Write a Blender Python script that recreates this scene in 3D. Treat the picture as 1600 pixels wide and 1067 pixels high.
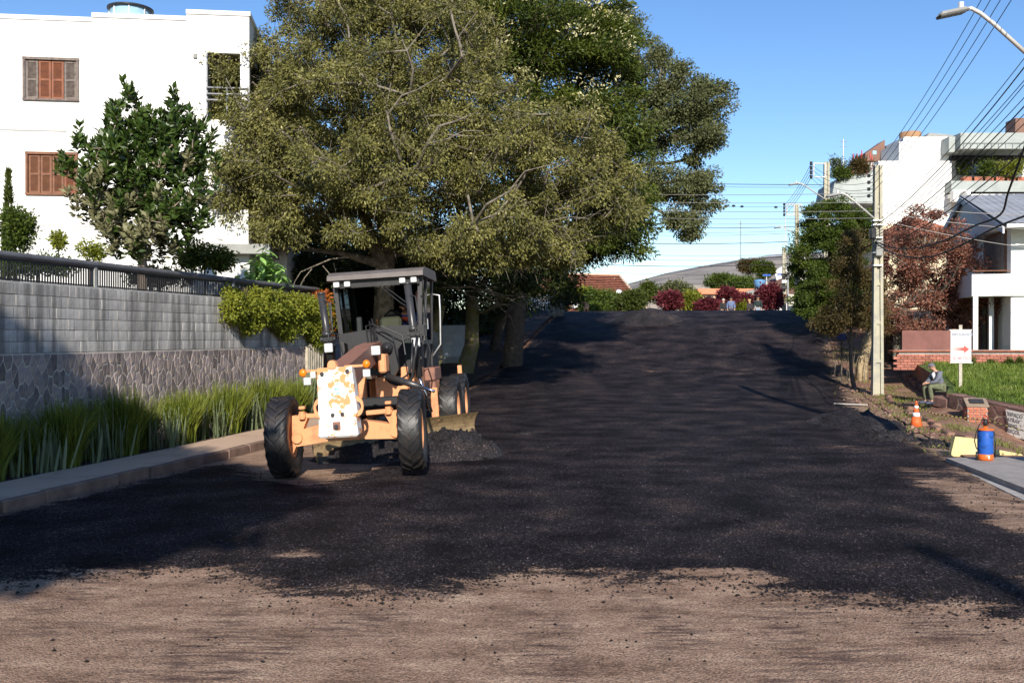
import bpy, math, random
import numpy as np
from mathutils import Vector, Matrix, Euler
R = math.radians
rng = np.random.default_rng(7)
random.seed(11)
S = bpy.context.scene
for o in list(bpy.data.objects): bpy.data.objects.remove(o)

# ---------------------------------------------------------------- camera, world, sun, exposure
CAMH = 2.3; F = 1550.0
cd = bpy.data.cameras.new('camera'); cam = bpy.data.objects.new('camera', cd)
S.collection.objects.link(cam); S.camera = cam
cam.location = (0, 0, CAMH)
cd.sensor_width = 36; cd.lens = F / 1600 * 36
cam.rotation_euler = (R(90 - 0.314), 0, 0)
cd.clip_start = 0.1; cd.clip_end = 3000
W = bpy.data.worlds.new("World"); S.world = W; W.use_nodes = True
nt = W.node_tree; bg = nt.nodes['Background']
sky = nt.nodes.new('ShaderNodeTexSky'); sky.sky_type = 'NISHITA'; sky.sun_disc = False
SUN_EL = 26.5; SUN_AZ = 177.0                       # sun stands behind the camera
sky.sun_elevation = R(SUN_EL); sky.sun_rotation = R(SUN_AZ)
sky.air_density = 1.0; sky.dust_density = 0.15; sky.ozone_density = 2.2; sky.altitude = 500
hs = nt.nodes.new('ShaderNodeHueSaturation'); hs.inputs['Saturation'].default_value = 1.2; hs.inputs['Hue'].default_value = .507; hs.inputs['Value'].default_value = 1.42
nt.links.new(sky.outputs[0], hs.inputs['Color']); nt.links.new(hs.outputs[0], bg.inputs[0]); bg.inputs[1].default_value = 0.088
sl = bpy.data.lights.new('sun', 'SUN'); sun = bpy.data.objects.new('sun', sl); S.collection.objects.link(sun)
sl.energy = 5.0; sl.angle = R(0.53); sl.color = (1.0, 0.93, 0.82)
sun.rotation_euler = (R(90 - SUN_EL), 0, R(3.0)); sun.location = (0, -20, 30)
S.view_settings.view_transform = 'Standard'; S.view_settings.look = 'None'
S.view_settings.gamma = 1; S.view_settings.exposure = 0.42
S.view_settings.use_curve_mapping = False
S.render.engine = 'CYCLES'
S.cycles.max_bounces = 5; S.cycles.transparent_max_bounces = 12
C = S.collection

# ---------------------------------------------------------------- places
A0 = math.atan(0.2226); SA, CA = math.sin(A0), math.cos(A0)
def XY(s, t): return (s*SA + t*CA, s*CA - t*SA)
def ST(x, y): return (x*SA + y*CA, x*CA - y*SA)
def P(px, py, Y): return Vector(((px-800)/F*Y, Y, CAMH + (525-py)/F*Y))
_ps = np.array([-60, 14, 20, 26, 31, 34, 38, 42, 46, 50, 54, 56.3, 57.8, 61.5, 66, 75, 900.])
_pz = np.array([0, 0, .02, .07, .2, .32, .62, 1.15, 2.0, 2.85, 3.5, 3.75, 3.66, 2.98, 2.5, 2.2, 2.2])
_gs = np.arange(-70, 905, .5); _gz = np.interp(_gs, _ps, _pz)
_k = np.ones(7)/7; _gz = np.convolve(np.pad(_gz, 3, mode='edge'), _k, mode='valid')
def prof(s): return np.interp(s, _gs, _gz)
def side_dz(s, t):   # the ground right of the street: hump by the path, then falling to the right towards the viewer
    return .28*np.clip((t-4.7)/1.0, 0, 1)*np.exp(-((s-29.5)/2.6)**2) - .42*np.clip((t-5.3)/1.6, 0, 1.5)*np.clip((28.2-s)/2, 0, 1)
def G(x, y):
    s, t = ST(x, y); return float(prof(s) + side_dz(s, t))
# line of the stone wall in front of the lawn
WA, WB = Vector((11.6, 26.5)), Vector((14.4, 17.53)); WDIR = (WB-WA).normalized()
EDGE = [Vector(XY(50, 6.4)), Vector(XY(40, 6.3)), Vector(XY(33, 6.15)), Vector(XY(30, 5.95)), WA + Vector((.1, .2)), WB]

# ---------------------------------------------------------------- object helpers
def tag(o, label=None, cat=None, group=None, kind=None):
    if label: o['label'] = label
    if cat: o['category'] = cat
    if group: o['group'] = group
    if kind: o['kind'] = kind
    return o
def empty(name, loc, rz=0, label=None, cat=None, group=None):
    o = bpy.data.objects.new(name, None); C.objects.link(o)
    o.location = loc; o.rotation_euler = (0, 0, rz); o.empty_display_size = .3
    return tag(o, label, cat, group)
def link(name, me, parent=None, loc=None):
    o = bpy.data.objects.new(name, me); C.objects.link(o)
    if parent is not None: o.parent = parent
    if loc is not None: o.location = loc
    return o
def copy_tree(o, parent=None):
    c = o.copy(); C.objects.link(c)
    if parent is not None: c.parent = parent
    for ch in list(o.children): copy_tree(ch, c)
    return c
def np_mesh(name, V, Fq, mats, mi=None, smooth=False):
    """V (n,3); Fq (m,k) same size faces"""
    me = bpy.data.meshes.new(name)
    V = np.asarray(V, dtype=np.float32); Fq = np.asarray(Fq, dtype=np.int32)
    m, k = Fq.shape
    me.vertices.add(len(V)); me.vertices.foreach_set('co', V.ravel())
    me.loops.add(m*k); me.loops.foreach_set('vertex_index', Fq.ravel())
    me.polygons.add(m); me.polygons.foreach_set('loop_start', np.arange(0, m*k, k, dtype=np.int32))
    me.polygons.foreach_set('loop_total', np.full(m, k, dtype=np.int32))
    if mi is not None: me.polygons.foreach_set('material_index', np.asarray(mi, dtype=np.int32))
    if smooth: me.polygons.foreach_set('use_smooth', np.ones(m, dtype=bool))
    me.update(calc_edges=True)
    for mt in (mats if isinstance(mats, (list, tuple)) else [mats]): me.materials.append(mt)
    return me

class MB:
    def __init__(s): s.v = []; s.f = []; s.m = []; s.mi = 0; s.sm = []; s.smooth = False
    def add(s, vs, fs):
        n = len(s.v); s.v += [tuple(v) for v in vs]
        for f in fs: s.f.append(tuple(i+n for i in f)); s.m.append(s.mi); s.sm.append(s.smooth)
    def box(s, c, d, rot=None, bev=0.0, taper=None):
        """centre, full dims; rot = Euler/Matrix; chamfered along all edges when bev; taper = top scale (x,y)"""
        hx, hy, hz = d[0]/2, d[1]/2, d[2]/2
        M = (rot if isinstance(rot, Matrix) else Euler(rot).to_matrix()) if rot is not None else Matrix.Identity(3)
        c = Vector(c)
        tx, ty = taper or (1, 1)
        def T(x, y, z):
            if z > 0: x *= tx; y *= ty
            return c + M @ Vector((x, y, z))
        if bev <= 0:
            vs = [T(x, y, z) for x in (-hx, hx) for y in (-hy, hy) for z in (-hz, hz)]
            s.add(vs, [(0,1,3,2), (4,6,7,5), (0,4,5,1), (2,3,7,6), (0,2,6,4), (1,5,7,3)])
        else:
            b = min(bev, hx*.9, hy*.9, hz*.9); vs = []; idx = {}
            for sx in (-1, 1):
                for sy in (-1, 1):
                    for sz in (-1, 1):
                        for ax in range(3):
                            q = [sx*(hx-b), sy*(hy-b), sz*(hz-b)]
                            q[ax] = (sx*hx, sy*hy, sz*hz)[ax]
                            idx[(sx, sy, sz, ax)] = len(vs); vs.append(T(*q))
            fs = []
            I = lambda a, b_, c_, ax: idx[(a, b_, c_, ax)]
            for q in (-1, 1):
                f = [I(q,-1,-1,0), I(q,1,-1,0), I(q,1,1,0), I(q,-1,1,0)]; fs.append(f if q > 0 else f[::-1])
                f = [I(-1,q,-1,1), I(-1,q,1,1), I(1,q,1,1), I(1,q,-1,1)]; fs.append(f if q > 0 else f[::-1])
                f = [I(-1,-1,q,2), I(1,-1,q,2), I(1,1,q,2), I(-1,1,q,2)]; fs.append(f if q > 0 else f[::-1])
            for a in (-1, 1):
                for b_ in (-1, 1):
                    f = [I(a,b_,-1,0), I(a,b_,1,0), I(a,b_,1,1), I(a,b_,-1,1)]; fs.append(f if a*b_ < 0 else f[::-1])
                    f = [I(a,-1,b_,0), I(a,1,b_,0), I(a,1,b_,2), I(a,-1,b_,2)]; fs.append(f if a*b_ > 0 else f[::-1])
                    f = [I(-1,a,b_,1), I(1,a,b_,1), I(1,a,b_,2), I(-1,a,b_,2)]; fs.append(f if a*b_ < 0 else f[::-1])
                    for c_ in (-1, 1):
                        f = [I(a,b_,c_,0), I(a,b_,c_,1), I(a,b_,c_,2)]; fs.append(f if a*b_*c_ > 0 else f[::-1])
            s.add(vs, fs)
        return s
    def tube(s, pts, r, n=8, cap=True):
        pts = [Vector(p) for p in pts]
        rs = r if isinstance(r, (list, tuple)) else [r]*len(pts)
        rings = []; up = None
        for i, p in enumerate(pts):
            d = (pts[min(i+1, len(pts)-1)] - pts[max(i-1, 0)])
            if d.length < 1e-9: d = Vector((0, 0, 1))
            d.normalize()
            if up is None:
                up = Vector((0, 0, 1)) if abs(d.z) < .9 else Vector((1, 0, 0))
            a = d.cross(up)
            if a.length < 1e-4: a = d.cross(Vector((0, 1, 0)))
            a.normalize(); b = a.cross(d).normalized(); up = b
            rings.append([p + (a*math.cos(2*math.pi*k/n) + b*math.sin(2*math.pi*k/n))*rs[i] for k in range(n)])
        vs = [v for rg in rings for v in rg]; fs = []
        for i in range(len(pts)-1):
            for k in range(n):
                k2 = (k+1) % n
                fs.append((i*n+k, i*n+k2, (i+1)*n+k2, (i+1)*n+k))
        if cap: fs.append(tuple(range(n))[::-1]); fs.append(tuple((len(pts)-1)*n+k for k in range(n)))
        s.add(vs, fs); return s
    def lathe(s, prof_, c, axis='z', n=24, rot=None):
        """prof_: (r, h) list; revolve about axis through c"""
        c = Vector(c); vs = []; fs = []
        M = Euler(rot).to_matrix() if rot is not None else Matrix.Identity(3)
        for r_, h in prof_:
            for k in range(n):
                a = 2*math.pi*k/n; u, w = r_*math.cos(a), r_*math.sin(a)
                q = (u, w, h) if axis == 'z' else ((h, u, w) if axis == 'x' else (w, h, u))
                vs.append(c + M @ Vector(q))
        for i in range(len(prof_)-1):
            for k in range(n):
                k2 = (k+1) % n
                fs.append((i*n+k, i*n+k2, (i+1)*n+k2, (i+1)*n+k))
        fs.append(tuple(range(n))[::-1]); fs.append(tuple((len(prof_)-1)*n+k for k in range(n)))
        s.add(vs, fs); return s
    def prism(s, poly, d, M=None):
        """poly: list of 3D points (planar), d: extrusion vector"""
        n = len(poly); d = Vector(d); p = [Vector(q) for q in poly]
        if M: p = [M @ q for q in p]; d = M.to_3x3() @ d
        vs = p + [q+d for q in p]
        fs = [tuple(range(n))[::-1], tuple(range(n, 2*n))]
        for k in range(n): k2 = (k+1) % n; fs.append((k, k2, n+k2, n+k))
        s.add(vs, fs); return s
    def build(s, name, mats, parent=None, loc=None, fix=True):
        me = bpy.data.meshes.new(name)
        me.from_pydata(s.v, [], s.f)
        for mt in (mats if isinstance(mats, (list, tuple)) else [mats]): me.materials.append(mt)
        me.polygons.foreach_set('material_index', s.m)
        me.polygons.foreach_set('use_smooth', s.sm)
        me.update()
        if fix and len(s.f) < 60000:
            import bmesh
            bm = bmesh.new(); bm.from_mesh(me)
            bmesh.ops.recalc_face_normals(bm, faces=bm.faces); bm.to_mesh(me); bm.free()
        return link(name, me, parent, loc)

# ---------------------------------------------------------------- materials
def mat(name, col, rough=.7, var=.15, scale=3.0, bump=0.0, bscale=30, metal=0, col2=None, mix=(.45, .6), spec=.4,
        hue=None, stretch=None, world=False, island=0.0, detail=5, trans=0):
    m = bpy.data.materials.new(name); m.use_nodes = True; N = m.node_tree.nodes; L = m.node_tree.links
    b = N['Principled BSDF']; b.inputs['Roughness'].default_value = rough; b.inputs['Metallic'].default_value = metal
    b.inputs['Specular IOR Level'].default_value = spec
    tc = N.new('ShaderNodeNewGeometry' if world else 'ShaderNodeTexCoord')
    src = tc.outputs['Position'] if world else tc.outputs['Object']
    mp = N.new('ShaderNodeMapping'); L.new(src, mp.inputs[0])
    if stretch: mp.inputs['Scale'].default_value = stretch
    nz = N.new('ShaderNodeTexNoise'); nz.inputs['Scale'].default_value = scale; nz.inputs['Detail'].default_value = detail
    nz.inputs['Roughness'].default_value = .65
    L.new(mp.outputs[0], nz.inputs[0])
    c1 = tuple(col) + (1,)
    if col2 is None:
        lo = tuple(c*(1-var) for c in col) + (1,); hi = tuple(min(1, c*(1+var)) for c in col) + (1,)
        p0, p1 = .35, .65
    else: lo, hi = c1, tuple(col2)+(1,); p0, p1 = mix
    rp = N.new('ShaderNodeValToRGB'); rp.color_ramp.elements[0].position = p0; rp.color_ramp.elements[1].position = p1
    rp.color_ramp.elements[0].color = lo; rp.color_ramp.elements[1].color = hi
    L.new(nz.outputs[0], rp.inputs[0]); out = rp.outputs[0]
    if island > 0:
        g = N.new('ShaderNodeNewGeometry'); oi = N.new('ShaderNodeObjectInfo')
        ad = N.new('ShaderNodeMath'); ad.operation = 'ADD'; L.new(g.outputs['Random Per Island'], ad.inputs[0]); L.new(oi.outputs['Random'], ad.inputs[1])
        fr = N.new('ShaderNodeMath'); fr.operation = 'FRACT'; L.new(ad.outputs[0], fr.inputs[0])
        mr = N.new('ShaderNodeMapRange'); mr.inputs[3].default_value = 1-island; mr.inputs[4].default_value = 1+island
        L.new(fr.outputs[0], mr.inputs[0])
        hs = N.new('ShaderNodeHueSaturation'); L.new(mr.outputs[0], hs.inputs['Value']); L.new(out, hs.inputs['Color'])
        out = hs.outputs[0]
    L.new(out, b.inputs['Base Color'])
    if bump > 0:
        n2 = N.new('ShaderNodeTexNoise'); n2.inputs['Scale'].default_value = bscale; n2.inputs['Detail'].default_value = 6
        L.new(mp.outputs[0], n2.inputs[0])
        bp = N.new('ShaderNodeBump'); bp.inputs['Strength'].default_value = bump; bp.inputs['Distance'].default_value = .02
        L.new(n2.outputs[0], bp.inputs['Height']); L.new(bp.outputs[0], b.inputs['Normal'])
    m['out'] = out.name
    return m
def leafmat(name, c1, c2, trans=.25, rough=.55, c3=None, spec=.3):
    m = bpy.data.materials.new(name); m.use_nodes = True; N = m.node_tree.nodes; L = m.node_tree.links
    b = N['Principled BSDF']; b.inputs['Roughness'].default_value = rough; b.inputs['Specular IOR Level'].default_value = spec
    g = N.new('ShaderNodeNewGeometry'); rp = N.new('ShaderNodeValToRGB')
    e = rp.color_ramp.elements; e[0].color = tuple(c1)+(1,); e[1].color = tuple(c2)+(1,)
    if c3: q = e.new(.85); q.color = tuple(c2)+(1,); e[-1].color = tuple(c3)+(1,)
    tc = N.new('ShaderNodeTexCoord'); nz = N.new('ShaderNodeTexNoise'); nz.inputs['Scale'].default_value = .9; nz.inputs['Detail'].default_value = 3
    L.new(tc.outputs['Object'], nz.inputs[0])
    a = N.new('ShaderNodeMath'); a.operation = 'MULTIPLY_ADD'; L.new(g.outputs['Random Per Island'], a.inputs[0]); a.inputs[1].default_value = .6
    s2 = N.new('ShaderNodeMapRange'); s2.inputs[1].default_value = .35; s2.inputs[2].default_value = .65; s2.inputs[3].default_value = 0; s2.inputs[4].default_value = .4
    L.new(nz.outputs[0], s2.inputs[0]); L.new(s2.outputs[0], a.inputs[2]); L.new(a.outputs[0], rp.inputs[0])
    L.new(rp.outputs[0], b.inputs['Base Color'])
    tr = N.new('ShaderNodeBsdfTranslucent'); L.new(rp.outputs[0], tr.inputs[0])
    mx = N.new('ShaderNodeMixShader'); mx.inputs[0].default_value = trans
    L.new(b.outputs[0], mx.inputs[1]); L.new(tr.outputs[0], mx.inputs[2])
    L.new(mx.outputs[0], N['Material Output'].inputs[0])
    return m
def glassmat(name, tint=(.75, .8, .8), refl=.12):
    m = bpy.data.materials.new(name); m.use_nodes = True; N = m.node_tree.nodes; L = m.node_tree.links
    N.remove(N['Principled BSDF'])
    t = N.new('ShaderNodeBsdfTransparent'); t.inputs[0].default_value = tuple(tint)+(1,)
    g = N.new('ShaderNodeBsdfGlossy'); g.inputs['Roughness'].default_value = .03
    fr = N.new('ShaderNodeFresnel'); fr.inputs[0].default_value = 1.5
    ad = N.new('ShaderNodeMath'); ad.operation = 'ADD'; ad.inputs[1].default_value = refl-.04; L.new(fr.outputs[0], ad.inputs[0])
    mx = N.new('ShaderNodeMixShader'); L.new(ad.outputs[0], mx.inputs[0]); L.new(t.outputs[0], mx.inputs[1]); L.new(g.outputs[0], mx.inputs[2])
    L.new(mx.outputs[0], N['Material Output'].inputs[0]); return m

M_white = mat('white_plaster', (.80, .79, .76), .85, .03, .6, .1, 40)
M_offwhite = mat('offwhite_plaster', (.72, .71, .68), .85, .05, .8, .1, 40)
M_cream = mat('cream_paint', (.72, .62, .42), .8, .06, 1)
M_yellow = mat('yellow_paint', (.66, .55, .26), .8, .12, 4, .2, 40)
M_grey = mat('grey_concrete', (.30, .30, .28), .85, .2, 2, .3, 30)
M_greygreen = mat('grey_green_panel', (.34, .37, .35), .7, .12, 1.2, .1, 20)
M_brown = mat('brown_clay_paint', (.20, .11, .08), .8, .12, 2)
M_dark = mat('dark_opening', (.012, .012, .014), .5, .2, 3)
M_black = mat('black_paint', (.02, .02, .022), .45, .3, 6, .1, 40)
M_mort = mat('mortar', (.38, .37, .35), .95, .2, 8, .5, 60)
M_galv = mat('galvanised_steel', (.55, .55, .55), .4, .1, 5, metal=.6)
M_wire = mat('cable_rubber', (.02, .02, .022), .6, .1, 3)
M_wire2 = mat('bare_wire', (.35, .33, .30), .5, .1, 3)
M_pole = mat('pole_concrete', (.43, .40, .30), .9, .2, 3, .4, 40, col2=(.30, .29, .25), mix=(.45, .65))
M_bark = mat('pale_bark', (.22, .19, .15), .9, .3, 6, .6, 25, col2=(.10, .085, .065), mix=(.42, .6), world=True)
M_barkd = mat('dark_bark', (.085, .065, .05), .95, .3, 6, .6, 25, world=True)
M_barkm = mat('mossy_bark', (.16, .13, .09), .95, .3, 5, .7, 22, col2=(.13, .12, .04), mix=(.45, .55), world=True)
M_orange = mat('grader_orange', (.70, .31, .14), .62, .15, 4, .12, 30, col2=(.42, .18, .09), mix=(.50, .70))
# ---------------------------------------------------------------- ground and road
def g0(px, py, z=0.0):
    Y = F*(CAMH-z)/(py-525.0); return ((px-800)/F*Y, Y)
asph_px = [(1640, 985), (1480, 947), (1380, 945), (1290, 944), (1230, 936), (1170, 922), (1100, 908), (1040, 914), (960, 916), (905, 900), (850, 903), (775, 905),
           (765, 915), (700, 925), (640, 936), (560, 938), (480, 932), (420, 922), (385, 908), (310, 893), (150, 903), (-20, 915), (-160, 930), (-160, 850), (-20, 812), (100, 782), (240, 746), (320, 728), (370, 726), (420, 752), (480, 764), (530, 752), (590, 732), (650, 700)]
ASPH = [g0(*p) for p in asph_px]
ASPH += [XY(19.0, -6.4), XY(21.5, -7.8), XY(24, -8.9), XY(30, -9.3), XY(60, -9.5), XY(66, -9.5), XY(66, 3.9), XY(45, 4.0), XY(37, 3.85)]
ASPH += [g0(1330, 640, .1), g0(1400, 686), g0(1470, 718), g0(1540, 752), g0(1600, 790), g0(1680, 835)]
AP = np.array(ASPH)
def poly_sd(x, y, poly):
    x = np.asarray(x, float); y = np.asarray(y, float)
    d = np.full(x.shape, 1e9); ins = np.zeros(x.shape, bool); n = len(poly)
    for i in range(n):
        ax, ay = poly[i]; bx, by = poly[(i+1) % n]
        ex, ey = bx-ax, by-ay; L2 = ex*ex+ey*ey+1e-12
        u = np.clip(((x-ax)*ex+(y-ay)*ey)/L2, 0, 1)
        d = np.minimum(d, np.hypot(x-ax-u*ex, y-ay-u*ey))
        c = ((ay > y) != (by > y)); xi = ax + (y-ay)*ex/(ey if abs(ey) > 1e-9 else 1e-9)
        ins ^= (c & (x < xi))
    return np.where(ins, d, -d)
# cheap value noise
_NZ = rng.random((256, 256))
def vn(x, y):
    x = np.asarray(x, float); y = np.asarray(y, float)
    xi = np.floor(x).astype(int); yi = np.floor(y).astype(int); fx = x-xi; fy = y-yi
    fx = fx*fx*(3-2*fx); fy = fy*fy*(3-2*fy)
    g = lambda a, b: _NZ[a % 256, b % 256]
    return (g(xi, yi)*(1-fx)+g(xi+1, yi)*fx)*(1-fy) + (g(xi, yi+1)*(1-fx)+g(xi+1, yi+1)*fx)*fy
def fbm(x, y, o=4):
    r = 0; a = .5
    for i in range(o): r = r + a*vn(x*2**i+17*i, y*2**i+5*i); a *= .5
    return r

def asphalt_nodes(N, L, vec):
    """colour socket, height socket for fresh hot-mix"""
    n1 = N.new('ShaderNodeTexNoise'); n1.inputs['Scale'].default_value = 1.1; n1.inputs['Detail'].default_value = 6; L.new(vec, n1.inputs[0])
    r1 = N.new('ShaderNodeValToRGB'); r1.color_ramp.elements[0].position = .35; r1.color_ramp.elements[1].position = .68
    r1.color_ramp.elements[0].color = (.0105, .0084, .0092, 1); r1.color_ramp.elements[1].color = (.046, .0345, .0310, 1); q1 = r1.color_ramp.elements.new(.56); q1.color = (.026, .0215, .0235, 1); L.new(n1.outputs[0], r1.inputs[0])
    vo = N.new('ShaderNodeTexVoronoi'); vo.inputs['Scale'].default_value = 70; L.new(vec, vo.inputs[0])
    sp = N.new('ShaderNodeSeparateColor'); L.new(vo.outputs['Color'], sp.inputs[0])
    r2 = N.new('ShaderNodeValToRGB'); e = r2.color_ramp.elements
    e[0].position = 0; e[0].color = (.35, .35, .35, 1); e[1].position = 1; e[1].color = (8.5, 8.3, 8.5, 1)
    q = e.new(.6); q.color = (.9, .9, .9, 1); q = e.new(.93); q.color = (2.1, 2.0, 2.0, 1); L.new(sp.outputs[0], r2.inputs[0])  # random aggregate tone; the brightest flecks paint sparkle into the colour
    mu = N.new('ShaderNodeMix'); mu.data_type = 'RGBA'; mu.blend_type = 'MULTIPLY'; mu.clamp_result = False; mu.inputs[0].default_value = 1
    L.new(r1.outputs[0], mu.inputs[6]); L.new(r2.outputs[0], mu.inputs[7])
    n3 = N.new('ShaderNodeTexNoise'); n3.inputs['Scale'].default_value = 28; n3.inputs['Detail'].default_value = 6; n3.inputs['Roughness'].default_value = .8; L.new(vec, n3.inputs[0])
    return mu.outputs[2], n3.outputs[0]
def dirt_nodes(N, L, vec, ox=None):
    mp = N.new('ShaderNodeMapping'); mp.inputs['Scale'].default_value = (.7, 1.5, 1); mp.inputs['Rotation'].default_value = (0, 0, R(4)); L.new(vec, mp.inputs[0])
    n1 = N.new('ShaderNodeTexNoise'); n1.inputs['Scale'].default_value = 1.9; n1.inputs['Detail'].default_value = 12; n1.inputs['Roughness'].default_value = .76; L.new(mp.outputs[0], n1.inputs[0])
    r1 = N.new('ShaderNodeValToRGB'); e = r1.color_ramp.elements
    e[0].position = .33; e[0].color = (.15, .09, .062, 1); e[1].position = .70; e[1].color = (.58, .42, .29, 1)
    q = e.new(.46); q.color = (.31, .20, .14, 1); q = e.new(.57); q.color = (.41, .275, .195, 1); L.new(n1.outputs[0], r1.inputs[0])
    # fine grit
    n2 = N.new('ShaderNodeTexNoise'); n2.inputs['Scale'].default_value = 60; n2.inputs['Detail'].default_value = 4; L.new(vec, n2.inputs[0])
    r2 = N.new('ShaderNodeMapRange'); r2.inputs[1].default_value = .3; r2.inputs[2].default_value = .7; r2.inputs[3].default_value = .40; r2.inputs[4].default_value = 1.5; L.new(n2.outputs[0], r2.inputs[0])
    # roller chatter: dark crosswise marks in bands
    sx = N.new('ShaderNodeSeparateXYZ'); L.new(vec, sx.inputs[0])
    n4 = N.new('ShaderNodeTexNoise'); n4.inputs['Scale'].default_value = .9; n4.inputs['Detail'].default_value = 2
    m4 = N.new('ShaderNodeMapping'); m4.inputs['Scale'].default_value = (1.2, .28, 1); L.new(vec, m4.inputs[0]); L.new(m4.outputs[0], n4.inputs[0])
    band = N.new('ShaderNodeMapRange'); band.inputs[1].default_value = .52; band.inputs[2].default_value = .66; L.new(n4.outputs[0], band.inputs[0])
    m5 = N.new('ShaderNodeMapping'); m5.inputs['Scale'].default_value = (2.6, 15, 1); m5.inputs['Rotation'].default_value = (0, 0, R(-3)); L.new(vec, m5.inputs[0])
    n5 = N.new('ShaderNodeTexNoise'); n5.inputs['Scale'].default_value = 1.0; n5.inputs['Detail'].default_value = 5; n5.inputs['Roughness'].default_value = .6; L.new(m5.outputs[0], n5.inputs[0])
    st = N.new('ShaderNodeMapRange'); st.inputs[1].default_value = .47; st.inputs[2].default_value = .60; L.new(n5.outputs[0], st.inputs[0])
    tr = N.new('ShaderNodeAttribute'); tr.attribute_name = 'tread'; bmx = N.new('ShaderNodeMath'); bmx.operation = 'MAXIMUM'; L.new(band.outputs[0], bmx.inputs[0]); L.new(tr.outputs['Fac'], bmx.inputs[1])
    mm = N.new('ShaderNodeMath'); mm.operation = 'MULTIPLY'; L.new(bmx.outputs[0], mm.inputs[0]); L.new(st.outputs[0], mm.inputs[1])
    m6 = N.new('ShaderNodeMath'); m6.operation = 'MULTIPLY'; L.new(mm.outputs[0], m6.inputs[0]); m6.inputs[1].default_value = .8
    mu = N.new('ShaderNodeMix'); mu.data_type = 'RGBA'; mu.blend_type = 'MULTIPLY'; mu.clamp_result = False; mu.inputs[0].default_value = 1
    L.new(r1.outputs[0], mu.inputs[6]); L.new(r2.outputs[0], mu.inputs[7])
    m7 = N.new('ShaderNodeMix'); m7.data_type = 'RGBA'; L.new(m6.outputs[0], m7.inputs[0]); L.new(mu.outputs[2], m7.inputs[6]); m7.inputs[7].default_value = (.085, .055, .05, 1)
    return m7.outputs[2], n2.outputs[0]
def road_material():
    m = bpy.data.materials.new('road_surface'); m.use_nodes = True; N = m.node_tree.nodes; L = m.node_tree.links
    b = N['Principled BSDF']; b.inputs['Specular IOR Level'].default_value = .05
    tc = N.new('ShaderNodeTexCoord'); vec = tc.outputs['Object']
    ac, ah = asphalt_nodes(N, L, vec); dc, dh = dirt_nodes(N, L, vec)
    at = N.new('ShaderNodeAttribute'); at.attribute_name = 'mix'
    mp = N.new('ShaderNodeMapping'); mp.inputs['Scale'].default_value = (.6, 1.5, 1); L.new(vec, mp.inputs[0])
    n1 = N.new('ShaderNodeTexNoise'); n1.inputs['Scale'].default_value = 2.2; n1.inputs['Detail'].default_value = 12; n1.inputs['Roughness'].default_value = .78; L.new(mp.outputs[0], n1.inputs[0])
    mr = N.new('ShaderNodeMapRange'); mr.inputs[1].default_value = .25; mr.inputs[2].default_value = .75; mr.inputs[3].default_value = -.75; mr.inputs[4].default_value = .75; L.new(n1.outputs[0], mr.inputs[0])
    ad = N.new('ShaderNodeMath'); ad.operation = 'ADD'; L.new(at.outputs['Fac'], ad.inputs[0]); L.new(mr.outputs[0], ad.inputs[1])
    nf = N.new('ShaderNodeTexNoise'); nf.inputs['Scale'].default_value = 38; nf.inputs['Detail'].default_value = 3; L.new(vec, nf.inputs[0])
    af = N.new('ShaderNodeMath'); af.operation = 'MULTIPLY_ADD'; L.new(nf.outputs[0], af.inputs[0]); af.inputs[1].default_value = .9; L.new(ad.outputs[0], af.inputs[2])
    ms = N.new('ShaderNodeMapRange'); ms.inputs[1].default_value = .30; ms.inputs[2].default_value = .60; L.new(af.outputs[0], ms.inputs[0])
    mx = N.new('ShaderNodeMix'); mx.data_type = 'RGBA'; L.new(ms.outputs[0], mx.inputs[0]); L.new(dc, mx.inputs[6]); L.new(ac, mx.inputs[7])
    L.new(mx.outputs[2], b.inputs['Base Color'])
    rr = N.new('ShaderNodeMapRange'); rr.inputs[3].default_value = .9; rr.inputs[4].default_value = .72; L.new(ms.outputs[0], rr.inputs[0]); L.new(rr.outputs[0], b.inputs['Roughness'])
    hm = N.new('ShaderNodeMix'); hm.data_type = 'FLOAT'; L.new(ms.outputs[0], hm.inputs[0]); L.new(dh, hm.inputs[2]); L.new(ah, hm.inputs[3])
    bp = N.new('ShaderNodeBump'); bp.inputs['Distance'].default_value = .035; bp.inputs['Strength'].default_value = .8
    L.new(hm.outputs[0], bp.inputs['Height']); L.new(bp.outputs[0], b.inputs['Normal'])
    return m
def asphalt_material():
    m = bpy.data.materials.new('fresh_asphalt'); m.use_nodes = True; N = m.node_tree.nodes; L = m.node_tree.links
    b = N['Principled BSDF']; b.inputs['Specular IOR Level'].default_value = .4; b.inputs['Roughness'].default_value = .7
    tc = N.new('ShaderNodeTexCoord'); ac, ah = asphalt_nodes(N, L, tc.outputs['Object']); L.new(ac, b.inputs['Base Color'])
    bp = N.new('ShaderNodeBump'); bp.inputs['Distance'].default_value = .06; L.new(ah, bp.inputs['Height']); L.new(bp.outputs[0], b.inputs['Normal'])
    return m
M_road = road_material(); M_asph = asphalt_material()
M_soil = mat('red_soil', (.20, .095, .06), .95, .3, 1.5, .7, 12, col2=(.30, .18, .12), mix=(.4, .65), world=True)
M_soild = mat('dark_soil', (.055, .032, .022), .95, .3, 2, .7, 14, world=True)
M_grassg = mat('lawn_soil', (.055, .10, .015), .95, .3, 1.5, .5, 14, col2=(.10, .13, .025), mix=(.4, .6), world=True)
M_pave = mat('sidewalk_concrete', (.54, .38, .27), .9, .2, 1.8, .35, 30, col2=(.40, .27, .19), mix=(.5, .75), world=True)
M_kerb = mat('kerb_stone', (.20, .13, .10), .9, .25, 3, .5, 25, world=True)

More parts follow.
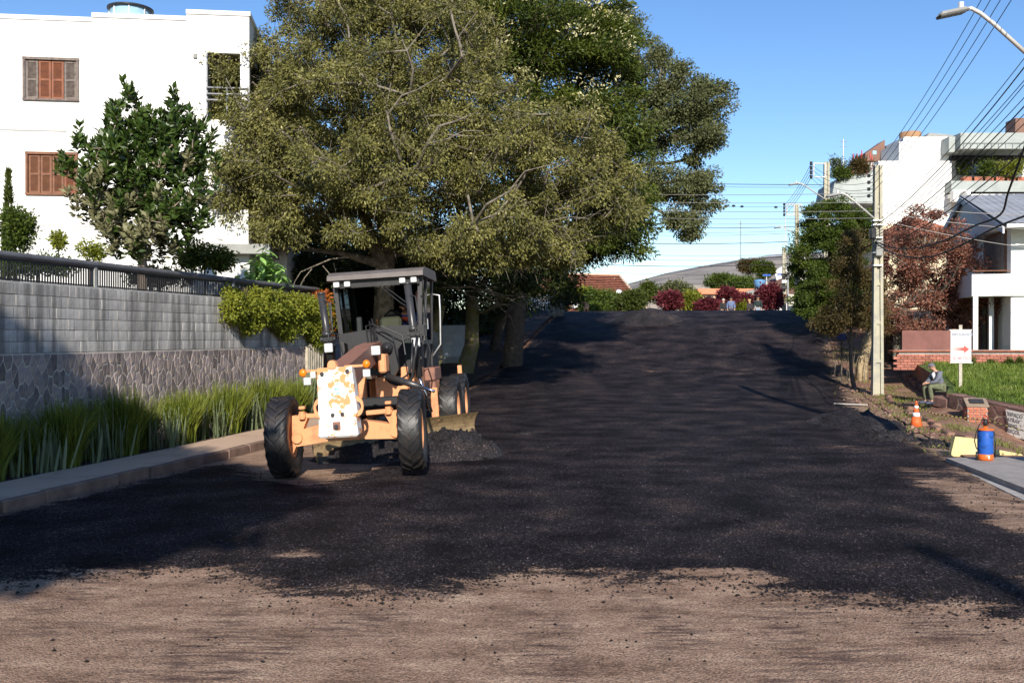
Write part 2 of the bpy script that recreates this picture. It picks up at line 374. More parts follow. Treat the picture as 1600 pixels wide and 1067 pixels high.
TREADS = [(1045, 985, 55, 35), (1235, 1000, 45, 60), (560, 975, 80, 22), (430, 1010, 50, 25), (1270, 960, 40, 20), (850, 1010, 50, 60), (1480, 985, 70, 25), (120, 985, 110, 12), (1350, 1030, 80, 18)]
def grid_sheet(name, ss, ts, zf, material, kind='structure', attr=None, thick=0):
    Sg, Tg = np.meshgrid(ss, ts, indexing='ij')
    X = Sg*SA + Tg*CA; Y = Sg*CA - Tg*SA; Z = zf(Sg, Tg)
    V = np.stack([X, Y, Z], -1).reshape(-1, 3)
    a, b = Sg.shape; I = np.arange(a*b).reshape(a, b)
    Fq = np.stack([I[:-1, :-1], I[:-1, 1:], I[1:, 1:], I[1:, :-1]], -1).reshape(-1, 4)[:, ::-1]
    me = np_mesh(name, V, Fq, material, smooth=True)
    if attr is not None:
        if name == 'road':
            q = np.zeros(X.shape)
            for (px, py, rx, ry) in TREADS:
                x0, y0 = g0(px, py); x1, _ = g0(px+rx, py); _, y1 = g0(px, py-ry); q = np.maximum(q, np.exp(-(((X-x0)/(x1-x0))**4 + ((Y-y0)/(y1-y0))**4)))
            at = me.attributes.new('tread', 'FLOAT', 'POINT'); at.data.foreach_set('value', q.astype(np.float32).ravel())
        at = me.attributes.new('mix', 'FLOAT', 'POINT'); at.data.foreach_set('value', attr(X, Y, Sg, Tg).astype(np.float32).ravel())
    return tag(link(name, me), kind=kind)
# far ground to the horizon (stays under everything near)
ss = np.concatenate([np.linspace(-400, -40, 8), np.arange(-38, 70, 2), np.linspace(72, 1500, 30)])
ts = np.concatenate([np.linspace(-900, -40, 14), np.arange(-38, 40, 3), np.linspace(42, 900, 14)])
grid_sheet('ground', ss, ts, lambda s, t: prof(s)-.06+side_dz(s, t)*(t < 40), M_soil)
# road sheet
def road_h(s, t):
    X = s*SA+t*CA; Y = s*CA-t*SA
    d = poly_sd(X, Y, ASPH)
    layer = np.clip((d+.05)/.35, 0, 1)*.035
    rel = (fbm(X*3, Y*3)-.5)*.012 + np.where(d > 0, (fbm(X*7, Y*7)-.5)*.022, 0)
    berm = np.where((d > -.15) & (d < .6), .03*fbm(X*2.5, Y*2.5), 0)
    dish = -.04*np.clip((-6.5-t)/3, 0, 1)*np.clip((24-s)/6, 0, 1)   # gutter side is low
    return prof(s) + layer + rel + berm + dish + .01
def road_mix(X, Y, s, t):
    d = poly_sd(X, Y, ASPH)
    m = np.clip(d*1.2, -1, 1)
    def patch(px, py, rx, ry, k=.9, z=0):     # thin spots where the old surface shows
        x0, y0 = g0(px, py, z); x1, _ = g0(px+rx, py, z); _, y1 = g0(px, py-ry, z)
        q = ((X-x0)/(x1-x0))**2 + ((Y-y0)/(y1-y0))**2
        return k*np.exp(-q)
    m = m - patch(1120, 900, 70, 6, .9) - patch(1190, 912, 60, 6, .9) - patch(1310, 705, 55, 6, .95)
    m = m - patch(430, 872, 90, 6, .45) - patch(880, 868, 120, 7, .45) - patch(1470, 765, 60, 16, 1.2) - patch(1530, 795, 50, 14, 1.35) - patch(1590, 828, 50, 14, 1.35) - patch(1350, 893, 120, 10, .5)
    m = m - patch(1425, 740, 50, 10, .9) - patch(1015, 601, 34, 4, .8, .35) - patch(1170, 603, 40, 3, .75, .35) - patch(1200, 670, 50, 5, .6)
    m = m - patch(900, 640, 60, 6, .5, .1) - patch(470, 870, 60, 14, .8) - patch(1100, 690, 40, 5, .5)
    m = m - patch(90, 832, 110, 7, .7) - patch(250, 800, 90, 6, .6) - patch(420, 790, 70, 7, .6) - patch(300, 850, 90, 10, .5) - patch(30, 880, 60, 10, .5)
    m = np.where((t < -7.7) & (s > 22), np.minimum(m, .55), m)
    return np.maximum(m, -1)
ss = np.concatenate([np.arange(-14, 5.5, 1.0), np.arange(5.5, 24, .11), np.arange(24, 70, .28)])
ts = np.arange(-9.34, 4.45, .11)
grid_sheet('road', ss, ts, road_h, M_road, attr=road_mix)

def crumbs(name, pts, sizes, material, kind='stuff', seed=1):
    """irregular little stones, 8 faces each"""
    r = np.random.default_rng(seed); n = len(pts)
    base = np.array([[1,0,0],[-1,0,0],[0,1,0],[0,-1,0],[0,0,1],[0,0,-1]], float)
    fc = np.array([[0,2,4],[2,1,4],[1,3,4],[3,0,4],[2,0,5],[1,2,5],[3,1,5],[0,3,5]])
    V = base[None]*(.6+.8*r.random((n, 6, 1)))*np.asarray(sizes)[:, None, None]
    th = r.random(n)*6.28; c, s = np.cos(th), np.sin(th)
    x = V[..., 0]*c[:, None]-V[..., 1]*s[:, None]; y = V[..., 0]*s[:, None]+V[..., 1]*c[:, None]
    V = np.stack([x, y, V[..., 2]*.8], -1) + np.asarray(pts)[:, None, :]
    Fq = (fc[None] + (np.arange(n)*6)[:, None, None]).reshape(-1, 3)
    return tag(link(name, np_mesh(name, V.reshape(-1, 3), Fq, material)), kind=kind)
# crumbs along the ragged front edge and loose over the mat
pts = []; sz = []
for i in range(30000):
    px = random.uniform(-40, 1640); py = 560 + 480*random.random()**.55
    X, Y = g0(px, py); s, t = ST(X, Y)
    if t < -9.2 or t > 4.1: continue
    pts.append((X, Y)); sz.append(random.random())
pts = np.array(pts); d = poly_sd(pts[:, 0], pts[:, 1], ASPH)
keep = (rng.random(len(pts)) < np.where(d > 0, .18 + .5*np.exp(-(d/.4)**2), .65*np.exp(-(np.abs(d)/.22)) + .012))
pts = pts[keep]; sz = np.array(sz)[keep]; d = d[keep]
s_, t_ = ST(pts[:, 0], pts[:, 1])
z = road_h(s_, t_)
size = .006 + .012*sz**3 + np.where(d > -.3, .004, 0)
crumbs('asphalt_crumbs', np.column_stack([pts, z + size*.3]), size, M_asph)

def pile(name, c, rx, ry, h, rot=0, seed=0, label=None, n=46, rough=.5, extra=300):
    """loose heap of hot mix: noisy height field"""
    r = np.random.default_rng(seed)
    u = np.linspace(-1.15, 1.15, n); U, V_ = np.meshgrid(u, u, indexing='ij')
    rr = np.hypot(U, V_)
    off = seed*3.7
    nz = fbm(U*3+off, V_*3+off, 5)
    H = h*np.clip(1-rr**1.6*(.75+.5*nz), 0, None)**.8*(1-rough+2*rough*fbm(U*5+off, V_*5-off, 5)) - .06*(rr > 1.02) + h*.10*(fbm(U*22+off, V_*22, 3)-.45)*np.clip(1.1-rr, 0, 1)
    ca, sa = math.cos(rot), math.sin(rot)
    X = c[0]+U*rx*ca-V_*ry*sa; Y = c[1]+U*rx*sa+V_*ry*ca
    zz = prof(X*SA+Y*CA) + .0 + H
    Vt = np.stack([X-c[0], Y-c[1], zz-c[2]], -1).reshape(-1, 3)
    I = np.arange(n*n).reshape(n, n); Fq = np.stack([I[:-1, :-1], I[:-1, 1:], I[1:, 1:], I[1:, :-1]], -1).reshape(-1, 4)[:, ::-1]
    o = link(name, np_mesh(name, Vt, Fq, M_asph), loc=c)
    tag(o, label, 'asphalt pile')
    k = r.integers(0, n*n, extra); pp = Vt[k] + r.normal(0, .02, (extra, 3))*[1, 1, .3]; pp = pp[H.ravel()[k] > .01]
    q = crumbs('loose_lumps', pp, .012+.03*r.random(len(pp))**2, M_asph, kind='stuff', seed=seed); q.parent = o
    return o
def gp(px, py, z=0.0):
    x, y = g0(px, py, z); return (x, y, z)
pile('asphalt_windrow', (-1.15, 18.75, .02), 1.0, .95, .52, .15, 1, 'black heap of loose asphalt at the right end of the grader blade', extra=900)
pile('asphalt_windrow', (-2.25, 18.15, .02), 1.5, .55, .34, -.1, 2, 'black ridge of loose asphalt gathered beneath the middle of the grader', extra=500)
pile('asphalt_windrow', gp(1335, 668, .04), 1.0, 1.9, .36, .1, 3, 'long lumpy heap of fresh asphalt along the right road edge near the utility pole', extra=900)
pile('asphalt_windrow', gp(1388, 690, .02), .75, .6, .2, .3, 4, 'low lumpy tail of asphalt at the right road edge beside the cone', extra=500)
pile('asphalt_windrow', gp(1460, 699, .03), .34, .26, .16, 0, 5, 'small separate lump of asphalt left of the yellow kerb slab', extra=150)
pile('asphalt_windrow', (6.9, 51.0, float(prof(51.3))), 1.9, 1.8, .55, 0, 6, 'dark heap of asphalt on the crest of the street', extra=300)
pile('asphalt_windrow', gp(822, 680, .04), .32, .3, .08, 0, 7, 'tiny crumbled mound of asphalt on the mat right of the grader', extra=120)

# ---- left sidewalk, kerb stones, planting strip
def sheet_strip(name, t0, t1, s0, s1, dz, material, ds=.5, nt_=4, noise=.0, kind='structure', skirt=None):
    ss = np.arange(s0, s1+ds, ds); ts = np.linspace(t0, t1, nt_)
    return grid_sheet(name, ss, ts, lambda s, t: prof(s)+dz+noise*(fbm(s*1.3, t*1.3+3)-.5)+(side_dz(s, t) if t0 > 0 else 0), material, kind=kind)
sheet_strip('sidewalk', -10.62, -9.475, -12, 28, .13, M_pave, nt_=6, noise=.03)
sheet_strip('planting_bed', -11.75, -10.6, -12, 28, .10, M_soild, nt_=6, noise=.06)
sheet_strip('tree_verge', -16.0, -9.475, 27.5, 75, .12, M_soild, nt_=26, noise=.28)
ks = empty('kerb', XY(4, -9.4) + (0,)); ks['kind'] = 'structure'
kx, ky = XY(4, -9.4)
kmesh = []
for v in range(4):
    b = MB(); b.box((0, 0, 0), (.13, .78 + .03*v, .30), bev=.015 + .004*v); o = b.build('kerb_stone', M_kerb, ks); kmesh.append(o.data); bpy.data.objects.remove(o)
for i in range(29):
    s = 4 + i*.85
    x, y = XY(s, -9.4 + random.uniform(-.012, .012))
    o = link('kerb_stone', kmesh[i % 4], ks); o.location = (x-kx, y-ky, float(prof(s)) - .005 + random.uniform(-.008, .008))
    o.rotation_euler = (0, random.uniform(-.02, .02), -A0 + random.uniform(-.01, .01))

# ---- garden ground behind the left wall, raised
b = MB()
q = [XY(-12, -12.1), XY(29, -12.1), XY(29, -60), XY(-12, -60)]
b.prism([(x, y, -1) for x, y in q], (0, 0, 3.0)); o = b.build('garden_ground', M_soild); tag(o, kind='structure')

# ---- right side: sidewalk of red soil, rough verge
sheet_strip('verge', 4.2, 9.2, 12, 76, .045, M_soil, nt_=40, noise=.10)
sheet_strip('footpath', 9.0, 30.0, 29, 76, .05, M_soil, nt_=30, noise=.10)
# stones and rubble along the right edge
pp = []; zz = []
for i in range(900):
    s = random.uniform(22, 46); t = 4.25 + random.gauss(0, .35)
    x, y = XY(s, t); pp.append((x, y, float(prof(s))+.06)); zz.append(.015+.06*random.random()**4)
crumbs('verge_rubble', np.array(pp), np.array(zz), mat('rubble', (.22, .13, .10), .9, .3, 3, island=.5), seed=5)

# ---- raised lawn behind the stone wall
def lawn_xyz(x, y): return np.maximum(.575 + .072*(y-24), prof(x*SA+y*CA)+.06) + .05*(fbm(x*1.7, y*1.7)-.5)
def lawn_z(s, t): x, y = XY(s, t); return lawn_xyz(x, y)
pts = []
for i in range(len(EDGE)-1):
    n = max(2, int((EDGE[i+1]-EDGE[i]).length/.5)); pts += [EDGE[i].lerp(EDGE[i+1], k/n) for k in range(n)]
pts.append(EDGE[-1]); V = []; m = 50
for p in pts:
    x0 = p.x + (.16 if p.y < WA.y else 0)
    for k in range(m): x = x0+k*.5*(1+k*.01); V.append((x, p.y, float(lawn_xyz(x, p.y))))
I = np.arange(len(pts)*m).reshape(len(pts), m)
tag(link('lawn_ground', np_mesh('lawn_ground', V, np.stack([I[:-1, :-1], I[1:, :-1], I[1:, 1:], I[:-1, 1:]], -1).reshape(-1, 4), M_grassg, smooth=True)), kind='structure')
b = MB()
for p, q in zip(pts[:-1], pts[1:]):
    dx = .16 if p.y < WA.y else 0
    b.add([(p.x+dx, p.y, -1.2), (q.x+dx, q.y, -1.2), (q.x+dx, q.y, float(lawn_xyz(q.x+dx, q.y))), (p.x+dx, p.y, float(lawn_xyz(p.x+dx, p.y)))], [(0, 1, 2, 3)])
o = b.build('lawn_bank', M_soil, fix=False); tag(o, kind='structure')
# ---------------------------------------------------------------- foliage
def unit(a): return a/np.maximum(np.linalg.norm(a, axis=-1, keepdims=True), 1e-9)
def leaf_arrays(c, d, ln, wd, r, fold=.15):
    """c base points, d axis directions"""
    n = len(c); d = unit(d)
    q = r.normal(size=(n, 3)); sd = unit(np.cross(d, q)); nr = np.cross(sd, d)
    ln = np.asarray(ln)[:, None]*np.ones((n, 1)); wd = np.asarray(wd)[:, None]*np.ones((n, 1))
    v0 = c; v2 = c + d*ln + nr*ln*-.08
    m = c + d*ln*.5 + nr*ln*fold*.3
    v1 = m + sd*wd*.5; v3 = m - sd*wd*.5
    V = np.stack([v0, v1, v2, v3], 1).reshape(-1, 3)
    return V
def leaf_obj(name, V, material, parent=None, loc=None, mi=None):
    n = len(V)//4
    return link(name, np_mesh(name, V, np.arange(n*4).reshape(n, 4), material, mi=mi), parent, loc)
def clump_leaves(cl, r, per=120, rad=.55, ln=.12, wd=.045, droop=.4, flat=.6, up=0.0, centre=None, outb=.5):
    """leaves spread in clumps round the points cl; droop<0 points leaves up"""
    n = len(cl)*per
    k = np.repeat(np.arange(len(cl)), per)
    cr = rad*(.6+.8*r.random(len(cl)))[k][:, None]
    q = unit(r.normal(size=(n, 3)))*(r.random((n, 1))**.5)*cr; q[:, 2] *= flat
    c = cl[k] + q
    d = unit(q)*outb + r.normal(size=(n, 3))*.5 + np.array([0, 0, -droop + up])
    if centre is not None: d = d + unit(c-centre)*.35
    return c, d, ln*(.65+.7*r.random(n)), wd*(.7+.6*r.random(n))
def limbs_mesh(trunks, clumps, r, tip=.012, powr=2.1, step=.7, wob=.10, seg=6, lift=.25, twigs=0, twlen=.5):
    """trunks: list of [(x,y,z,r),...]; connects every clump to the growing skeleton; returns MB"""
    pos = []; par = []; fix = []; plen = []
    for tr in trunks:
        last = -1 if not pos else None
        for i, (x, y, z, rr) in enumerate(tr):
            if i == 0:
                p = -1
                if pos:
                    dd = [((Vector(q)-Vector((x, y, z))).length, j) for j, q in enumerate(pos)]
                    m = min(dd)
                    if m[0] < 1.0 and z > .5+tr[0][2]*0: p = m[1] if m[0] < .6 else -1
            else: p = len(pos)-1
            pos.append((x, y, z)); par.append(p); fix.append(rr)
            plen.append(0 if p < 0 else plen[p] + math.dist(pos[p], (x, y, z)))
    root0 = np.array(pos[0])
    okroot = [i for i in range(len(pos)) if fix[i] is not None and pos[i][2] > pos[0][2] + .25*(max(p[2] for p in pos)-pos[0][2])]
    Pn = np.array(pos); cand = np.zeros(len(pos), bool); cand[okroot] = True
    PL = list(plen)
    cap = 20000; A = np.zeros((cap, 3)); A[:len(pos)] = Pn; CA_ = np.zeros(cap, bool); CA_[:len(pos)] = cand
    PLn = np.zeros(cap); PLn[:len(pos)] = PL; n = len(pos)
    order = np.argsort(np.linalg.norm(clumps - Pn[okroot].mean(0), axis=1))
    leafs = []
    for ci in order:
        c = clumps[ci]
        dist = np.linalg.norm(A[:n]-c, axis=1)
        cost = dist + .28*PLn[:n] + np.where(A[:n, 2] > c[2]+.3, .6*(A[:n, 2]-c[2]), 0)
        cost[~CA_[:n]] = 1e9
        j = int(np.argmin(cost)); a = A[j].copy(); L_ = np.linalg.norm(c-a)
        k = max(1, int(L_/step)); prev = j
        for i in range(1, k+1):
            u = i/k
            p = a*(1-u)+c*u; p[2] += lift*L_*.5*math.sin(math.pi*u)*(.4 if c[2] < a[2] else -.25)
            if i < k: p = p + r.normal(0, wob*step, 3)
            A[n] = p; CA_[n] = True; par.append(prev); fix.append(None); PLn[n] = PLn[prev] + L_/k; prev = n; n += 1
            if n >= cap-50: break
        leafs.append(prev)
        if n >= cap-50: break
    w = np.zeros(n)
    for l in leafs: w[l] += 1
    for i in range(n-1, -1, -1):
        if par[i] >= 0: w[par[i]] += w[i]
    rad = tip*np.maximum(w, .6)**(1/powr)
    for i in range(n):
        if fix[i] is not None: rad[i] = fix[i]
        elif par[i] >= 0 and rad[i] > rad[par[i]]: rad[i] = rad[par[i]]*.95
    par = np.array(par[:n]); ch = np.where(par >= 0)[0]
    a = A[par[ch]]; b = A[ch]; ra = np.minimum(rad[par[ch]], rad[ch]*1.35); rb = rad[ch]
    fx = np.array([fix[i] is not None for i in ch]); ra[fx] = rad[par[ch]][fx]
    if twigs:
        m = len(leafs); l = np.array(leafs); k = np.repeat(np.arange(m), twigs)
        o = A[l][k]; d = unit(r.normal(size=(len(k), 3)) + [0, 0, -.1])*twlen*(.5+r.random((len(k), 1)))
        a = np.vstack([a, o]); b = np.vstack([b, o+d]); ra = np.concatenate([ra, np.full(len(k), tip*.6)]); rb = np.concatenate([rb, np.full(len(k), tip*.25)])
    d = unit(b-a); up = np.where(np.abs(d[:, 2:3]) < .9, [[0, 0, 1.]], [[1., 0, 0]]); s1 = unit(np.cross(d, up)); s2 = np.cross(s1, d)
    th = np.arange(seg)*2*math.pi/seg
    ring = s1[:, None]*np.cos(th)[None, :, None] + s2[:, None]*np.sin(th)[None, :, None]
    V = np.concatenate([a[:, None]+ring*ra[:, None, None], (b+d*rb[:, None]*.3)[:, None]+ring*rb[:, None, None]], 1)
    m = len(a); base = (np.arange(m)*2*seg)[:, None, None]; i0 = np.arange(seg); i1 = (i0+1) % seg
    Fq = (np.stack([i0, i1, i1+seg, i0+seg], -1)[None] + base).reshape(-1, 4)
    return V.reshape(-1, 3), Fq
def lobes_px(lst, r, dens=1.0, shell=.35, sp=None):
    """lst of (px,py,Y,rx_px,ry_px,depth_m,count) -> clump centres"""
    out = []
    for (px, py, Y, rx, ry, dm, k) in lst:
        c = np.array(P(px, py, Y)); q = unit(r.normal(size=(int(k*dens), 3)))*(shell+(1-shell)*r.random((int(k*dens), 1))**.6)
        out.append(c + q*[rx*Y/F, dm, ry*Y/F])
    return np.vstack(out)
def tree(name, label, cat, base, trunks, clumps, leafm, barkm, seed=0, per=120, rad=.55, ln=.12, wd=.045, droop=.4, flat=.6,
         group=None, tip=.012, extra=None, twigs=0, twlen=.5, step=.7, wob=.1, outb=.5, trunkname='trunk'):
    r = np.random.default_rng(seed)
    root = empty(name, base, 0, label, cat, group); bv = np.array(base)
    V, Fq = limbs_mesh(trunks, clumps, r, tip=tip, twigs=twigs, twlen=twlen, step=step, wob=wob)
    link(trunkname, np_mesh(trunkname, V-bv, Fq, barkm, smooth=True), root)
    c, d, l, w = clump_leaves(clumps, r, per, rad, ln, wd, droop, flat, centre=clumps.mean(0), outb=outb)
    leaf_obj('crown', leaf_arrays(c-bv, d, l, w, r), leafm, root)
    return root, r

L_olive = leafmat('olive_leaf', (.040, .047, .012), (.25, .235, .068), .2, c3=(.48, .43, .19))
L_dark = leafmat('deep_green_leaf', (.02, .045, .008), (.10, .125, .014), .25, c3=(.26, .24, .03))
L_grey = leafmat('grey_green_leaf', (.06, .075, .025), (.15, .16, .065), .2, c3=(.22, .21, .10))
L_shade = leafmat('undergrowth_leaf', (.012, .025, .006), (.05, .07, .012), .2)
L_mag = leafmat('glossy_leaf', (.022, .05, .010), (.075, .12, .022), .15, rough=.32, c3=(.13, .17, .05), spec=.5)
L_magp = leafmat('pale_leaf_underside', (.13, .13, .06), (.26, .25, .13), .15)
L_green = leafmat('bright_green_leaf', (.03, .06, .008), (.105, .145, .02), .3, c3=(.19, .22, .035))
L_cyp = leafmat('cypress_leaf', (.035, .055, .008), (.09, .11, .02), .2)
L_red = leafmat('russet_leaf', (.11, .042, .026), (.34, .145, .10), .25, c3=(.18, .15, .05))
L_maple = leafmat('crimson_leaf', (.05, .008, .012), (.20, .035, .045), .2)
L_brown = leafmat('bronze_green_leaf', (.05, .045, .012), (.12, .085, .03), .25, c3=(.16, .09, .04))
L_lime = leafmat('lime_leaf', (.10, .13, .012), (.26, .28, .03), .3, c3=(.38, .37, .06))
L_blade = leafmat('grass_blade', (.045, .08, .008), (.22, .245, .032), .25, c3=(.50, .45, .15))
L_snake = leafmat('snake_plant_leaf', (.07, .10, .05), (.20, .23, .12), .1, rough=.5, c3=(.46, .46, .24))
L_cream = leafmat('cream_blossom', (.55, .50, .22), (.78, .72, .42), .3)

r = np.random.default_rng(3)
# big olive tree right behind the grader
clA = lobes_px([(440, 110, 30, 75, 60, 2.2, 24), (400, 200, 29.5, 60, 60, 2.2, 22), (395, 275, 29, 65, 40, 2.2, 20), (345, 195, 29, 22, 40, .8, 6),
                (365, 60+60, 29, 30, 50, .8, 6), (560, 60, 31.5, 90, 70, 2.8, 42), (500, 170, 30, 90, 75, 3, 42), (610, 160, 29.5, 110, 90, 3, 50), (500, 290, 29, 110, 60, 3, 42),
                (640, 270, 29, 110, 80, 3, 46), (700, 60, 32, 90, 80, 3, 40), (740, 170, 31, 90, 90, 3, 46), (800, 260, 30.5, 110, 90, 3, 56),
                (900, 240, 31, 80, 85, 2.6, 42), (900, 330, 31, 100, 50, 2.6, 38), (800, 370, 30, 100, 45, 2.6, 36), (680, 360, 29.5, 110, 40, 2.6, 30),
                (560, 350, 29.5, 90, 35, 2.4, 20), (960, 300, 31.5, 45, 50, 1.6, 14), (650, -60, 33, 130, 60, 3, 30), (850, 395, 30.5, 70, 22, 1.8, 12), (455, 345, 29.5, 60, 22, 1.6, 14), (420, 240, 28.8, 60, 60, 1.5, 26), (445, 350, 28.6, 45, 30, 1.2, 16), (370, 330, 28.2, 22, 20, .8, 5), (470, 20, 31, 60, 35, 2, 12), (385, 290, 28.6, 45, 30, 1.2, 12), (720, 400, 29.5, 70, 22, 1.8, 14), (600, 20, 31, 110, 40, 2.6, 24)], r, 1.65)
def T(px, py, Y, rr): v = P(px, py, Y); return (v.x, v.y, v.z, rr)
bx, by = XY(30, -11.2); 
trA = [[(bx, by, .1, .42), T(600, 500, 31, .36), T(602, 415, 31, .32), T(612, 330, 31, .24), T(628, 250, 30.6, .18), T(640, 170, 30.5, .12)],
       [T(602, 415, 31, .3), T(580, 370, 30.6, .2), T(555, 300, 30.4, .14), T(540, 210, 30.2, .09)],
       [T(612, 330, 31, .2), T(640, 285, 28.2, 0.068), T(668, 225, 27.2, 0.053), T(686, 198, 27, 0.037), T(712, 190, 26.8, 0.022), T(740, 178, 26.8, 0.007)],
       [T(640, 285, 28.2, 0.062), T(626, 250, 27.4, 0.046), T(610, 205, 27, 0.037), T(604, 170, 27, 0.025), T(611, 130, 27, 0.009)], [T(606, 180, 27, 0.031), T(628, 150, 26.8, 0.022), T(655, 140, 26.8, 0.015), T(690, 118, 26.8, 0.006)], [T(668, 225, 27.2, 0.034), T(700, 218, 26.6, 0.022), T(725, 205, 26.5, 0.014), T(755, 205, 26.5, 0.005)],
       [T(740, 350, 28, 0.043), T(760, 320, 27.4, 0.037), T(795, 300, 27.2, 0.028), T(820, 268, 27, 0.019), T(870, 255, 27, 0.006)], [T(560, 300, 28, 0.043), T(535, 262, 27.4, 0.031), T(512, 250, 27, 0.022), T(480, 215, 26.8, 0.006)], [T(640, 150, 28, 0.037), T(646, 110, 27.6, 0.031), T(636, 80, 27.5, 0.022), T(670, 35, 27.5, 0.006)], [T(700, 120, 29, 0.043), T(722, 90, 28, 0.031), T(716, 60, 28, 0.022), T(745, 20, 28, 0.007)],
       [T(604, 400, 31, 0.161), T(660, 385, 30.6, 0.118), T(740, 370, 30.4, 0.093), T(830, 350, 30.5, 0.062), T(900, 300, 30.5, 0.037)],
       [T(602, 415, 31, 0.174), T(530, 395, 30.5, 0.099), T(460, 388, 30.2, 0.062), T(400, 350, 30, 0.031)],
       [T(628, 250, 30.6, 0.093), T(600, 150, 30.2, 0.062), T(620, 90, 30, 0.037)],
       [T(630, 260, 30.5, 0.093), T(700, 120, 31, 0.056), T(720, 60, 31, 0.031)]]
tA, r2 = tree('olive_green_tree', 'large olive green tree with pale branching limbs directly behind the grader cab', 'tree', (bx, by, .1), trA, clA, L_olive, M_bark, 5,
     per=260, rad=.43, ln=.105, wd=.044, droop=.5, flat=.8, tip=.018, twigs=3, twlen=.55)
for k, (px, py, x1, y1) in enumerate([(700, 400, 790, 440), (690, 430, 770, 470), (680, 450, 740, 500), (720, 470, 780, 460)]):
    pass
# a bare pale spray of twigs by the white house and under the crown
b = MB()
def spray(b, p0, p1, r0, n, rr, depth=0):
    p0, p1 = Vector(p0), Vector(p1); m = (p0+p1)/2 + Vector((0, 0, (p1-p0).length*.07))
    b.tube([p0, m, p1], [r0, r0*.75, r0*.45], 5, cap=False)
    if depth >= 2 or r0 < .006: return
    for i in range(n):
        u = .25+.75*(i+1)/n; q = p0.lerp(p1, u)
        d = (p1-p0); L_ = d.length*(.35+.3*rr.random()); d.normalize()
        d = (d + Vector((rr.normal(0, .5), rr.normal(0, .5), rr.normal(0, .5)))).normalized()
        spray(b, q, q + d*L_, r0*.5, max(2, n-1), rr, depth+1)
bb = np.array((bx, by, .1))
for (a1, b1, Ya, x2, y2, Yb) in [(470, 385, 30, 345, 345, 28.5), (460, 372, 30, 360, 385, 28.5), (690, 430, 33, 770, 442, 33), (685, 440, 33, 745, 470, 33), (680, 450, 33, 790, 462, 33),
                              (560, 400, 30, 470, 425, 29), (760, 385, 30, 860, 345, 29), (800, 380, 30.4, 900, 395, 29.5)]:
    spray(b, P(a1, b1, Ya)-Vector(bb), P(x2, y2, Yb)-Vector(bb), .032, 4, r2)
o = b.build('bare_twigs', M_bark, tA, fix=False); o['kind'] = 'stuff'

# second trunk pair on the verge (mossy), same row of old trees
def simple_tree(name, label, lobes, trunks_px, base, leafm, barkm, seed, **kw):
    rr = np.random.default_rng(seed+100); cl = lobes_px(lobes, rr)
    return tree(name, label, kw.pop('cat', 'tree'), base, trunks_px, cl, leafm, barkm, seed, **kw)[0]
bx, by = XY(38.5, -10.6); bz = G(bx, by)
def TB(px, py, Y, rr): return T(px, py, Y, rr)
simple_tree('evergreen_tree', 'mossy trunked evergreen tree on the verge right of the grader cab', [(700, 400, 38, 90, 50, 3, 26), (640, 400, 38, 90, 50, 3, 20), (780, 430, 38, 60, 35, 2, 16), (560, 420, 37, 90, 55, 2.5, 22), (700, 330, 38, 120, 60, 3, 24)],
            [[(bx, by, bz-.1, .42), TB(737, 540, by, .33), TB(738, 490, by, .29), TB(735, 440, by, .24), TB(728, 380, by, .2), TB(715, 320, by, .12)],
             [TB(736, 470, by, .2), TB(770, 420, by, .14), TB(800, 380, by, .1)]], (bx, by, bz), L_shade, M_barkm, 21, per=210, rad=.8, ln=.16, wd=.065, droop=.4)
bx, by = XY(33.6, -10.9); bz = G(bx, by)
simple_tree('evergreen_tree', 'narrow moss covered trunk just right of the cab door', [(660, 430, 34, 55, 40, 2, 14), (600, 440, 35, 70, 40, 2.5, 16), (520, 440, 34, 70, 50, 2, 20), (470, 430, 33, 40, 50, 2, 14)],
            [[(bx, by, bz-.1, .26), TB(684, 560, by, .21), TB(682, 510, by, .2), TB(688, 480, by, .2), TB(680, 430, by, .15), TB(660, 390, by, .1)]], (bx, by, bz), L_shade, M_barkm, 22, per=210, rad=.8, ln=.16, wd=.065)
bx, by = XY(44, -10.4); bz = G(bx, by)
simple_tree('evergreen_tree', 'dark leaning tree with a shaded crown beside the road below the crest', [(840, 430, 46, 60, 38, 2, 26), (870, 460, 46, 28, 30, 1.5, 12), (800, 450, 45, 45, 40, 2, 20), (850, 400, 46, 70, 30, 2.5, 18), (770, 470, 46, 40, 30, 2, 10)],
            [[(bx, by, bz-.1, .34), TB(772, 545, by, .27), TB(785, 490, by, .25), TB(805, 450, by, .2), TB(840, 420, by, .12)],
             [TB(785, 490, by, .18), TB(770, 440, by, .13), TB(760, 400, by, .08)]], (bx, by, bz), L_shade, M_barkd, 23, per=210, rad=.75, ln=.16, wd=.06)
# dense shaded growth behind the trunks, left bank
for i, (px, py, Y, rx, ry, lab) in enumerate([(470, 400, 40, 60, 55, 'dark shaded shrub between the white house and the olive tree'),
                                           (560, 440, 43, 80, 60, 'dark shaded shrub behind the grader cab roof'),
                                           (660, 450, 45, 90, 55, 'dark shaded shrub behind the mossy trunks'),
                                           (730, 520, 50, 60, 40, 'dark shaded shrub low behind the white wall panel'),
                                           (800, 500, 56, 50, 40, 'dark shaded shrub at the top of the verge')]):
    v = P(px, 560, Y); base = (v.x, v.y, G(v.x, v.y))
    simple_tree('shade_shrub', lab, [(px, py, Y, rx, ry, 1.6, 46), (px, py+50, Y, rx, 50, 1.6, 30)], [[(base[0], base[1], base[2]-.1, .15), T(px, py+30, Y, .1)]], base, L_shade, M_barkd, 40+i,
                cat='shrub', per=130, rad=1.0, ln=.22, wd=.1)
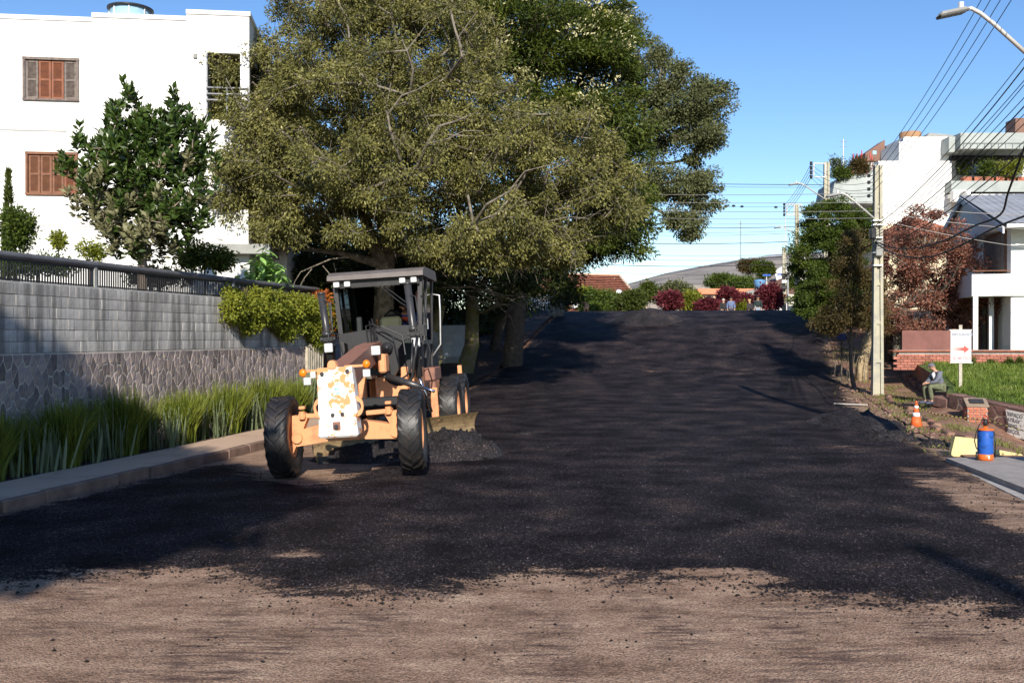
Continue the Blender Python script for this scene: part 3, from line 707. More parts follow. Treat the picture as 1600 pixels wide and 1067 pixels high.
# deep green tree with cream blossom
bx, by = P(800, 500, 42).x, 42.; bz = G(bx, by)
rr = np.random.default_rng(77)
clB = lobes_px([(700, 0, 40, 90, 45, 3, 40), (790, 60, 40, 90, 60, 3, 46), (870, 60, 40, 100, 60, 3, 50), (930, 140, 40, 70, 75, 3, 44), (960, 230, 40, 50, 70, 2.5, 34),
                (975, 320, 40, 38, 50, 2, 22), (960, 375, 40, 60, 24, 2, 22), (900, 385, 40.5, 60, 20, 2, 16), (850, 180, 40, 90, 60, 3, 34), (800, -60, 41, 130, 60, 3, 34), (960, 60, 41, 50, 50, 2, 16), (560, 10, 40, 70, 50, 3, 24), (760, 120, 40, 60, 60, 2, 20), (640, 200, 41, 110, 80, 2, 44), (760, 260, 41, 110, 70, 2, 40), (530, 260, 40, 80, 60, 2, 30), (480, 160, 40, 50, 60, 2, 18)], rr)
tB, r2 = tree('blossoming_tree', 'tall deep green tree with cream blossom tips behind the olive tree', 'tree', (bx, by, bz),
     [[(bx, by, bz-.1, .5), T(810, 440, 42, .42), T(820, 340, 42, .34), T(830, 230, 41.5, .24), T(840, 120, 41, .16), T(820, 30, 41, .1)], [T(820, 340, 42, .3), T(900, 300, 41.5, .2), T(950, 280, 41, .1)]],
     clB, L_dark, M_barkd, 9, per=300, rad=.8, ln=.19, wd=.06, droop=.1, flat=.5, tip=.02)
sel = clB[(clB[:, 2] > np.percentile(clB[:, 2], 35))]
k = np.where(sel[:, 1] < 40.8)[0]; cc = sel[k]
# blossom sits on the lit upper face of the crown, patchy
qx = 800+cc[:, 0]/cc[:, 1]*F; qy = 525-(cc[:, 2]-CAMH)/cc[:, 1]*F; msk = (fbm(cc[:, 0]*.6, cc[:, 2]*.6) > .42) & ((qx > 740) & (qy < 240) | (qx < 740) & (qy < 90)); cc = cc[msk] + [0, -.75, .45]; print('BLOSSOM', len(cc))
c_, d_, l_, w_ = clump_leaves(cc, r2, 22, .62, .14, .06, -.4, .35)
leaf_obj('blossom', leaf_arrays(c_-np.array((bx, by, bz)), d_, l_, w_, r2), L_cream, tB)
# grey green tree at the crest, crown hanging over the road
bx, by = P(868, 500, 54).x, 54.; bz = G(bx, by)
rr = np.random.default_rng(78)
clC = lobes_px([(960, 50, 52, 50, 45, 2.5, 34), (1010, 110, 52, 55, 50, 2.5, 40), (1060, 150, 52, 60, 45, 2.5, 44), (1105, 160, 52, 34, 30, 2, 22), (1090, 205, 52, 42, 28, 2, 26), (1040, 210, 52, 40, 26, 2, 14),
                (1095, 255, 52, 18, 40, 1.2, 14), (1050, 290, 52, 50, 26, 2, 24), (1020, 270, 52, 22, 50, 1.5, 10), (1100, 310, 52, 24, 25, 1.5, 13), (1065, 345, 52, 28, 20, 1.5, 13), (900, 10, 53, 50, 30, 2.5, 20), (1075, 362, 52, 12, 10, .8, 4), (990, 180, 52, 40, 60, 2, 18)], rr)
tree('grey_green_tree', 'grey green tree at the crest with an open drooping crown over the street', 'tree', (bx, by, bz),
     [[(bx, by, bz-.1, .5), T(880, 400, 54, .42), T(910, 330, 53.5, .36), T(960, 262, 53, .3), T(1000, 210, 52.5, .22), T(1030, 165, 52, .14)],
      [T(960, 262, 53, .2), T(1000, 318, 52.5, .15), T(1050, 302, 52, .1)], [T(1000, 210, 52.5, .16), T(1050, 190, 52, .1), T(1090, 150, 52, .06)], [T(960, 262, 53, .24), T(965, 160, 52.5, .15), T(955, 80, 52, .08)]],
     clC, L_grey, M_bark, 10, per=260, rad=.62, ln=.15, wd=.075, droop=.3, flat=.7, tip=.02)

# glossy broad-leaved tree behind the left wall
rr = np.random.default_rng(79)
clM = lobes_px([(205, 152, 21.5, 12, 24, .25, 7), (178, 178, 21.5, 14, 18, .3, 6), (275, 168, 21.5, 14, 26, .3, 8), (240, 190, 21.4, 30, 24, .5, 12), (140, 300, 21.3, 34, 40, .6, 16), (300, 330, 21.3, 26, 40, .6, 12), (210, 215, 21.5, 50, 40, .8, 22), (285, 215, 21.5, 40, 42, .8, 20), (170, 290, 21.3, 52, 50, .8, 26), (250, 290, 21.3, 60, 60, 1.0, 36),
                (315, 215, 21.5, 24, 40, .5, 14), (200, 260, 21.2, 80, 70, .9, 60), (270, 250, 21.2, 60, 60, .8, 46), (230, 340, 21.2, 80, 50, .9, 60), (190, 200, 21.3, 34, 30, .5, 16), (320, 275, 21.4, 22, 40, .5, 10), (215, 350, 21.3, 70, 40, .9, 30), (130, 215, 21.4, 14, 18, .3, 4), (110, 260, 21.3, 18, 24, .4, 6), (230, 385, 21.3, 50, 26, .8, 14), (170, 240, 21.4, 40, 30, .5, 12)], rr, 1.12)
v = P(225, 400, 21.5); base = (v.x, 21.5, 1.98)
mg = empty('broadleaf_tree', base, 0, 'glossy dark green broad-leaved tree in front of the white house', 'tree')
Vt, Ft = limbs_mesh([[(base[0], base[1], 1.9, .12), T(222, 370, 21.5, .09), T(225, 320, 21.5, .07), T(240, 260, 21.5, .05)], [T(222, 380, 21.5, .07), T(195, 360, 21.4, .06), T(180, 310, 21.4, .04)]], clM, rr, tip=.008, step=.35, wob=.06)
link('trunk', np_mesh('trunk', Vt-np.array(base), Ft, mat('smooth_grey_bark', (.28, .22, .17), .8, .2, 8), smooth=True), mg)
def rosettes(cl, rr, per, ln, wd, upb=.35, rise=.30):
    n = len(cl)*per; k = np.repeat(np.arange(len(cl)), per)
    axis = unit(np.column_stack([rr.normal(0, .28, len(cl)), rr.normal(-.15, .28, len(cl)), np.full(len(cl), 1.0)]))[k]
    hh = (rr.random(n)-.75)*rise
    q = unit(rr.normal(size=(n, 3))); q = unit(q - (q*axis).sum(1, keepdims=True)*axis)
    tilt = (.25 + .75*rr.random(n))[:, None]
    d = q*tilt + axis*(upb + (hh/rise+.4)[:, None]*.9)
    return cl[k] + axis*hh[:, None], d, ln*(.7+.5*rr.random(n)), wd*(.8+.4*rr.random(n))
def rose_two(cl, mixf):
    c, d, l, w = rosettes(cl, rr, 27, .19, .066)
    V = leaf_arrays(c-np.array(base), d, l, w, rr, fold=.4)
    return V
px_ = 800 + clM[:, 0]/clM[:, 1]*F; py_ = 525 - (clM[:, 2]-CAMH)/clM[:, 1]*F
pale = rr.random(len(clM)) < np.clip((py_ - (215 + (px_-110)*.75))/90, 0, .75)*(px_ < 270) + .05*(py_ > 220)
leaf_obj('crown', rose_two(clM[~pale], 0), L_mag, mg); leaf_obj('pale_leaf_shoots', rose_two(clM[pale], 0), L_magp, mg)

# columnar cypress and leafy shrub at the far left, garden plants showing over the wall
def conifer(px, py0, py1, Y, wpx, lab, seed, name='cypress'):
    r = np.random.default_rng(seed); v = P(px, py0, Y); base = (v.x, v.y, 1.95)
    root = empty(name, base, 0, lab, 'conifer'); h = P(px, py1, Y).z - base[2]
    b = MB(); b.tube([(0, 0, 0), (0, 0, h*.9)], [.05, .01], 6); b.build('trunk', M_barkd, root)
    n = 2600; u = r.random(n)**1.3; th = r.random(n)*6.28; R_ = wpx*Y/F*(1-u)**.8*(.4+.6*r.random(n)**.5)
    c = np.column_stack([R_*np.cos(th), R_*np.sin(th), .1+u*h*.97]); d = np.column_stack([np.cos(th)*.5, np.sin(th)*.5, np.full(n, 1.0)]) + r.normal(0, .25, (n, 3))
    leaf_obj('crown', leaf_arrays(c, d, .13*(.6+.6*r.random(n)), np.full(n, .03), r), L_cyp, root)
conifer(14, 400, 268, 20.5, 16, 'thin pointed cypress rising over the wall at the left edge', 61)
def shrub(name, label, px, py, Y, rx, ry, dm, leafm, seed, cnt=26, per=90, rad=.25, ln=.08, wd=.035, zb=None, cat='shrub', barkm=None, droop=.1, group=None, dx=0):
    rr = np.random.default_rng(seed); v = P(px, py+ry, Y)
    zb = G(v.x, v.y) if zb is None else zb
    base = (v.x, v.y, zb); q5 = [(px + rx*rr.uniform(-.55, .55), py + ry*rr.uniform(-.35, .45), Y, rx*rr.uniform(.3, .6), ry*rr.uniform(.35, .65), dm*.7, max(3, int(cnt*.28))) for _ in range(4)]
    cl = lobes_px(q5 + [(px, py+ry*.2, Y, rx*.7, ry*.7, dm, max(3, int(cnt*.4)))], rr, shell=.1)
    top = P(px, py, Y)
    return tree(name, label, cat, base, [[(base[0], base[1], zb-.05, max(.02, rx*Y/F*.06)), (top.x, top.y, (zb+top.z)/2, max(.015, rx*Y/F*.045)), (top.x, top.y, top.z, max(.01, rx*Y/F*.03))]],
         cl, leafm, barkm or M_barkd, seed, per=per, rad=rad, ln=ln, wd=wd, droop=droop, tip=.006, step=.4, flat=.8, group=group)[0]
shrub('garden_shrub', 'loose leafy shrub beside the cypress at the left edge', 25, 350, 20, 22, 40, .4, L_green, 62, cnt=30, zb=1.95)
shrub('garden_shrub', 'small thin shoot over the wall between the cypress and the glossy tree', 92, 375, 19.5, 6, 16, .15, L_lime, 63, cnt=8, per=40, rad=.12, zb=1.95)
shrub('garden_shrub', 'yellow green shrub at the foot of the glossy tree', 140, 396, 20.3, 24, 12, .3, L_lime, 64, cnt=14, per=50, rad=.18, zb=1.95)
shrub('garden_shrub', 'dark green shrub under the balcony just right of the glossy tree', 320, 402, 24.6, 44, 20, .6, L_dark, 65, cnt=26, per=80, rad=.3, ln=.1, wd=.06, zb=1.95)
shrub('garden_shrub', 'shaded shrubs seen through the bar fence at the left', 60, 412, 19.6, 80, 14, .3, L_green, 66, cnt=40, per=50, rad=.2, zb=1.95)
shrub('garden_shrub', 'shaded shrubs seen through the bar fence under the glossy tree', 250, 430, 23, 70, 14, .3, L_dark, 67, cnt=40, per=60, rad=.25, zb=1.95)
# big-leaf plant: every leaf its own part
v = P(415, 440, 27.4); bl = empty('large_leaf_plant', (v.x, v.y, 1.98), 0, 'bright green plant with large soft leaves above the corrugated wall capping', 'plant')
Mll = mat('soft_green_leaf', (.17, .32, .06), .6, .2, 8, island=.25, col2=(.26, .42, .12), mix=(.4, .6))
lm = []
for q in range(4):
    b = MB(); L_ = .26 + .03*q; n = 6; vs = []; fs = []
    for i in range(n+1):
        u = i/n; w = .075*math.sin(math.pi*min(1, u*.95+.05))**.7*(1.15-.5*u); zc = -.10*u*u*L_*4*.5
        vs += [(u*L_, w, zc+.02), (u*L_, 0, zc), (u*L_, -w, zc+.02)]
    for i in range(n): fs += [(i*3, i*3+1, i*3+4, i*3+3), (i*3+1, i*3+2, i*3+5, i*3+4)]
    b.add(vs, fs); o = b.build('leaf', Mll, bl, fix=False); lm.append(o.data); bpy.data.objects.remove(o)
rr = np.random.default_rng(5); b = MB()
for i in range(20):
    a = rr.uniform(0, 6.28); x, y = rr.normal(0, .40), rr.normal(0, .2); h = 1.75 + 1.0*(1-abs(x)*1.0)*rr.random()
    b.tube([(x*.3, y*.3, 0), (x*.7, y*.7, h*.6), (x, y, h)], [.016, .012, .007], 5)
    for k in range(9):
        th = k*2.4 + a; o = link('leaf', lm[(i+k) % 4], bl); o.location = (x, y, h - .05*k)
        o.rotation_euler = (rr.normal(0, .2), rr.uniform(-.25, .75), th); s = rr.uniform(1.0, 1.4); o.scale = (s, s, s)
b.build('stem', mat('green_stem', (.10, .17, .05), .7), bl)

# ---- right side trees
bx, by = P(1297, 520, 45).x, 45.; bz = G(bx, by)
rr = np.random.default_rng(90)
clG = lobes_px([(1300, 350, 45, 52, 40, 1.6, 60), (1290, 400, 45, 52, 50, 1.8, 80), (1275, 450, 45, 38, 44, 1.6, 50), (1265, 480, 45, 24, 20, 1.2, 16), (1330, 370, 45, 36, 50, 1.5, 36), (1320, 440, 45, 40, 40, 1.5, 30)], rr)
tree('dense_green_tree', 'dense rounded green tree beside the street left of the concrete pole', 'tree', (bx, by, bz), [[(bx, by, bz-.1, .2), T(1297, 480, 45, .16), T(1297, 420, 45, .12), T(1300, 350, 45, .06)]],
     clG, L_green, M_bark, 11, per=330, rad=.40, ln=.10, wd=.05, droop=0, tip=.01)
bx, by = P(1333, 612, 34.5).x, 34.3; bz = G(bx, by)
rr = np.random.default_rng(91)
clH = lobes_px([(1330, 400, 34.5, 26, 40, .8, 22), (1335, 460, 34.5, 42, 40, 1.0, 34), (1310, 500, 34.5, 30, 22, .8, 18), (1350, 500, 34.5, 34, 24, .8, 18), (1325, 430, 34.5, 28, 40, .8, 16), (1292, 506, 34.5, 22, 12, .5, 8)], rr)
tree('bronze_tree', 'slender dark stemmed tree with bronze green foliage directly left of the concrete pole', 'tree', (bx, by, bz),
     [[(bx, by, bz-.1, .09), T(1330, 580, 34.4, .065), T(1329, 530, 34.4, .055), T(1332, 480, 34.4, .04), T(1335, 420, 34.4, .02)], [T(1329, 540, 34.4, .04), T(1322, 520, 34.4, .035), T(1318, 495, 34.4, .03)], [T(1330, 530, 34.4, .045), T(1345, 510, 34.4, .03), T(1358, 490, 34.4, .02)]],
     clH, L_brown, M_barkd, 12, per=220, rad=.38, ln=.085, wd=.04, droop=.1, tip=.008, step=.4)
bx, by = P(1400, 560, 38).x, 38.; bz = float(lawn_z(*ST(bx, by)))
rr = np.random.default_rng(92)
clR = lobes_px([(1440, 365, 38, 56, 42, 1.6, 44), (1395, 410, 38, 40, 50, 1.6, 36), (1460, 420, 38, 70, 46, 1.8, 64), (1425, 480, 38, 70, 40, 1.8, 56), (1490, 470, 38, 50, 30, 1.4, 26), (1508, 405, 36.6, 24, 30, .7, 14),
                (1540, 480, 36.4, 22, 26, .6, 12), (1450, 515, 37.5, 40, 16, 1.2, 14), (1395, 500, 37.6, 40, 24, 1.2, 16), (1500, 500, 37.4, 20, 18, .6, 7)], rr)
tree('russet_tree', 'wide crape tree with russet autumn leaves in front of the white building', 'tree', (bx, by, bz),
     [[(bx, by, bz-.1, .14), T(1400, 535, 38, .11), T(1415, 480, 38, .1), T(1440, 420, 38, .08), T(1445, 370, 38, .04)], [T(1415, 480, 38, .08), T(1470, 450, 37.6, .06), T(1510, 440, 37, .04)], [T(1402, 520, 38, .08), T(1385, 460, 38, .05)]],
     clR, L_red, M_bark, 13, per=150, rad=.36, ln=.10, wd=.05, droop=.15, tip=.01, twigs=4, twlen=.5)
# leaning pale stump-like trunk and its twigs by the slender tree
bx, by = P(1345, 595, 36).x, 36.; bz = G(bx, by)
st = empty('bare_trunk', (bx, by, bz), 0, 'pale leaning cut trunk between the bronze tree and the concrete pole', 'tree stump')
b = MB(); b.smooth = True
t0 = P(1345, 600, 36)-Vector((bx, by, bz))
for k in range(5):
    a = k*1.3; off = Vector((.09*math.cos(a), .09*math.sin(a), 0))
    b.tube([off*1.7+Vector((0, 0, -.2)), Vector((.05, 0, .7))+off*1.2, Vector((.26, 0, 1.5))+off*1.1, Vector((.50, 0, 2.25))+off*.7], [.13, .11, .10, .05], 7)
b.build('trunk', mat('peeled_bark', (.42, .33, .20), .9, .3, 9, .6, 30, col2=(.22, .16, .09), mix=(.45, .6)), st)
rr = np.random.default_rng(12); b = MB()
for k in range(14):
    x, y = rr.uniform(-.9, .2), rr.uniform(-.6, .4); a = rr.uniform(0, 6.28)
    b.tube([(x, y, -.1), (x+.1*math.cos(a), y, .5), (x+.3*math.cos(a), y+.2*math.sin(a), 1.0+.5*rr.random())], [.014, .01, .004], 4)
b.build('sucker_twig', M_bark, st)
# pale double trunk further up the path
bx, by = P(1296, 523, 50).x, 50.; bz = G(bx, by)
st = empty('bare_trunk', (bx, by, bz), 0, 'pale twin posts of cut trunk standing up the path behind the waste basket', 'tree stump')
for k, dx in enumerate((-.2, .28)):
    b = MB(); b.smooth = True; b.tube([(dx, 0, -.3), (dx+.02, 0, .5), (dx-.03, 0, 1.1)], [.17, .14, .13], 8); b.build('trunk', mat('pale_stump%d' % k, (.5, .42, .26), .9, .2, 6), st)

# tree behind the camera whose shade falls over the lower left of the street
rr = np.random.default_rng(95); cl = []
for (x, y, z, rx, ry, rz, k) in [(-4.9, -7, 10.2, 2.4, 2.0, 1.6, 130), (-7.6, -7, 11.1, 2.6, 2.2, 2.6, 250), (-11.5, -7, 11.2, 4, 2.4, 2.9, 320), (-18, -7, 10.8, 5, 2.6, 2.8, 230), (-3.4, -6.5, 10.2, 1.0, 1.0, .8, 26)]:
    q = unit(rr.normal(size=(k, 3)))*(.2+.8*rr.random((k, 1))**.5); cl.append(np.array([x, y, z]) + q*[rx, ry, rz])
cl = np.vstack(cl)
tree('roadside_tree', 'broad tree standing behind the viewpoint on the left side', 'tree', (-13, -7, 0), [[(-13, -7, -.1, .5), (-13, -7, 3, .4), (-13, -7, 6, .33), (-12, -7, 9, .2)], [(-13, -7, 6, .25), (-9, -7, 8.5, .15)], [(-13, -7, 6, .25), (-18, -7, 8.5, .15)]],
     cl, L_olive, M_barkd, 14, per=140, rad=.95, ln=.42, wd=.24)
# ---------------------------------------------------------------- left boundary wall
TW = -11.8                        # wall face (road side)
def WP(s, z, off=0.0): x, y = XY(s, TW+off); return Vector((x, y, z))
wo = WP(13, 0); Rw = Matrix.Rotation(math.pi/2 - A0, 4, 'Z')   # local x = along the wall (away), local y = into the garden
wall = empty('boundary_wall', wo, math.pi/2 - A0, 'long grey concrete block wall on a rubble stone base with dark bar fence on top', 'wall')
SW0, SW1 = -6.0, 14.4             # local extent
b = MB(); b.box(((SW0+SW1)/2, .20, .95), (SW1-SW0, .30, 2.1)); b.box(((SW0+SW1)/2, .19, 2.60), (SW1-SW0, .22, 1.26)); b.build('mortar_core', M_mort, wall)
M_block = mat('concrete_block', (.46, .44, .41), .95, .2, 2.5, .5, 60, island=.14, col2=(.33, .315, .295), mix=(.42, .66))
# soot streaks running down the blocks
def add_streaks(m):
    N = m.node_tree.nodes; L = m.node_tree.links; b = N['Principled BSDF']; src = b.inputs['Base Color'].links[0].from_socket
    g = N.new('ShaderNodeNewGeometry'); mp = N.new('ShaderNodeMapping'); mp.inputs['Scale'].default_value = (5, 5, .35); L.new(g.outputs['Position'], mp.inputs[0])
    n = N.new('ShaderNodeTexNoise'); n.inputs['Scale'].default_value = 1; n.inputs['Detail'].default_value = 5; L.new(mp.outputs[0], n.inputs[0])
    mr = N.new('ShaderNodeMapRange'); mr.inputs[1].default_value = .42; mr.inputs[2].default_value = .62; mr.inputs[3].default_value = 1.15; mr.inputs[4].default_value = .5; L.new(n.outputs[0], mr.inputs[0])
    h = N.new('ShaderNodeHueSaturation'); L.new(src, h.inputs['Color']); L.new(mr.outputs[0], h.inputs['Value']); L.new(h.outputs[0], b.inputs['Base Color'])
add_streaks(M_block)
bm_ = {}
for w in (.18, .27, .36):
    b = MB(); b.box((0, 0, 0), (w-.009, .05, .191), bev=.003); o = b.build('concrete_block', M_block, wall); bm_[w] = o.data; bpy.data.objects.remove(o)
cnt = 0; rest = MB()
rowz = [2.0 + .2*k + .1 for k in range(6)] + [3.2+.03]
blocks = []
for k in range(6):
    x = SW0 + (k % 2)*.13
    while x < SW1-.2:
        w = random.choice((.18, .27, .27, .36, .36)); blocks.append((x+w/2, 2.105+.2*k, w)); x += w
vis = [q for q in blocks if q[0] > .35]; vis.sort(key=lambda q: q[0]); keep = vis[:296]; ks_ = set(keep)
for q in blocks:
    x, z, w = q; dy = .068 + random.uniform(-.004, .004)
    if q in ks_:
        o = link('concrete_block', bm_[w], wall); o.location = (x, dy, z + random.uniform(-.002, .002)); o.rotation_euler = (0, random.uniform(-.006, .006), random.uniform(-.006, .006))
    else: rest.box((x, dy, z), (w-.009, .05, .191), bev=.003)
o = rest.build('concrete_block', M_block, wall); o['kind'] = 'stuff'
# rubble base: upright irregular flat stones from a Voronoi cut
def voronoi_cells(seeds, x0, x1, y0, y1, sx=1.0, k=16):
    sd = np.array(seeds); out = []
    for i, (x, y) in enumerate(seeds):
        poly = [(x0, y0), (x1, y0), (x1, y1), (x0, y1)]
        dd = ((sd[:, 0]-x)*sx)**2 + (sd[:, 1]-y)**2; near = np.argsort(dd)[1:k+1]
        for j in near:
            qx, qy = sd[j]; mx, my = (x+qx)/2, (y+qy)/2; nx, ny = (qx-x)*sx*sx, (qy-y)
            res = []; m = len(poly)
            for a in range(m):
                p, q = poly[a], poly[(a+1) % m]; da = (p[0]-mx)*nx+(p[1]-my)*ny; db = (q[0]-mx)*nx+(q[1]-my)*ny
                if da <= 0: res.append(p)
                if da*db < 0: u = da/(da-db); res.append((p[0]+(q[0]-p[0])*u, p[1]+(q[1]-p[1])*u))
            poly = res
            if len(poly) < 3: break
        out.append(poly)
    return out
def inset(poly, g):
    cx = sum(p[0] for p in poly)/len(poly); cy = sum(p[1] for p in poly)/len(poly); out = []
    for p in poly:
        d = math.hypot(p[0]-cx, p[1]-cy)+1e-6; f = max(.2, 1-g/d); out.append((cx+(p[0]-cx)*f, cy+(p[1]-cy)*f))
    return (cx, cy), out
def stone(b, poly, c, y, depth, dome, mapf):
    """flat stone with chamfered face; mapf(u,v,w)->3D, w towards the viewer"""
    n = len(poly)
    if n < 3: return
    ins = [(c[0]+(p[0]-c[0])*.80, c[1]+(p[1]-c[1])*.86) for p in poly]
    vs = [mapf(p[0], p[1], 0) for p in poly] + [mapf(p[0], p[1], depth*.7) for p in poly] + [mapf(p[0], p[1], depth+random.uniform(-dome, dome)) for p in ins]
    fs = []
    for i in range(n): j = (i+1) % n; fs += [(i, j, n+j, n+i), (n+i, n+j, 2*n+j, 2*n+i)]
    fs.append(tuple(range(2*n, 3*n))); b.add(vs, fs)
M_rub = mat('rubble_stone', (.20, .17, .18), .9, .2, 5, .5, 40, island=.45, col2=(.34, .27, .22), mix=(.4, .65))
M_rubm = mat('pale_pointing', (.52, .47, .40), .95, .15, 8, .6, 50)
b = MB(); b.box(((SW0+SW1)/2, .032, 1.0), (SW1-SW0, .055, 1.98)); b.build('pointing_mortar', M_rubm, wall)
seeds = []
x = SW0
ix = 0
while x < SW1:
    z = .05 + (ix % 2)*.14
    while z < 1.98: seeds.append((x + random.uniform(-.045, .045), z + random.uniform(-.11, .11))); z += .31
    x += .118; ix += 1
cells = voronoi_cells(seeds, SW0, SW1, 0.02, 1.99, 1.9, 22)
order = sorted([i for i in range(len(cells)) if len(cells[i]) >= 3 and seeds[i][0] > .6 and seeds[i][1] > .55], key=lambda i: seeds[i][0])[:300]
os_ = set(order); rest = MB()
for i, poly in enumerate(cells):
    if len(poly) < 3: continue
    c, q = inset(poly, .020); m = MB() if i in os_ else rest
    cx, cz = c
    if i in os_:
        stone(m, [(p[0]-cx, p[1]-cz) for p in q], (0, 0), 0, .007+random.uniform(0, .012), .003, lambda u, v, w: (u, -w, v))
        o = m.build('rubble_stone', M_rub, wall); o.location = (cx, .004, cz)
    else: stone(m, q, c, 0, .007+random.uniform(0, .012), .003, lambda u, v, w: (u, .004-w, v))
o = rest.build('rubble_stone', M_rub, wall); o['kind'] = 'stuff'
# bar fence with corrugated capping
M_fence = mat('fence_black', (.018, .018, .02), .5, .3, 5)
fe = empty('bar_fence', wall.matrix_basis @ Vector((0, 0, 0)) if False else wo + Vector((0, 0, 3.24)), math.pi/2 - A0, 'low black bar fence with grey corrugated capping on top of the block wall', 'fence')
b = MB(); x = SW0
while x < SW1: b.box((x, .2, .18), (.022, .022, .36)); x += .072
o = b.build('bar', M_fence, fe, fix=False); o['kind'] = 'stuff'
b = MB(); b.box(((SW0+SW1)/2, .2, .02), (SW1-SW0, .03, .03)); b.box(((SW0+SW1)/2, .2, .35), (SW1-SW0, .03, .03)); b.build('rail', M_fence, fe)
b = MB(); b.smooth = True; x = SW0; pts = []; rs = []
while x < SW1: pts.append((x, .2, .43)); rs.append(.068 if int(round((x-SW0)/.03)) % 2 else .054); x += .03
b.tube(pts, rs, 10); b.build('corrugated_capping', mat('capping_grey', (.11, .11, .12), .5, .2, 3), fe)
for x in (3.9, 9.3): 
    b = MB(); b.box((x, .2, .2), (.08, .08, .42)); b.build('post', mat('old_post', (.3, .3, .28), .8), fe)
# the pale upright slab end of the rubble base
b = MB(); M_slab = mat('pale_slab', (.42, .37, .28), .9, .3, 5, .5, 30)
ep = empty('stone_pier', wo + Rw.to_3x3() @ Vector((13.6, -.06, 0)), math.pi/2-A0, 'pale stone clad pier at the far end of the rubble wall beside the grader', 'pier')
for k in range(14):
    b = MB(); w = .075; b.box((-.52+k*w*1.05, 0, 1.0-.02*(k % 3)), (w*.9, .08+.02*(k % 2), 2.0+.05*(k % 4)), bev=.01, rot=(0, random.uniform(-.03, .03), 0)); b.build('slab', M_slab, ep)

# creeper hanging over the wall
rr = np.random.default_rng(33); pts = []
for i in range(430):
    s = rr.uniform(8.3, 14.6); u = (s-8.3)/6.3
    low = 2.75 - .42*math.sin(u*9)**2*(.4+u) - .35*u; z = 3.45 - (3.45-low)*rr.random()**.8
    pts.append((s, -.05 - rr.random()*.33*(1-abs(z-3.1)), z))
pts = np.array(pts)
v = empty('creeper', wo + Rw.to_3x3() @ Vector((8.3, 0, 3.2)), math.pi/2-A0, 'lime green creeper spilling over the grey block wall left of the grader', 'climbing plant')
loc = pts - [8.3, 0, 3.2]
c_, d_, l_, w_ = clump_leaves(loc, rr, 60, .16, .07, .045, .35, .9, outb=.3); d_ = d_ + np.array([0, -.5, 0])
leaf_obj('leaves', leaf_arrays(c_, d_, l_, w_, rr), L_lime, v)
b = MB()
for i in range(60):
    s = rr.uniform(.1, 6); z0 = .3
    b.tube([(s, -.02, z0), (s+rr.normal(0, .1), -.15, z0-.3), (s+rr.normal(0, .2), -.12, z0-.3-rr.uniform(.1, .6))], .006, 4)
b.build('runner', M_barkd, v)

# plants along the foot of the wall
def at_px(px, py, z=.1): x, y = g0(px, py, z); return Vector((x, y, z))
def tuft(p, h, spread, n, seed, label):
    r = np.random.default_rng(seed); th = r.random(n)*6.28; R_ = .14*np.sqrt(r.random(n))*2
    base = np.column_stack([R_*np.cos(th), R_*np.sin(th), np.zeros(n)])
    lean = (r.random(n)**1.4)*.42*spread; L_ = h*(.45+.62*r.random(n)); w = .009+.009*r.random(n)
    a2 = th + r.normal(0, .9, n); dx, dy = np.cos(a2), np.sin(a2)
    seg = 4; V = np.zeros((n, (seg+1)*2, 3))
    sx, sy = -dy, dx; q = r.random(n)*6.28; sx, sy = np.cos(q), np.sin(q)
    for k in range(seg+1):
        u = k/seg; out = lean*L_*u**1.8; zz = L_*u*(1-.12*u*lean*3)
        cx = base[:, 0]+dx*out; cy = base[:, 1]+dy*out; ww = w*(1-u**2*.95)
        V[:, k*2] = np.column_stack([cx+sx*ww, cy+sy*ww, zz]); V[:, k*2+1] = np.column_stack([cx-sx*ww, cy-sy*ww, zz])
    f = np.array([[k*2, k*2+1, k*2+3, k*2+2] for k in range(seg)])
    Fq = (f[None]+(np.arange(n)*(seg+1)*2)[:, None, None]).reshape(-1, 4)
    o = link('grass_tuft', np_mesh('grass_tuft', V.reshape(-1, 3), Fq, L_blade)); o.location = p
    return tag(o, label, 'ornamental grass', 'tall grass tufts along the foot of the wall')
def snakes(p, h, n, sx, seed, label):
    """upright sword-leaved clump along the wall"""
    r = np.random.default_rng(seed); root = empty('snake_plant', p, math.pi/2-A0, label, 'snake plant', 'snake plants between the grass tufts')
    b = MB()
    for i in range(n):
        x, y = r.uniform(-sx, sx), r.normal(0, .12); L_ = h*r.uniform(.6, 1.08); w = r.uniform(.018, .030); q = r.uniform(-.9, .9); lx, ly = r.normal(0, .16), r.normal(0, .12)
        ca_, sa_ = math.cos(q)*w, math.sin(q)*w; vs = []; k_ = 5
        for k in range(k_+1):
            u = k/k_; ww = 1.0 if u < .55 else max(.03, 1-((u-.55)/.45)**1.6); cx, cy = x+lx*u*L_, y+ly*u*L_
            vs += [(cx-ca_*ww, cy-sa_*ww, u*L_), (cx, cy+.010, u*L_), (cx+ca_*ww, cy+sa_*ww, u*L_)]
        fs = []
        for k in range(k_): fs += [(k*3, k*3+1, k*3+4, k*3+3), (k*3+1, k*3+2, k*3+5, k*3+4)]
        b.add(vs, fs)
    b.build('leaves', L_snake, root, fix=False); return root
WX = lambda s, t=-11.25: Vector(XY(s, t) + (float(prof(s))+.1,))
tl = [(12.9, 'grass tuft in shadow at the far left end of the planting bed'), (14.7, 'dark shaded grass tuft, second from the left edge'), (16.4, 'shaded grass tuft whose tip just catches the sun'),
      (18.4, 'sunlit grass tuft nearest to the shadow edge'), (20.3, 'sunlit green grass tuft in the middle of the lit planting bed'), (22.1, 'sunlit grass tuft with straw coloured blades left of the last one'), (23.6, 'tallest sunlit grass tuft nearest the grader wheel'), (11.4, 'grass tuft outside the left edge of the view')]
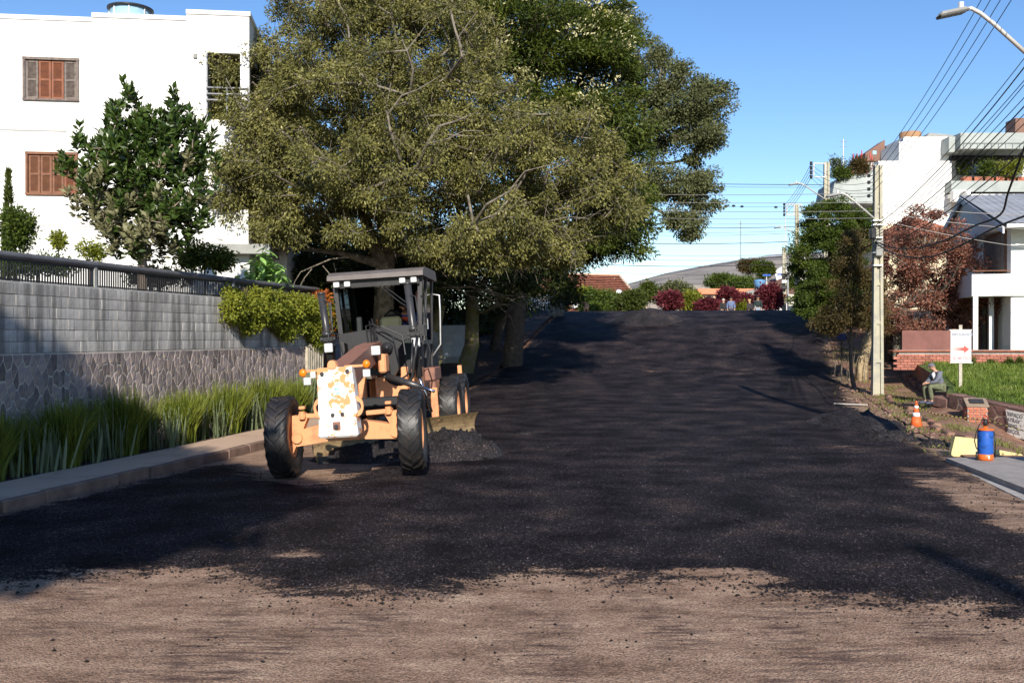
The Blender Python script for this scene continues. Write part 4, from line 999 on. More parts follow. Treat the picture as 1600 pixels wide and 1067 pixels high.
for i, (s, lab) in enumerate(tl):
    tuft(WX(s, -11.05), 1.10 + .09*(i % 3), 1.35, 900, 300+i, lab)
    tuft(WX(s+.95, -11.3), 1.02 + .08*(i % 2), 1.2, 560, 350+i, 'shorter rear grass tuft close to the wall, ' + ['second', 'third', 'fourth', 'fifth', 'sixth', 'seventh', 'last', 'first'][i] + ' from the left')
sl_ = [(12.1, 'blue green snake plants at the left edge in shade'), (13.8, 'banded snake plants in shade between the first grass tufts'), (15.5, 'tall snake plants standing in the shadow left of the lit bed'), (17.4, 'snake plants at the edge of the shadow'),
       (19.4, 'low snake plants between two sunlit grass tufts'), (21.3, 'snake plants between the sunlit tufts toward the grader'), (24.9, 'pale sunlit snake plants behind the grader front wheel'), (25.9, 'dense pale snake plants between the grader nose and the wall')]
for i, (s, lab) in enumerate(sl_):
    snakes(WX(s, -10.80 if s < 24 else -11.2), .82 if s < 24 else 1.15, 38 if s < 24 else 110, .55, 400+i, lab)
# fallen blades and litter on the sidewalk edge
rr = np.random.default_rng(8)
# tropical red leaved clump and palm frond near the grader cab
rp = shrub('red_leaf_plant', 'red and yellow leaved plant between the creeper and the cab', 500, 490, 29, 12, 45, .4, leafmat('croton_leaf', (.25, .04, .015), (.45, .16, .02), .2), 71, cnt=26, per=30, rad=.25, ln=.18, wd=.06, zb=.1, cat='plant')
pv = P(462, 445, 31.5); pm = empty('palm', (pv.x, pv.y, .2), 0, 'low palm fronds rising above the creeper left of the cab roof', 'palm')
b = MB()
for k in range(9):
    a = k*.7; L_ = 1.5; pts = []
    for j in range(7): u = j/6; pts.append(Vector((math.cos(a)*L_*u*.7, math.sin(a)*L_*u*.7, 2.3+1.5*u-.9*u*u)))
    b.tube(pts, .012, 4)
    for j in range(1, 7):
        for q in range(3):
            p = pts[j-1].lerp(pts[j], q/3)
            for s_ in (-1, 1):
                d = Vector((-math.sin(a)*s_*.35+math.cos(a)*.25, math.cos(a)*s_*.35+math.sin(a)*.25, .06)); w = Vector((math.cos(a), math.sin(a), 0))*.018
                b.add([p-w, p+w, p+d], [(0, 1, 2)])
b.build('frond', L_green, pm, fix=False)
b = MB(); b.tube([(0, 0, -.1), (0, 0, 2.3)], [.08, .06], 7); b.build('stem', M_barkd, pm)
# low white wall panel on the verge
wv = P(668, 560, 43); 
b = MB(); b.box((0, 0, .68), (4.2, .16, 1.36), bev=.01); o = b.build('white_wall', mat('weathered_white', (.50, .53, .56), .9, .12, 2, .2, 20)); o.location = (P(663, 560, 43).x, 43, 1.4); o.rotation_euler = (0, 0, R(-14)); tag(o, 'short whitewashed wall between the cab and the mossy trunk', 'wall')
b = MB(); b.box((0, 0, -.35), (4.3, .3, .75)); q_ = b.build('footing', M_mort, o)
# ---------------------------------------------------------------- motor grader
M_tyre = mat('tyre_rubber', (.018, .017, .018), .45, .35, 8, .15, 50, col2=(.05, .035, .028), mix=(.5, .72), spec=.5)
M_frame = mat('frame_dark_brown', (.27, .125, .085), .6, .2, 4, .1, 30, col2=(.17, .08, .06), mix=(.5, .7))
M_blk = mat('worn_black_paint', (.022, .022, .024), .42, .3, 7, .12, 30, col2=(.10, .10, .10), mix=(.64, .74))
M_cyl = mat('cylinder_grey', (.06, .058, .06), .35, .2, 5, metal=.4)
M_rod = mat('chrome_rod', (.65, .68, .72), .15, .05, 5, metal=1)
M_peel = mat('peeled_white_paint', (.78, .76, .71), .6, .05, 5.5, .15, 30, col2=(.70, .30, .12), mix=(.53, .56), detail=9)
M_lampw = mat('lamp_white', (.60, .60, .58), .4, .03, 5)
M_amber = mat('amber_lens', (.75, .20, .01), .25, .1, 5)
M_seat = mat('cream_vinyl', (.55, .55, .36), .5, .1, 5)
M_hose = mat('hydraulic_hose', (.022, .022, .024), .4, .1, 5)
M_cabm = mat('cab_graphite', (.032, .030, .032), .45, .15, 4, col2=(.048, .044, .045), mix=(.5, .7))
M_cglass = glassmat('cab_glass', (.30, .31, .31), .0)
GL = Vector((-2.60, 16.0, .075))
gr = empty('motor_grader', GL, 0, 'orange and black motor grader with a peeling white nose plate spreading asphalt', 'grader')
gr.rotation_euler = (0, R(-3.6), R(-3.5))
def part(b, name, m, parent=gr, label=None):
    o = b.build(name, m, parent)
    if label: o['label'] = label
    return o
def tyre_mesh(rad, w, rimr, chev=1):
    b = MB(); b.smooth = True
    h = w/2
    pr = [(rimr, -h*.72), (rimr+.03, -h*.86), (rad*.80, -h), (rad*.90, -h*.98), (rad*.955, -h*.86), (rad*.965, -h*.5), (rad*.968, 0), (rad*.965, h*.5), (rad*.955, h*.86), (rad*.90, h*.98), (rad*.80, h), (rimr+.03, h*.86), (rimr, h*.72)]
    n = 48; vs = []; fs = []
    for r_, x in pr:
        for k in range(n): a = 2*math.pi*k/n; vs.append((x, r_*math.cos(a), r_*math.sin(a)))
    for i in range(len(pr)-1):
        for k in range(n): k2 = (k+1) % n; fs.append((i*n+k, i*n+k2, (i+1)*n+k2, (i+1)*n+k))
    for k in range(n): k2 = (k+1) % n; i = len(pr)-1; fs.append((i*n+k, i*n+k2, k2, k))
    b.add(vs, fs); b.smooth = False
    NL = 21
    for side in (-1, 1):
        for k in range(NL):
            a0 = 2*math.pi*(k + (.5 if side > 0 else 0))/NL
            st = [(-.02, 0, .0), (.06, .05, 0), (.5, .17, 0), (.86, .30, 0), (1.0, .36, 1)]
            rows = []
            for u, da, shoulder in st:
                x = side*u*h*.99
                for ww in (-.036, .036):
                    a = a0 - chev*da + ww/ rad*1.0
                    rb, rt = (rad*.95, rad) if not shoulder else (rad*.86, rad*.925)
                    rows.append(((x, rb*math.cos(a), rb*math.sin(a)), (x*(1.02 if shoulder else 1), rt*math.cos(a+(-ww)*.25), rt*math.sin(a+(-ww)*.25))))
            vs = [p for q in rows for p in q]; fs = []
            for j in range(len(st)-1):
                o = j*4; fs += [(o, o+4, o+5, o+1), (o+2, o+3, o+7, o+6), (o+1, o+5, o+7, o+3)]
            o = (len(st)-1)*4; fs += [(0, 1, 3, 2), (o, o+2, o+3, o+1)]
            b.add(vs, fs)
    return b
def rim_mesh(rimr, w):
    b = MB(); b.smooth = True; h = w/2
    b.lathe([(.02, h*.15), (.12, h*.2), (.15, h*.1), (.24, h*.1), (.26, h*.35), (rimr-.05, h*.55), (rimr-.04, h*.78), (rimr+.015, h*.80), (rimr+.015, -h*.80), (rimr-.04, -h*.78), (rimr-.05, -h*.3), (.2, -h*.2), (.02, -h*.2)], (0, 0, 0), 'x', 32)
    return b
tyA = None
def wheel(x, y, z, out, lean=0, toe=0, rear=False):
    global tyA
    rad = .66; w = .37
    b = rim_mesh(.33, w); wh = part(b, 'wheel', M_orange); wh.location = (x, y, z); wh.rotation_euler = (0, lean, toe + (math.pi if out < 0 else 0))
    if tyA is None:
        t = tyre_mesh(rad, w, .34, 1).build('tyre', M_tyre, wh, fix=True); t2 = tyre_mesh(rad, w, .34, -1).build('tyre', M_tyre, wh, fix=True); tyA = (t.data, t2.data)
        bpy.data.objects.remove(t); bpy.data.objects.remove(t2)
    t = link('tyre', tyA[0] if out > 0 else tyA[1], wh)
    b = MB()
    for k in range(10): a = k*math.pi/5; b.tube([(.02, .19*math.cos(a), .19*math.sin(a)), (.055, .19*math.cos(a), .19*math.sin(a))], .018, 6)
    b.tube([(0, 0, 0), (.09, 0, 0)], [.09, .07], 12); part(b, 'hub', M_orange, wh); return wh
wheel(-1.05, 0, .66, -1, 0, R(3.5)); wheel(1.05, 0, .66, 1, 0, R(3.5))
for y in (4.95, 6.45):
    wheel(-1.07, y, .66, -1); wheel(1.07, y, .66, 1)
_n0 = set(bpy.data.objects)
# nose plate and push block
b = MB()
b.prism([(-.30, -.98, 1.75), (-.32, -.98, 1.05), (-.285, -.98, .97), (.285, -.98, .97), (.32, -.98, 1.05), (.27, -.98, 1.75)], (0, .22, 0))
nose = part(b, 'nose_plate', M_peel)
b = MB(); b.box((0, -.90, .84), (.66, .34, .30), bev=.03, taper=(.94, 1)); part(b, 'push_block', M_peel)
b = MB(); b.box((-.01, -1.072, .87), (.125, .03, .125), bev=.012); part(b, 'tow_socket', M_frame); 
b = MB(); b.tube([(-.01, -1.12, .86), (-.01, -1.06, .86)], .036, 10); part(b, 'tow_pin', M_cyl)
for (x, z) in [(-.22, 1.66), (.2, 1.68), (-.085, 1.03), (.075, 1.035)]:
    b = MB(); b.tube([(x, -1.012, z), (x, -.97, z)], .032, 8); part(b, 'bolt', M_cyl)
for s_ in (-1, 1):
    b = MB(); pts = []
    for k in range(9): a = -math.pi/2 + k*math.pi/8; pts.append((s_*(.30+.115*math.cos(a)), .155*math.sin(a)+1.14))
    outer = [(x, z) for x, z in pts]
    inn = [(s_*(.31+.065*math.cos(-math.pi/2+k*math.pi/8)), 1.14+.075*math.sin(-math.pi/2+k*math.pi/8)) for k in range(9)]
    for k in range(8):
        q = [(outer[k][0], -.93, outer[k][1]), (outer[k+1][0], -.93, outer[k+1][1]), (inn[k+1][0], -.93, inn[k+1][1]), (inn[k][0], -.93, inn[k][1])]
        b.prism(q, (0, .05, 0))
    part(b, 'tow_ear', M_orange)
b = MB(); b.tube([(-.05, -1.0, 1.79), (-.05, -.85, 1.79)], .07, 12); b.box((-.05, -.92, 1.74), (.16, .1, .10)); part(b, 'lifting_eye', M_orange)
b = MB(); b.box((-.33, -.86, 1.715), (.50, .05, .035)); b.box((.34, -.86, 1.75), (.42, .05, .035)); part(b, 'lamp_bar', M_orange)
for (x, z) in ((-.56, 1.69), (.50, 1.77)):
    b = MB(); b.smooth = True; b.lathe([(.01, -.035), (.055, -.03), (.065, 0), (.055, .03), (.01, .045)], (x, -.90, z), 'y', 14); part(b, 'turn_signal', M_amber)
for (x, z) in ((-.50, 1.56), (.49, 1.63), (-.40, 1.65)):
    b = MB(); b.box((x, -.88, z), (.12, .05, .115) if x != -.40 else (.09, .04, .10), bev=.01); part(b, 'headlamp', M_lampw)
for o in set(bpy.data.objects) - _n0:
    if o.parent == gr: o.location.x = .09; o.scale.x = .93
# main frame (gooseneck)
b = MB()
sec = [(-.80, 1.70, .16, .50), (.3, 1.86, .155, .42), (1.6, 2.06, .15, .36), (2.75, 2.14, .17, .36), (3.3, 1.95, .17, .40), (3.9, 1.5, .17, .45)]
vs = []; fs = []
for (y, zt, hw, hh) in sec: vs += [(-hw, y, zt), (hw, y, zt), (hw, y, zt-hh), (-hw, y, zt-hh)]
for i in range(len(sec)-1):
    for k in range(4): k2 = (k+1) % 4; fs.append((i*4+k, i*4+k2, i*4+4+k2, i*4+4+k))
fs += [(0, 1, 2, 3), tuple(len(vs)-4+k for k in range(4))]
b.add(vs, fs); part(b, 'main_frame', M_frame)
b = MB(); b.box((.0, -.62, 1.35), (.50, .42, .75), bev=.03); part(b, 'front_bolster', M_orange)
# front axle
b = MB()
b.prism([(-.86, -.12, .58), (-.80, -.12, .76), (-.30, -.12, .86), (.30, -.12, .86), (.82, -.12, .76), (.88, -.12, .64), (.80, -.12, .54), (.3, -.12, .56), (-.3, -.12, .56), (-.82, -.12, .50)], (0, .26, 0))
b.tube([(-.80, -.17, .64), (-.80, .17, .64)], .085, 12); b.tube([(.80, -.17, .65), (.80, .17, .65)], .085, 12); part(b, 'front_axle', M_orange)
for s_ in (-1, 1):
    b = MB(); x = s_*.84
    b.box((s_*.90, 0, .68), (.16, .16, .30), bev=.03)
    b.prism([(s_*.72, -.10, .98), (s_*.62, -.10, .96), (s_*.78, -.10, .62), (s_*.92, -.10, .34), (s_*1.0, -.10, .30), (s_*1.0, -.10, .40), (s_*.90, -.10, .60), (s_*.92, -.10, .88), (s_*1.0, -.10, .93), (s_*.86, -.10, 1.0)], (0, .16, 0))
    part(b, 'steering_knuckle', M_orange)
    b = MB(); b.tube([(s_*.70, -.14, 1.06), (s_*.70, -.14, .94)], .05, 8); b.box((s_*.70, -.1, 1.12), (.10, .10, .05), bev=.01); b.tube([(s_*.70, -.16, .99), (s_*.70, .0, .99)], .06, 10); part(b, 'tie_rod_end', M_orange)
    b = MB(); b.box((s_*.53, -.08, .98), (.40, .07, .075), bev=.01, rot=(0, -s_*.03, 0)); part(b, 'lean_bar', M_orange)
b = MB(); b.tube([(-.7, .16, .62), (.7, .16, .62)], .03, 8); part(b, 'tie_rod', M_orange)
# drawbar, circle, blade
b = MB(); b.box((-.02, 1.2, .98), (.26, 2.6, .2), bev=.02); b.box((.42, 1.15, 1.02), (1.0, .16, .16), bev=.02); part(b, 'drawbar', M_blk)
b = MB(); b.box((.48, .75, 1.10), (.95, .16, .15), bev=.02); part(b, 'cross_beam', M_blk)
b = MB(); b.smooth = False; b.lathe([(.66, -.05), (.78, -.05), (.78, .05), (.66, .05)], (0, 2.9, .95), 'z', 36); part(b, 'turning_circle', M_frame)
b = MB(); n = 8; pts = []
for k in range(n+1): u = k/n; pts.append((.16*(1-(2*u-1)**2), .58*u))
poly = [(-1.86, -yy, zz) for yy, zz in pts]
bl_c = Vector((.36, 3.0, .0)); ang = R(44)
M4 = Matrix.Translation(bl_c) @ Matrix.Rotation(ang, 4, 'Z')
vs = []; fs = []
for (yy, zz) in pts:
    for x in (-1.86, 1.86):
        vs.append(M4 @ Vector((x, yy, zz))); vs.append(M4 @ Vector((x, yy+.03, zz)))
for k in range(n): o_ = k*4; fs += [(o_, o_+2, o_+6, o_+4), (o_+1, o_+5, o_+7, o_+3), (o_, o_+4, o_+5, o_+1), (o_+2, o_+3, o_+7, o_+6)]
fs += [(0, 1, 3, 2), (n*4, n*4+2, n*4+3, n*4+1)]
b.add(vs, fs); bld = part(b, 'blade', mat('scraped_blade_steel', (.30, .21, .11), .5, .25, 6, .1, 30, col2=(.16, .10, .06), mix=(.5, .65), metal=.3))
b = MB(); b.box((0, 0, 0), (3.72, .025, .14)); e_ = part(b, 'cutting_edge', M_cyl, bld); e_.location = M4 @ Vector((0, -.02, .05)); e_.rotation_euler = (0, 0, ang)
# blade lift cylinders with saddle lamps
for (x, s_, zt, zl, rx) in ((-.83, -1, 3.06, 1.75, -.78), (.80, 1, 3.14, 1.42, .92)):
    b = MB(); b.smooth = True; y = 2.45
    b.tube([(x+.02, y, zl), (x-.09, y, zt)], .068, 14); b.tube([(x-.09, y, zt), (x-.092, y, zt+.04)], .078, 14); b.tube([(x-.03, y, 2.28), (x-.032, y, 2.36)], .095, 14); part(b, 'lift_cylinder', M_cyl)
    b = MB(); b.smooth = True; b.tube([(x, y, zl+.05), (rx+.06*s_, y+.2, .75)], .030, 10); part(b, 'lift_cylinder_rod', M_rod)
    b = MB(); b.tube([(x-.15, y, 2.22), (x+.13, y, 2.22)], .055, 10); b.box((x, y, 2.22), (.19, .16, .09), bev=.01); part(b, 'cylinder_trunnion', M_blk)
    b = MB(); b.box((x+.02, y-.14, 2.06), (.155, .06, .165), bev=.012); part(b, 'work_lamp', M_lampw)
    b = MB(); b.tube([(x-.03, y-.07, 2.95), (x+.06, y-.09, 2.9), (x+.09, y-.09, 2.5), (x+.02, y-.09, 2.34), (x+.02, y-.1, 2.2)], .012, 6)
    b.tube([(x+.10, y-.06, 2.1), (x+.2, y-.05, 2.16), (x+.26, y-.03, 1.9), (x+.2, y, 1.6)], .014, 6); part(b, 'hose', M_hose)
# lift arm saddle (black yoke over the frame)
b = MB()
b.prism([(-.62, 2.40, 2.17), (-.62, 2.40, 2.30), (.0, 2.40, 2.36), (.35, 2.40, 2.40), (.98, 2.40, 2.38), (.98, 2.40, 2.18), (.60, 2.40, 2.12), (.46, 2.40, 1.95), (.45, 2.40, 1.60), (.36, 2.40, 1.46), (.24, 2.40, 1.56), (.22, 2.40, 1.80), (.10, 2.40, 1.98), (-.20, 2.40, 2.02)], (0, .12, 0))
part(b, 'lift_saddle', M_blk)
b = MB(); b.smooth = True; b.tube([(.28, 2.28, 2.0), (.28, 2.56, 2.0)], .10, 14); b.tube([(.28, 2.25, 2.0), (.28, 2.3, 2.0)], .055, 12); part(b, 'pivot_boss', M_blk)
b = MB(); b.box((.28, 1.9, 1.72), (.14, .35, .34), bev=.03); part(b, 'frame_bracket', M_orange)
b = MB(); b.box((.22, 1.55, 1.96), (.16, .08, .16), bev=.01); part(b, 'work_lamp', M_lampw)
b = MB(); b.box((-.02, 1.5, 1.94), (.13, .06, .13), bev=.01); part(b, 'reflector', mat('grey_reflector', (.25, .26, .28), .3))
for k, (x0, zz) in enumerate(((0, 2.45), (.05, 2.5), (-.05, 2.42), (.10, 2.38))):
    b = MB(); pts = [(x0, 2.25, 2.1), (x0-.02, 2.2, zz), (x0+.12, 2.18, zz+.02), (x0+.42+.03*k, 2.15, 2.2), (x0+.55, 2.1, 1.85)]
    if k < 2: pts = [(x0, 2.3, 2.12), (x0, 2.22, zz+.05), (x0+.06, 2.3, 2.2)]
    b.tube(pts, .014, 6); part(b, 'hose', M_hose)
b = MB(); pts = []
for k in range(13): a = math.pi + k*math.pi/12; pts.append((.55+.33*math.cos(a)*(1.0), 1.9, 1.70+.38*math.sin(a)*(1.0) + (.25 if k > 9 else 0)))
pts.append((.90, 2.0, 2.15)); b.smooth = True; b.tube(pts, .028, 8); part(b, 'hose', M_hose, label='thick looping hydraulic hose')
b = MB(); pts = []
for k in range(11): a = math.pi + k*math.pi/10; pts.append((.53+.25*math.cos(a), 1.95, 1.72+.30*math.sin(a)))
pts.append((.80, 2.1, 2.12)); b.smooth = True; b.tube(pts, .018, 8); part(b, 'hose', M_hose)
b = MB(); b.smooth = True; b.tube([(.35, 1.8, 1.48), (.98, 1.45, 1.28)], .062, 12); part(b, 'side_shift_cylinder', M_cyl)
b = MB(); b.smooth = True; b.tube([(.96, 1.46, 1.285), (1.25, 1.3, 1.19)], .026, 10); part(b, 'side_shift_rod', M_rod)
# cab
ZB, ZW, ZT = 1.55, 2.30, 3.36; Y0, Y1 = 3.20, 4.75
hb, hw_, ht = .72, .76, .84     # half widths at the base, window sill, roof
def post(b, x0, x1, y0, y1, z0, z1, w=.07, d=.08): b.prism([(x0-w/2, y0-d/2, z0), (x0+w/2, y0-d/2, z0), (x0+w/2, y0+d/2, z0), (x0-w/2, y0+d/2, z0)], (x1-x0, y1-y0, z1-z0))
for (x0, x1, y) in ((-hb, -ht, Y0), (hb, ht, Y0), (-hb, -ht, Y1), (hb, ht, Y1)):
    b = MB(); post(b, x0, x1, y, y+(.06 if y == Y0 else -.12), ZB, ZT, .085, .10); part(b, 'cab_post', M_cabm)
b = MB()     # roof with visor and rounded rear
q = []
for k in range(7): a = k*math.pi/12; q.append((Y1+.02+.22*math.sin(a)-.1, ZT+.16-.22*(1-math.cos(a))))
prf = [(Y0-.22, ZT-.02), (Y0-.20, ZT+.07), (Y0-.05, ZT+.13), (Y0+.2, ZT+.16)] + q + [(Y1+.10, ZT-.05)]
b.prism([(-.93, y, z) for y, z in prf], (1.86, 0, 0)); part(b, 'cab_roof', mat('roof_grey_brown', (.13, .11, .10), .6, .15, 4, .1, 20))
b = MB(); b.box((0, Y0-.06, ZT-.09), (1.66, .06, .16)); part(b, 'visor', M_black)
for x in (-.76, -.55, .52, .74):
    b = MB(); b.box((x, Y0-.17, ZT-.10), (.115, .07, .10), bev=.012); part(b, 'work_lamp', M_lampw)
b = MB(); b.add([(-hw_+.03, Y0-.01, ZW), (hw_-.03, Y0-.01, ZW), (ht-.04, Y0+.03, ZT-.16), (-ht+.04, Y0+.03, ZT-.16)], [(0, 1, 2, 3)]); part(b, 'windscreen', M_cglass)
b = MB(); b.box((0, Y0, ZW-.03), (1.46, .07, .07)); b.box((0, Y0, ZT-.13), (1.62, .07, .08)); part(b, 'windscreen_frame', M_black)
b = MB(); b.tube([(.02, Y0-.05, ZT-.14), (.42, Y0-.05, 2.86), (.62, Y0-.05, 2.72)], .012, 5); b.tube([(.10, Y0-.05, ZT-.14), (.62, Y0-.05, 2.78)], .012, 5); part(b, 'wiper', M_black)
b = MB(); b.box((0, Y0+.02, 1.92), (1.30, .05, .70)); part(b, 'front_panel', M_black)
b = MB()
for k in range(9): b.box((.46+.035*k, Y0-.02, 1.98), (.008, .012, .5))
for k in range(9): b.box((.60, Y0-.02, 1.75+.055*k), (.32, .012, .008))
part(b, 'radiator_grille', mat('grille_green_black', (.03, .06, .055), .5))
for s_ in (-1, 1):
    b = MB(); x0 = s_*(hb+.01); xt = s_*(ht+.01)
    def sx(z): return x0 + (xt-x0)*(z-ZB)/(ZT-ZB)
    b.add([(sx(ZW), Y0+.1, ZW-.25), (sx(ZW), Y1-.1, ZW-.25), (xt, Y1-.16, ZT-.08), (xt, Y0+.12, ZT-.08)], [(0, 1, 2, 3)]); part(b, 'side_glass', M_cglass)
    b = MB(); b.add([(x0, Y0, ZB), (x0, Y1, ZB), (sx(ZW-.22), Y1, ZW-.22), (sx(ZW-.22), Y0, ZW-.22), (x0-s_*.04, Y0, ZB), (x0-s_*.04, Y1, ZB), (sx(ZW-.22)-s_*.04, Y1, ZW-.22), (sx(ZW-.22)-s_*.04, Y0, ZW-.22)],
        [(0, 1, 2, 3), (4, 5, 6, 7), (0, 1, 5, 4), (2, 3, 7, 6), (1, 2, 6, 5), (0, 3, 7, 4)]); dr = part(b, 'door_panel', M_cabm)
    b = MB(); b.box((s_*(hw_+.05), Y0+.75, 2.42), (.05, .05, .22), bev=.01); part(b, 'door_handle', M_galv, dr)
    b = MB(); post(b, s_*(hb+.02), s_*(ht+.02), Y0+.62, Y0+.62, ZB, ZT, .05, .05); b.prism([(sx(2.1)+s_*.02, Y0+.1, 2.02), (sx(2.1)+s_*.02, Y1-.1, 2.02), (sx(2.1)+s_*.02, Y1-.1, 2.10), (sx(2.1)+s_*.02, Y0+.1, 2.10)], (s_*.03, 0, 0)); part(b, 'door_frame', M_cabm)
    b = MB(); b.smooth = True; xo = s_*(ht+.14); b.tube([(s_*ht, Y1+.02, 3.05), (xo, Y1+.04, 3.02), (xo, Y1+.02, 2.7), (xo-s_*.03, Y1, 2.0), (s_*hb, Y1-.02, 1.7)], .018, 8); part(b, 'handrail', M_galv)
    b = MB(); b.smooth = True; b.tube([(s_*ht, Y0-.02, 2.95), (s_*(ht+.08), Y0-.06, 2.93), (s_*(ht+.08), Y0-.06, 2.35), (s_*hw_, Y0-.03, 2.3)], .014, 8); part(b, 'handrail', M_blk)
b = MB(); b.add([(-hw_, Y1, ZW-.2), (hw_, Y1, ZW-.2), (ht-.05, Y1-.1, ZT-.1), (-ht+.05, Y1-.1, ZT-.1)], [(0, 1, 2, 3)]); part(b, 'rear_glass', M_cglass)
b = MB(); b.box((0, Y1, 1.85), (1.44, .05, .5)); part(b, 'rear_panel', M_cabm)
b = MB(); b.box((0, (Y0+Y1)/2, ZB-.02), (1.48, 1.6, .10)); part(b, 'cab_floor', M_black)
b = MB(); b.box((0, (Y0+Y1)/2, ZT-.05), (1.56, 1.3, .04)); part(b, 'headliner', M_black)
# inside: seat and console
b = MB(); b.box((.17, Y0+.95, 2.05), (.5, .48, .14), bev=.05); b.box((.17, Y0+.95, 1.8), (.3, .3, .42)); part(b, 'seat', M_black)
b = MB(); b.box((.17, Y0+1.22, 2.42), (.5, .14, .7), bev=.06); part(b, 'seat_back', M_black)
b = MB(); b.box((.18, Y0+.22, 2.44), (.42, .18, .30), bev=.05, rot=(R(-12), 0, 0)); part(b, 'console_cushion', M_seat)
b = MB(); b.box((.18, Y0+.3, 1.95), (.26, .2, .72)); part(b, 'console', M_black)
b = MB(); b.box((-.44, Y0+.2, 2.46), (.11, .08, .34), bev=.02); part(b, 'radio_box', M_galv)
b = MB(); b.smooth = True; b.lathe([(.17, -.015), (.19, 0), (.17, .015), (.155, 0)], (.18, Y0+.42, 2.58), 'z', 20, rot=(R(50), 0, 0)); part(b, 'steering_wheel', M_black)
for k in range(4):
    b = MB(); b.tube([(-.02-.07*k, Y0+.3, 2.2), (-.03-.07*k, Y0+.26, 2.52)], .01, 5); b.box((-.03-.07*k, Y0+.26, 2.54), (.035, .035, .05), bev=.01); part(b, 'control_lever', M_orange if k == 1 else M_black)
# chassis and body behind the cab
b = MB(); b.box((0, 5.9, 1.12), (.95, 3.6, .5), bev=.03); part(b, 'rear_frame', M_orange)
b = MB(); b.box((-.05, 6.55, 1.85), (1.0, 3.0, 1.0), bev=.08); hd = part(b, 'engine_hood', M_cabm)
for k in range(6):
    for s_ in (-1, 1):
        b = MB(); b.box((s_*.585, 6.55, 1.65+.12*k), (.02, 2.0, .05)); part(b, 'hood_louvre', M_black, hd)
b = MB(); b.smooth = True; b.tube([(.3, 6.2, 2.5), (.3, 6.2, 3.1), (.3, 6.32, 3.2)], .05, 10); part(b, 'exhaust_pipe', M_frame)
for s_ in (-1, 1):
    b = MB(); b.box((s_*.72, 6.08, .68), (.16, 2.0, .42), bev=.05); part(b, 'tandem_case', M_orange)
    b = MB(); b.box((s_*.66, Y0+.10, 1.30), (.20, .30, .56), bev=.02); b.box((s_*.42, Y0+.02, 1.28), (.16, .12, .66), bev=.02); part(b, 'frame_upright', M_orange)
    b = MB(); b.box((s_*.88, Y0+.55, .94), (.12, .10, .74), bev=.02); b.box((s_*.84, Y0+.9, 1.42), (.22, .9, .26), bev=.02); part(b, 'step_bracket', M_frame if s_ > 0 else M_orange)
    b = MB(); b.box((s_*.90, Y0+.5, .82), (.14, .05, .66), bev=.01); part(b, 'step_plate', M_orange)
    b = MB(); b.box((s_*.5, 6.08, .68), (.5, .2, .2)); part(b, 'rear_axle', M_frame)
    b = MB(); b.box((s_*1.02, 7.3, 1.38), (.10, .08, .2), bev=.01); part(b, 'rear_fender_lug', M_orange)
b = MB(); b.box((.20, Y0-.2, 1.22), (.62, .10, .44), bev=.02); part(b, 'cross_plate', M_orange)
b = MB(); b.box((.70, Y0-.1, 1.5), (.16, .2, .10), bev=.02); part(b, 'bracket_cap', M_cyl)
# faint blue marks left on the peeled nose plate
b = MB()
for (x, z, w, h) in [(.02, 1.50, .02, .07), (.0, 1.42, .09, .02), (-.01, 1.38, .02, .1), (.03, 1.36, .05, .02), (-.05, 1.33, .02, .06), (-.03, 1.28, .06, .02)]:
    b.box((x, -.983, z), (w, .004, h))
part(b, 'faded_mark', mat('faded_cyan', (.25, .55, .55), .7, .1, 20), nose)

# ---------------------------------------------------------------- people
M_skin = mat('skin', (.48, .27, .18), .6, .08, 9)
def skin_mesh(chains, sub=2):
    """chains: list of lists of (co, r); joined where coordinates coincide"""
    vs = []; rs = []; es = []; idx = {}
    for ch in chains:
        prev = None
        for co, rr in ch:
            k = tuple(round(c, 4) for c in co)
            if k not in idx: idx[k] = len(vs); vs.append(k); rs.append(rr)
            i = idx[k]
            if prev is not None and prev != i: es.append((prev, i))
            prev = i
    me = bpy.data.meshes.new('body'); me.from_pydata(vs, es, []); o = bpy.data.objects.new('tmp', me); C.objects.link(o)
    sk = o.modifiers.new('s', 'SKIN'); sk.use_smooth_shade = True
    for i, sv in enumerate(me.skin_vertices[0].data):
        q = rs[i]; sv.radius = (q, q) if not isinstance(q, tuple) else q; sv.use_root = (i == 0)
    ss_ = o.modifiers.new('u', 'SUBSURF'); ss_.levels = sub; ss_.render_levels = sub
    bpy.context.view_layer.update()
    ev = o.evaluated_get(bpy.context.evaluated_depsgraph_get()); m2 = bpy.data.meshes.new_from_object(ev)
    bpy.data.objects.remove(o); return m2
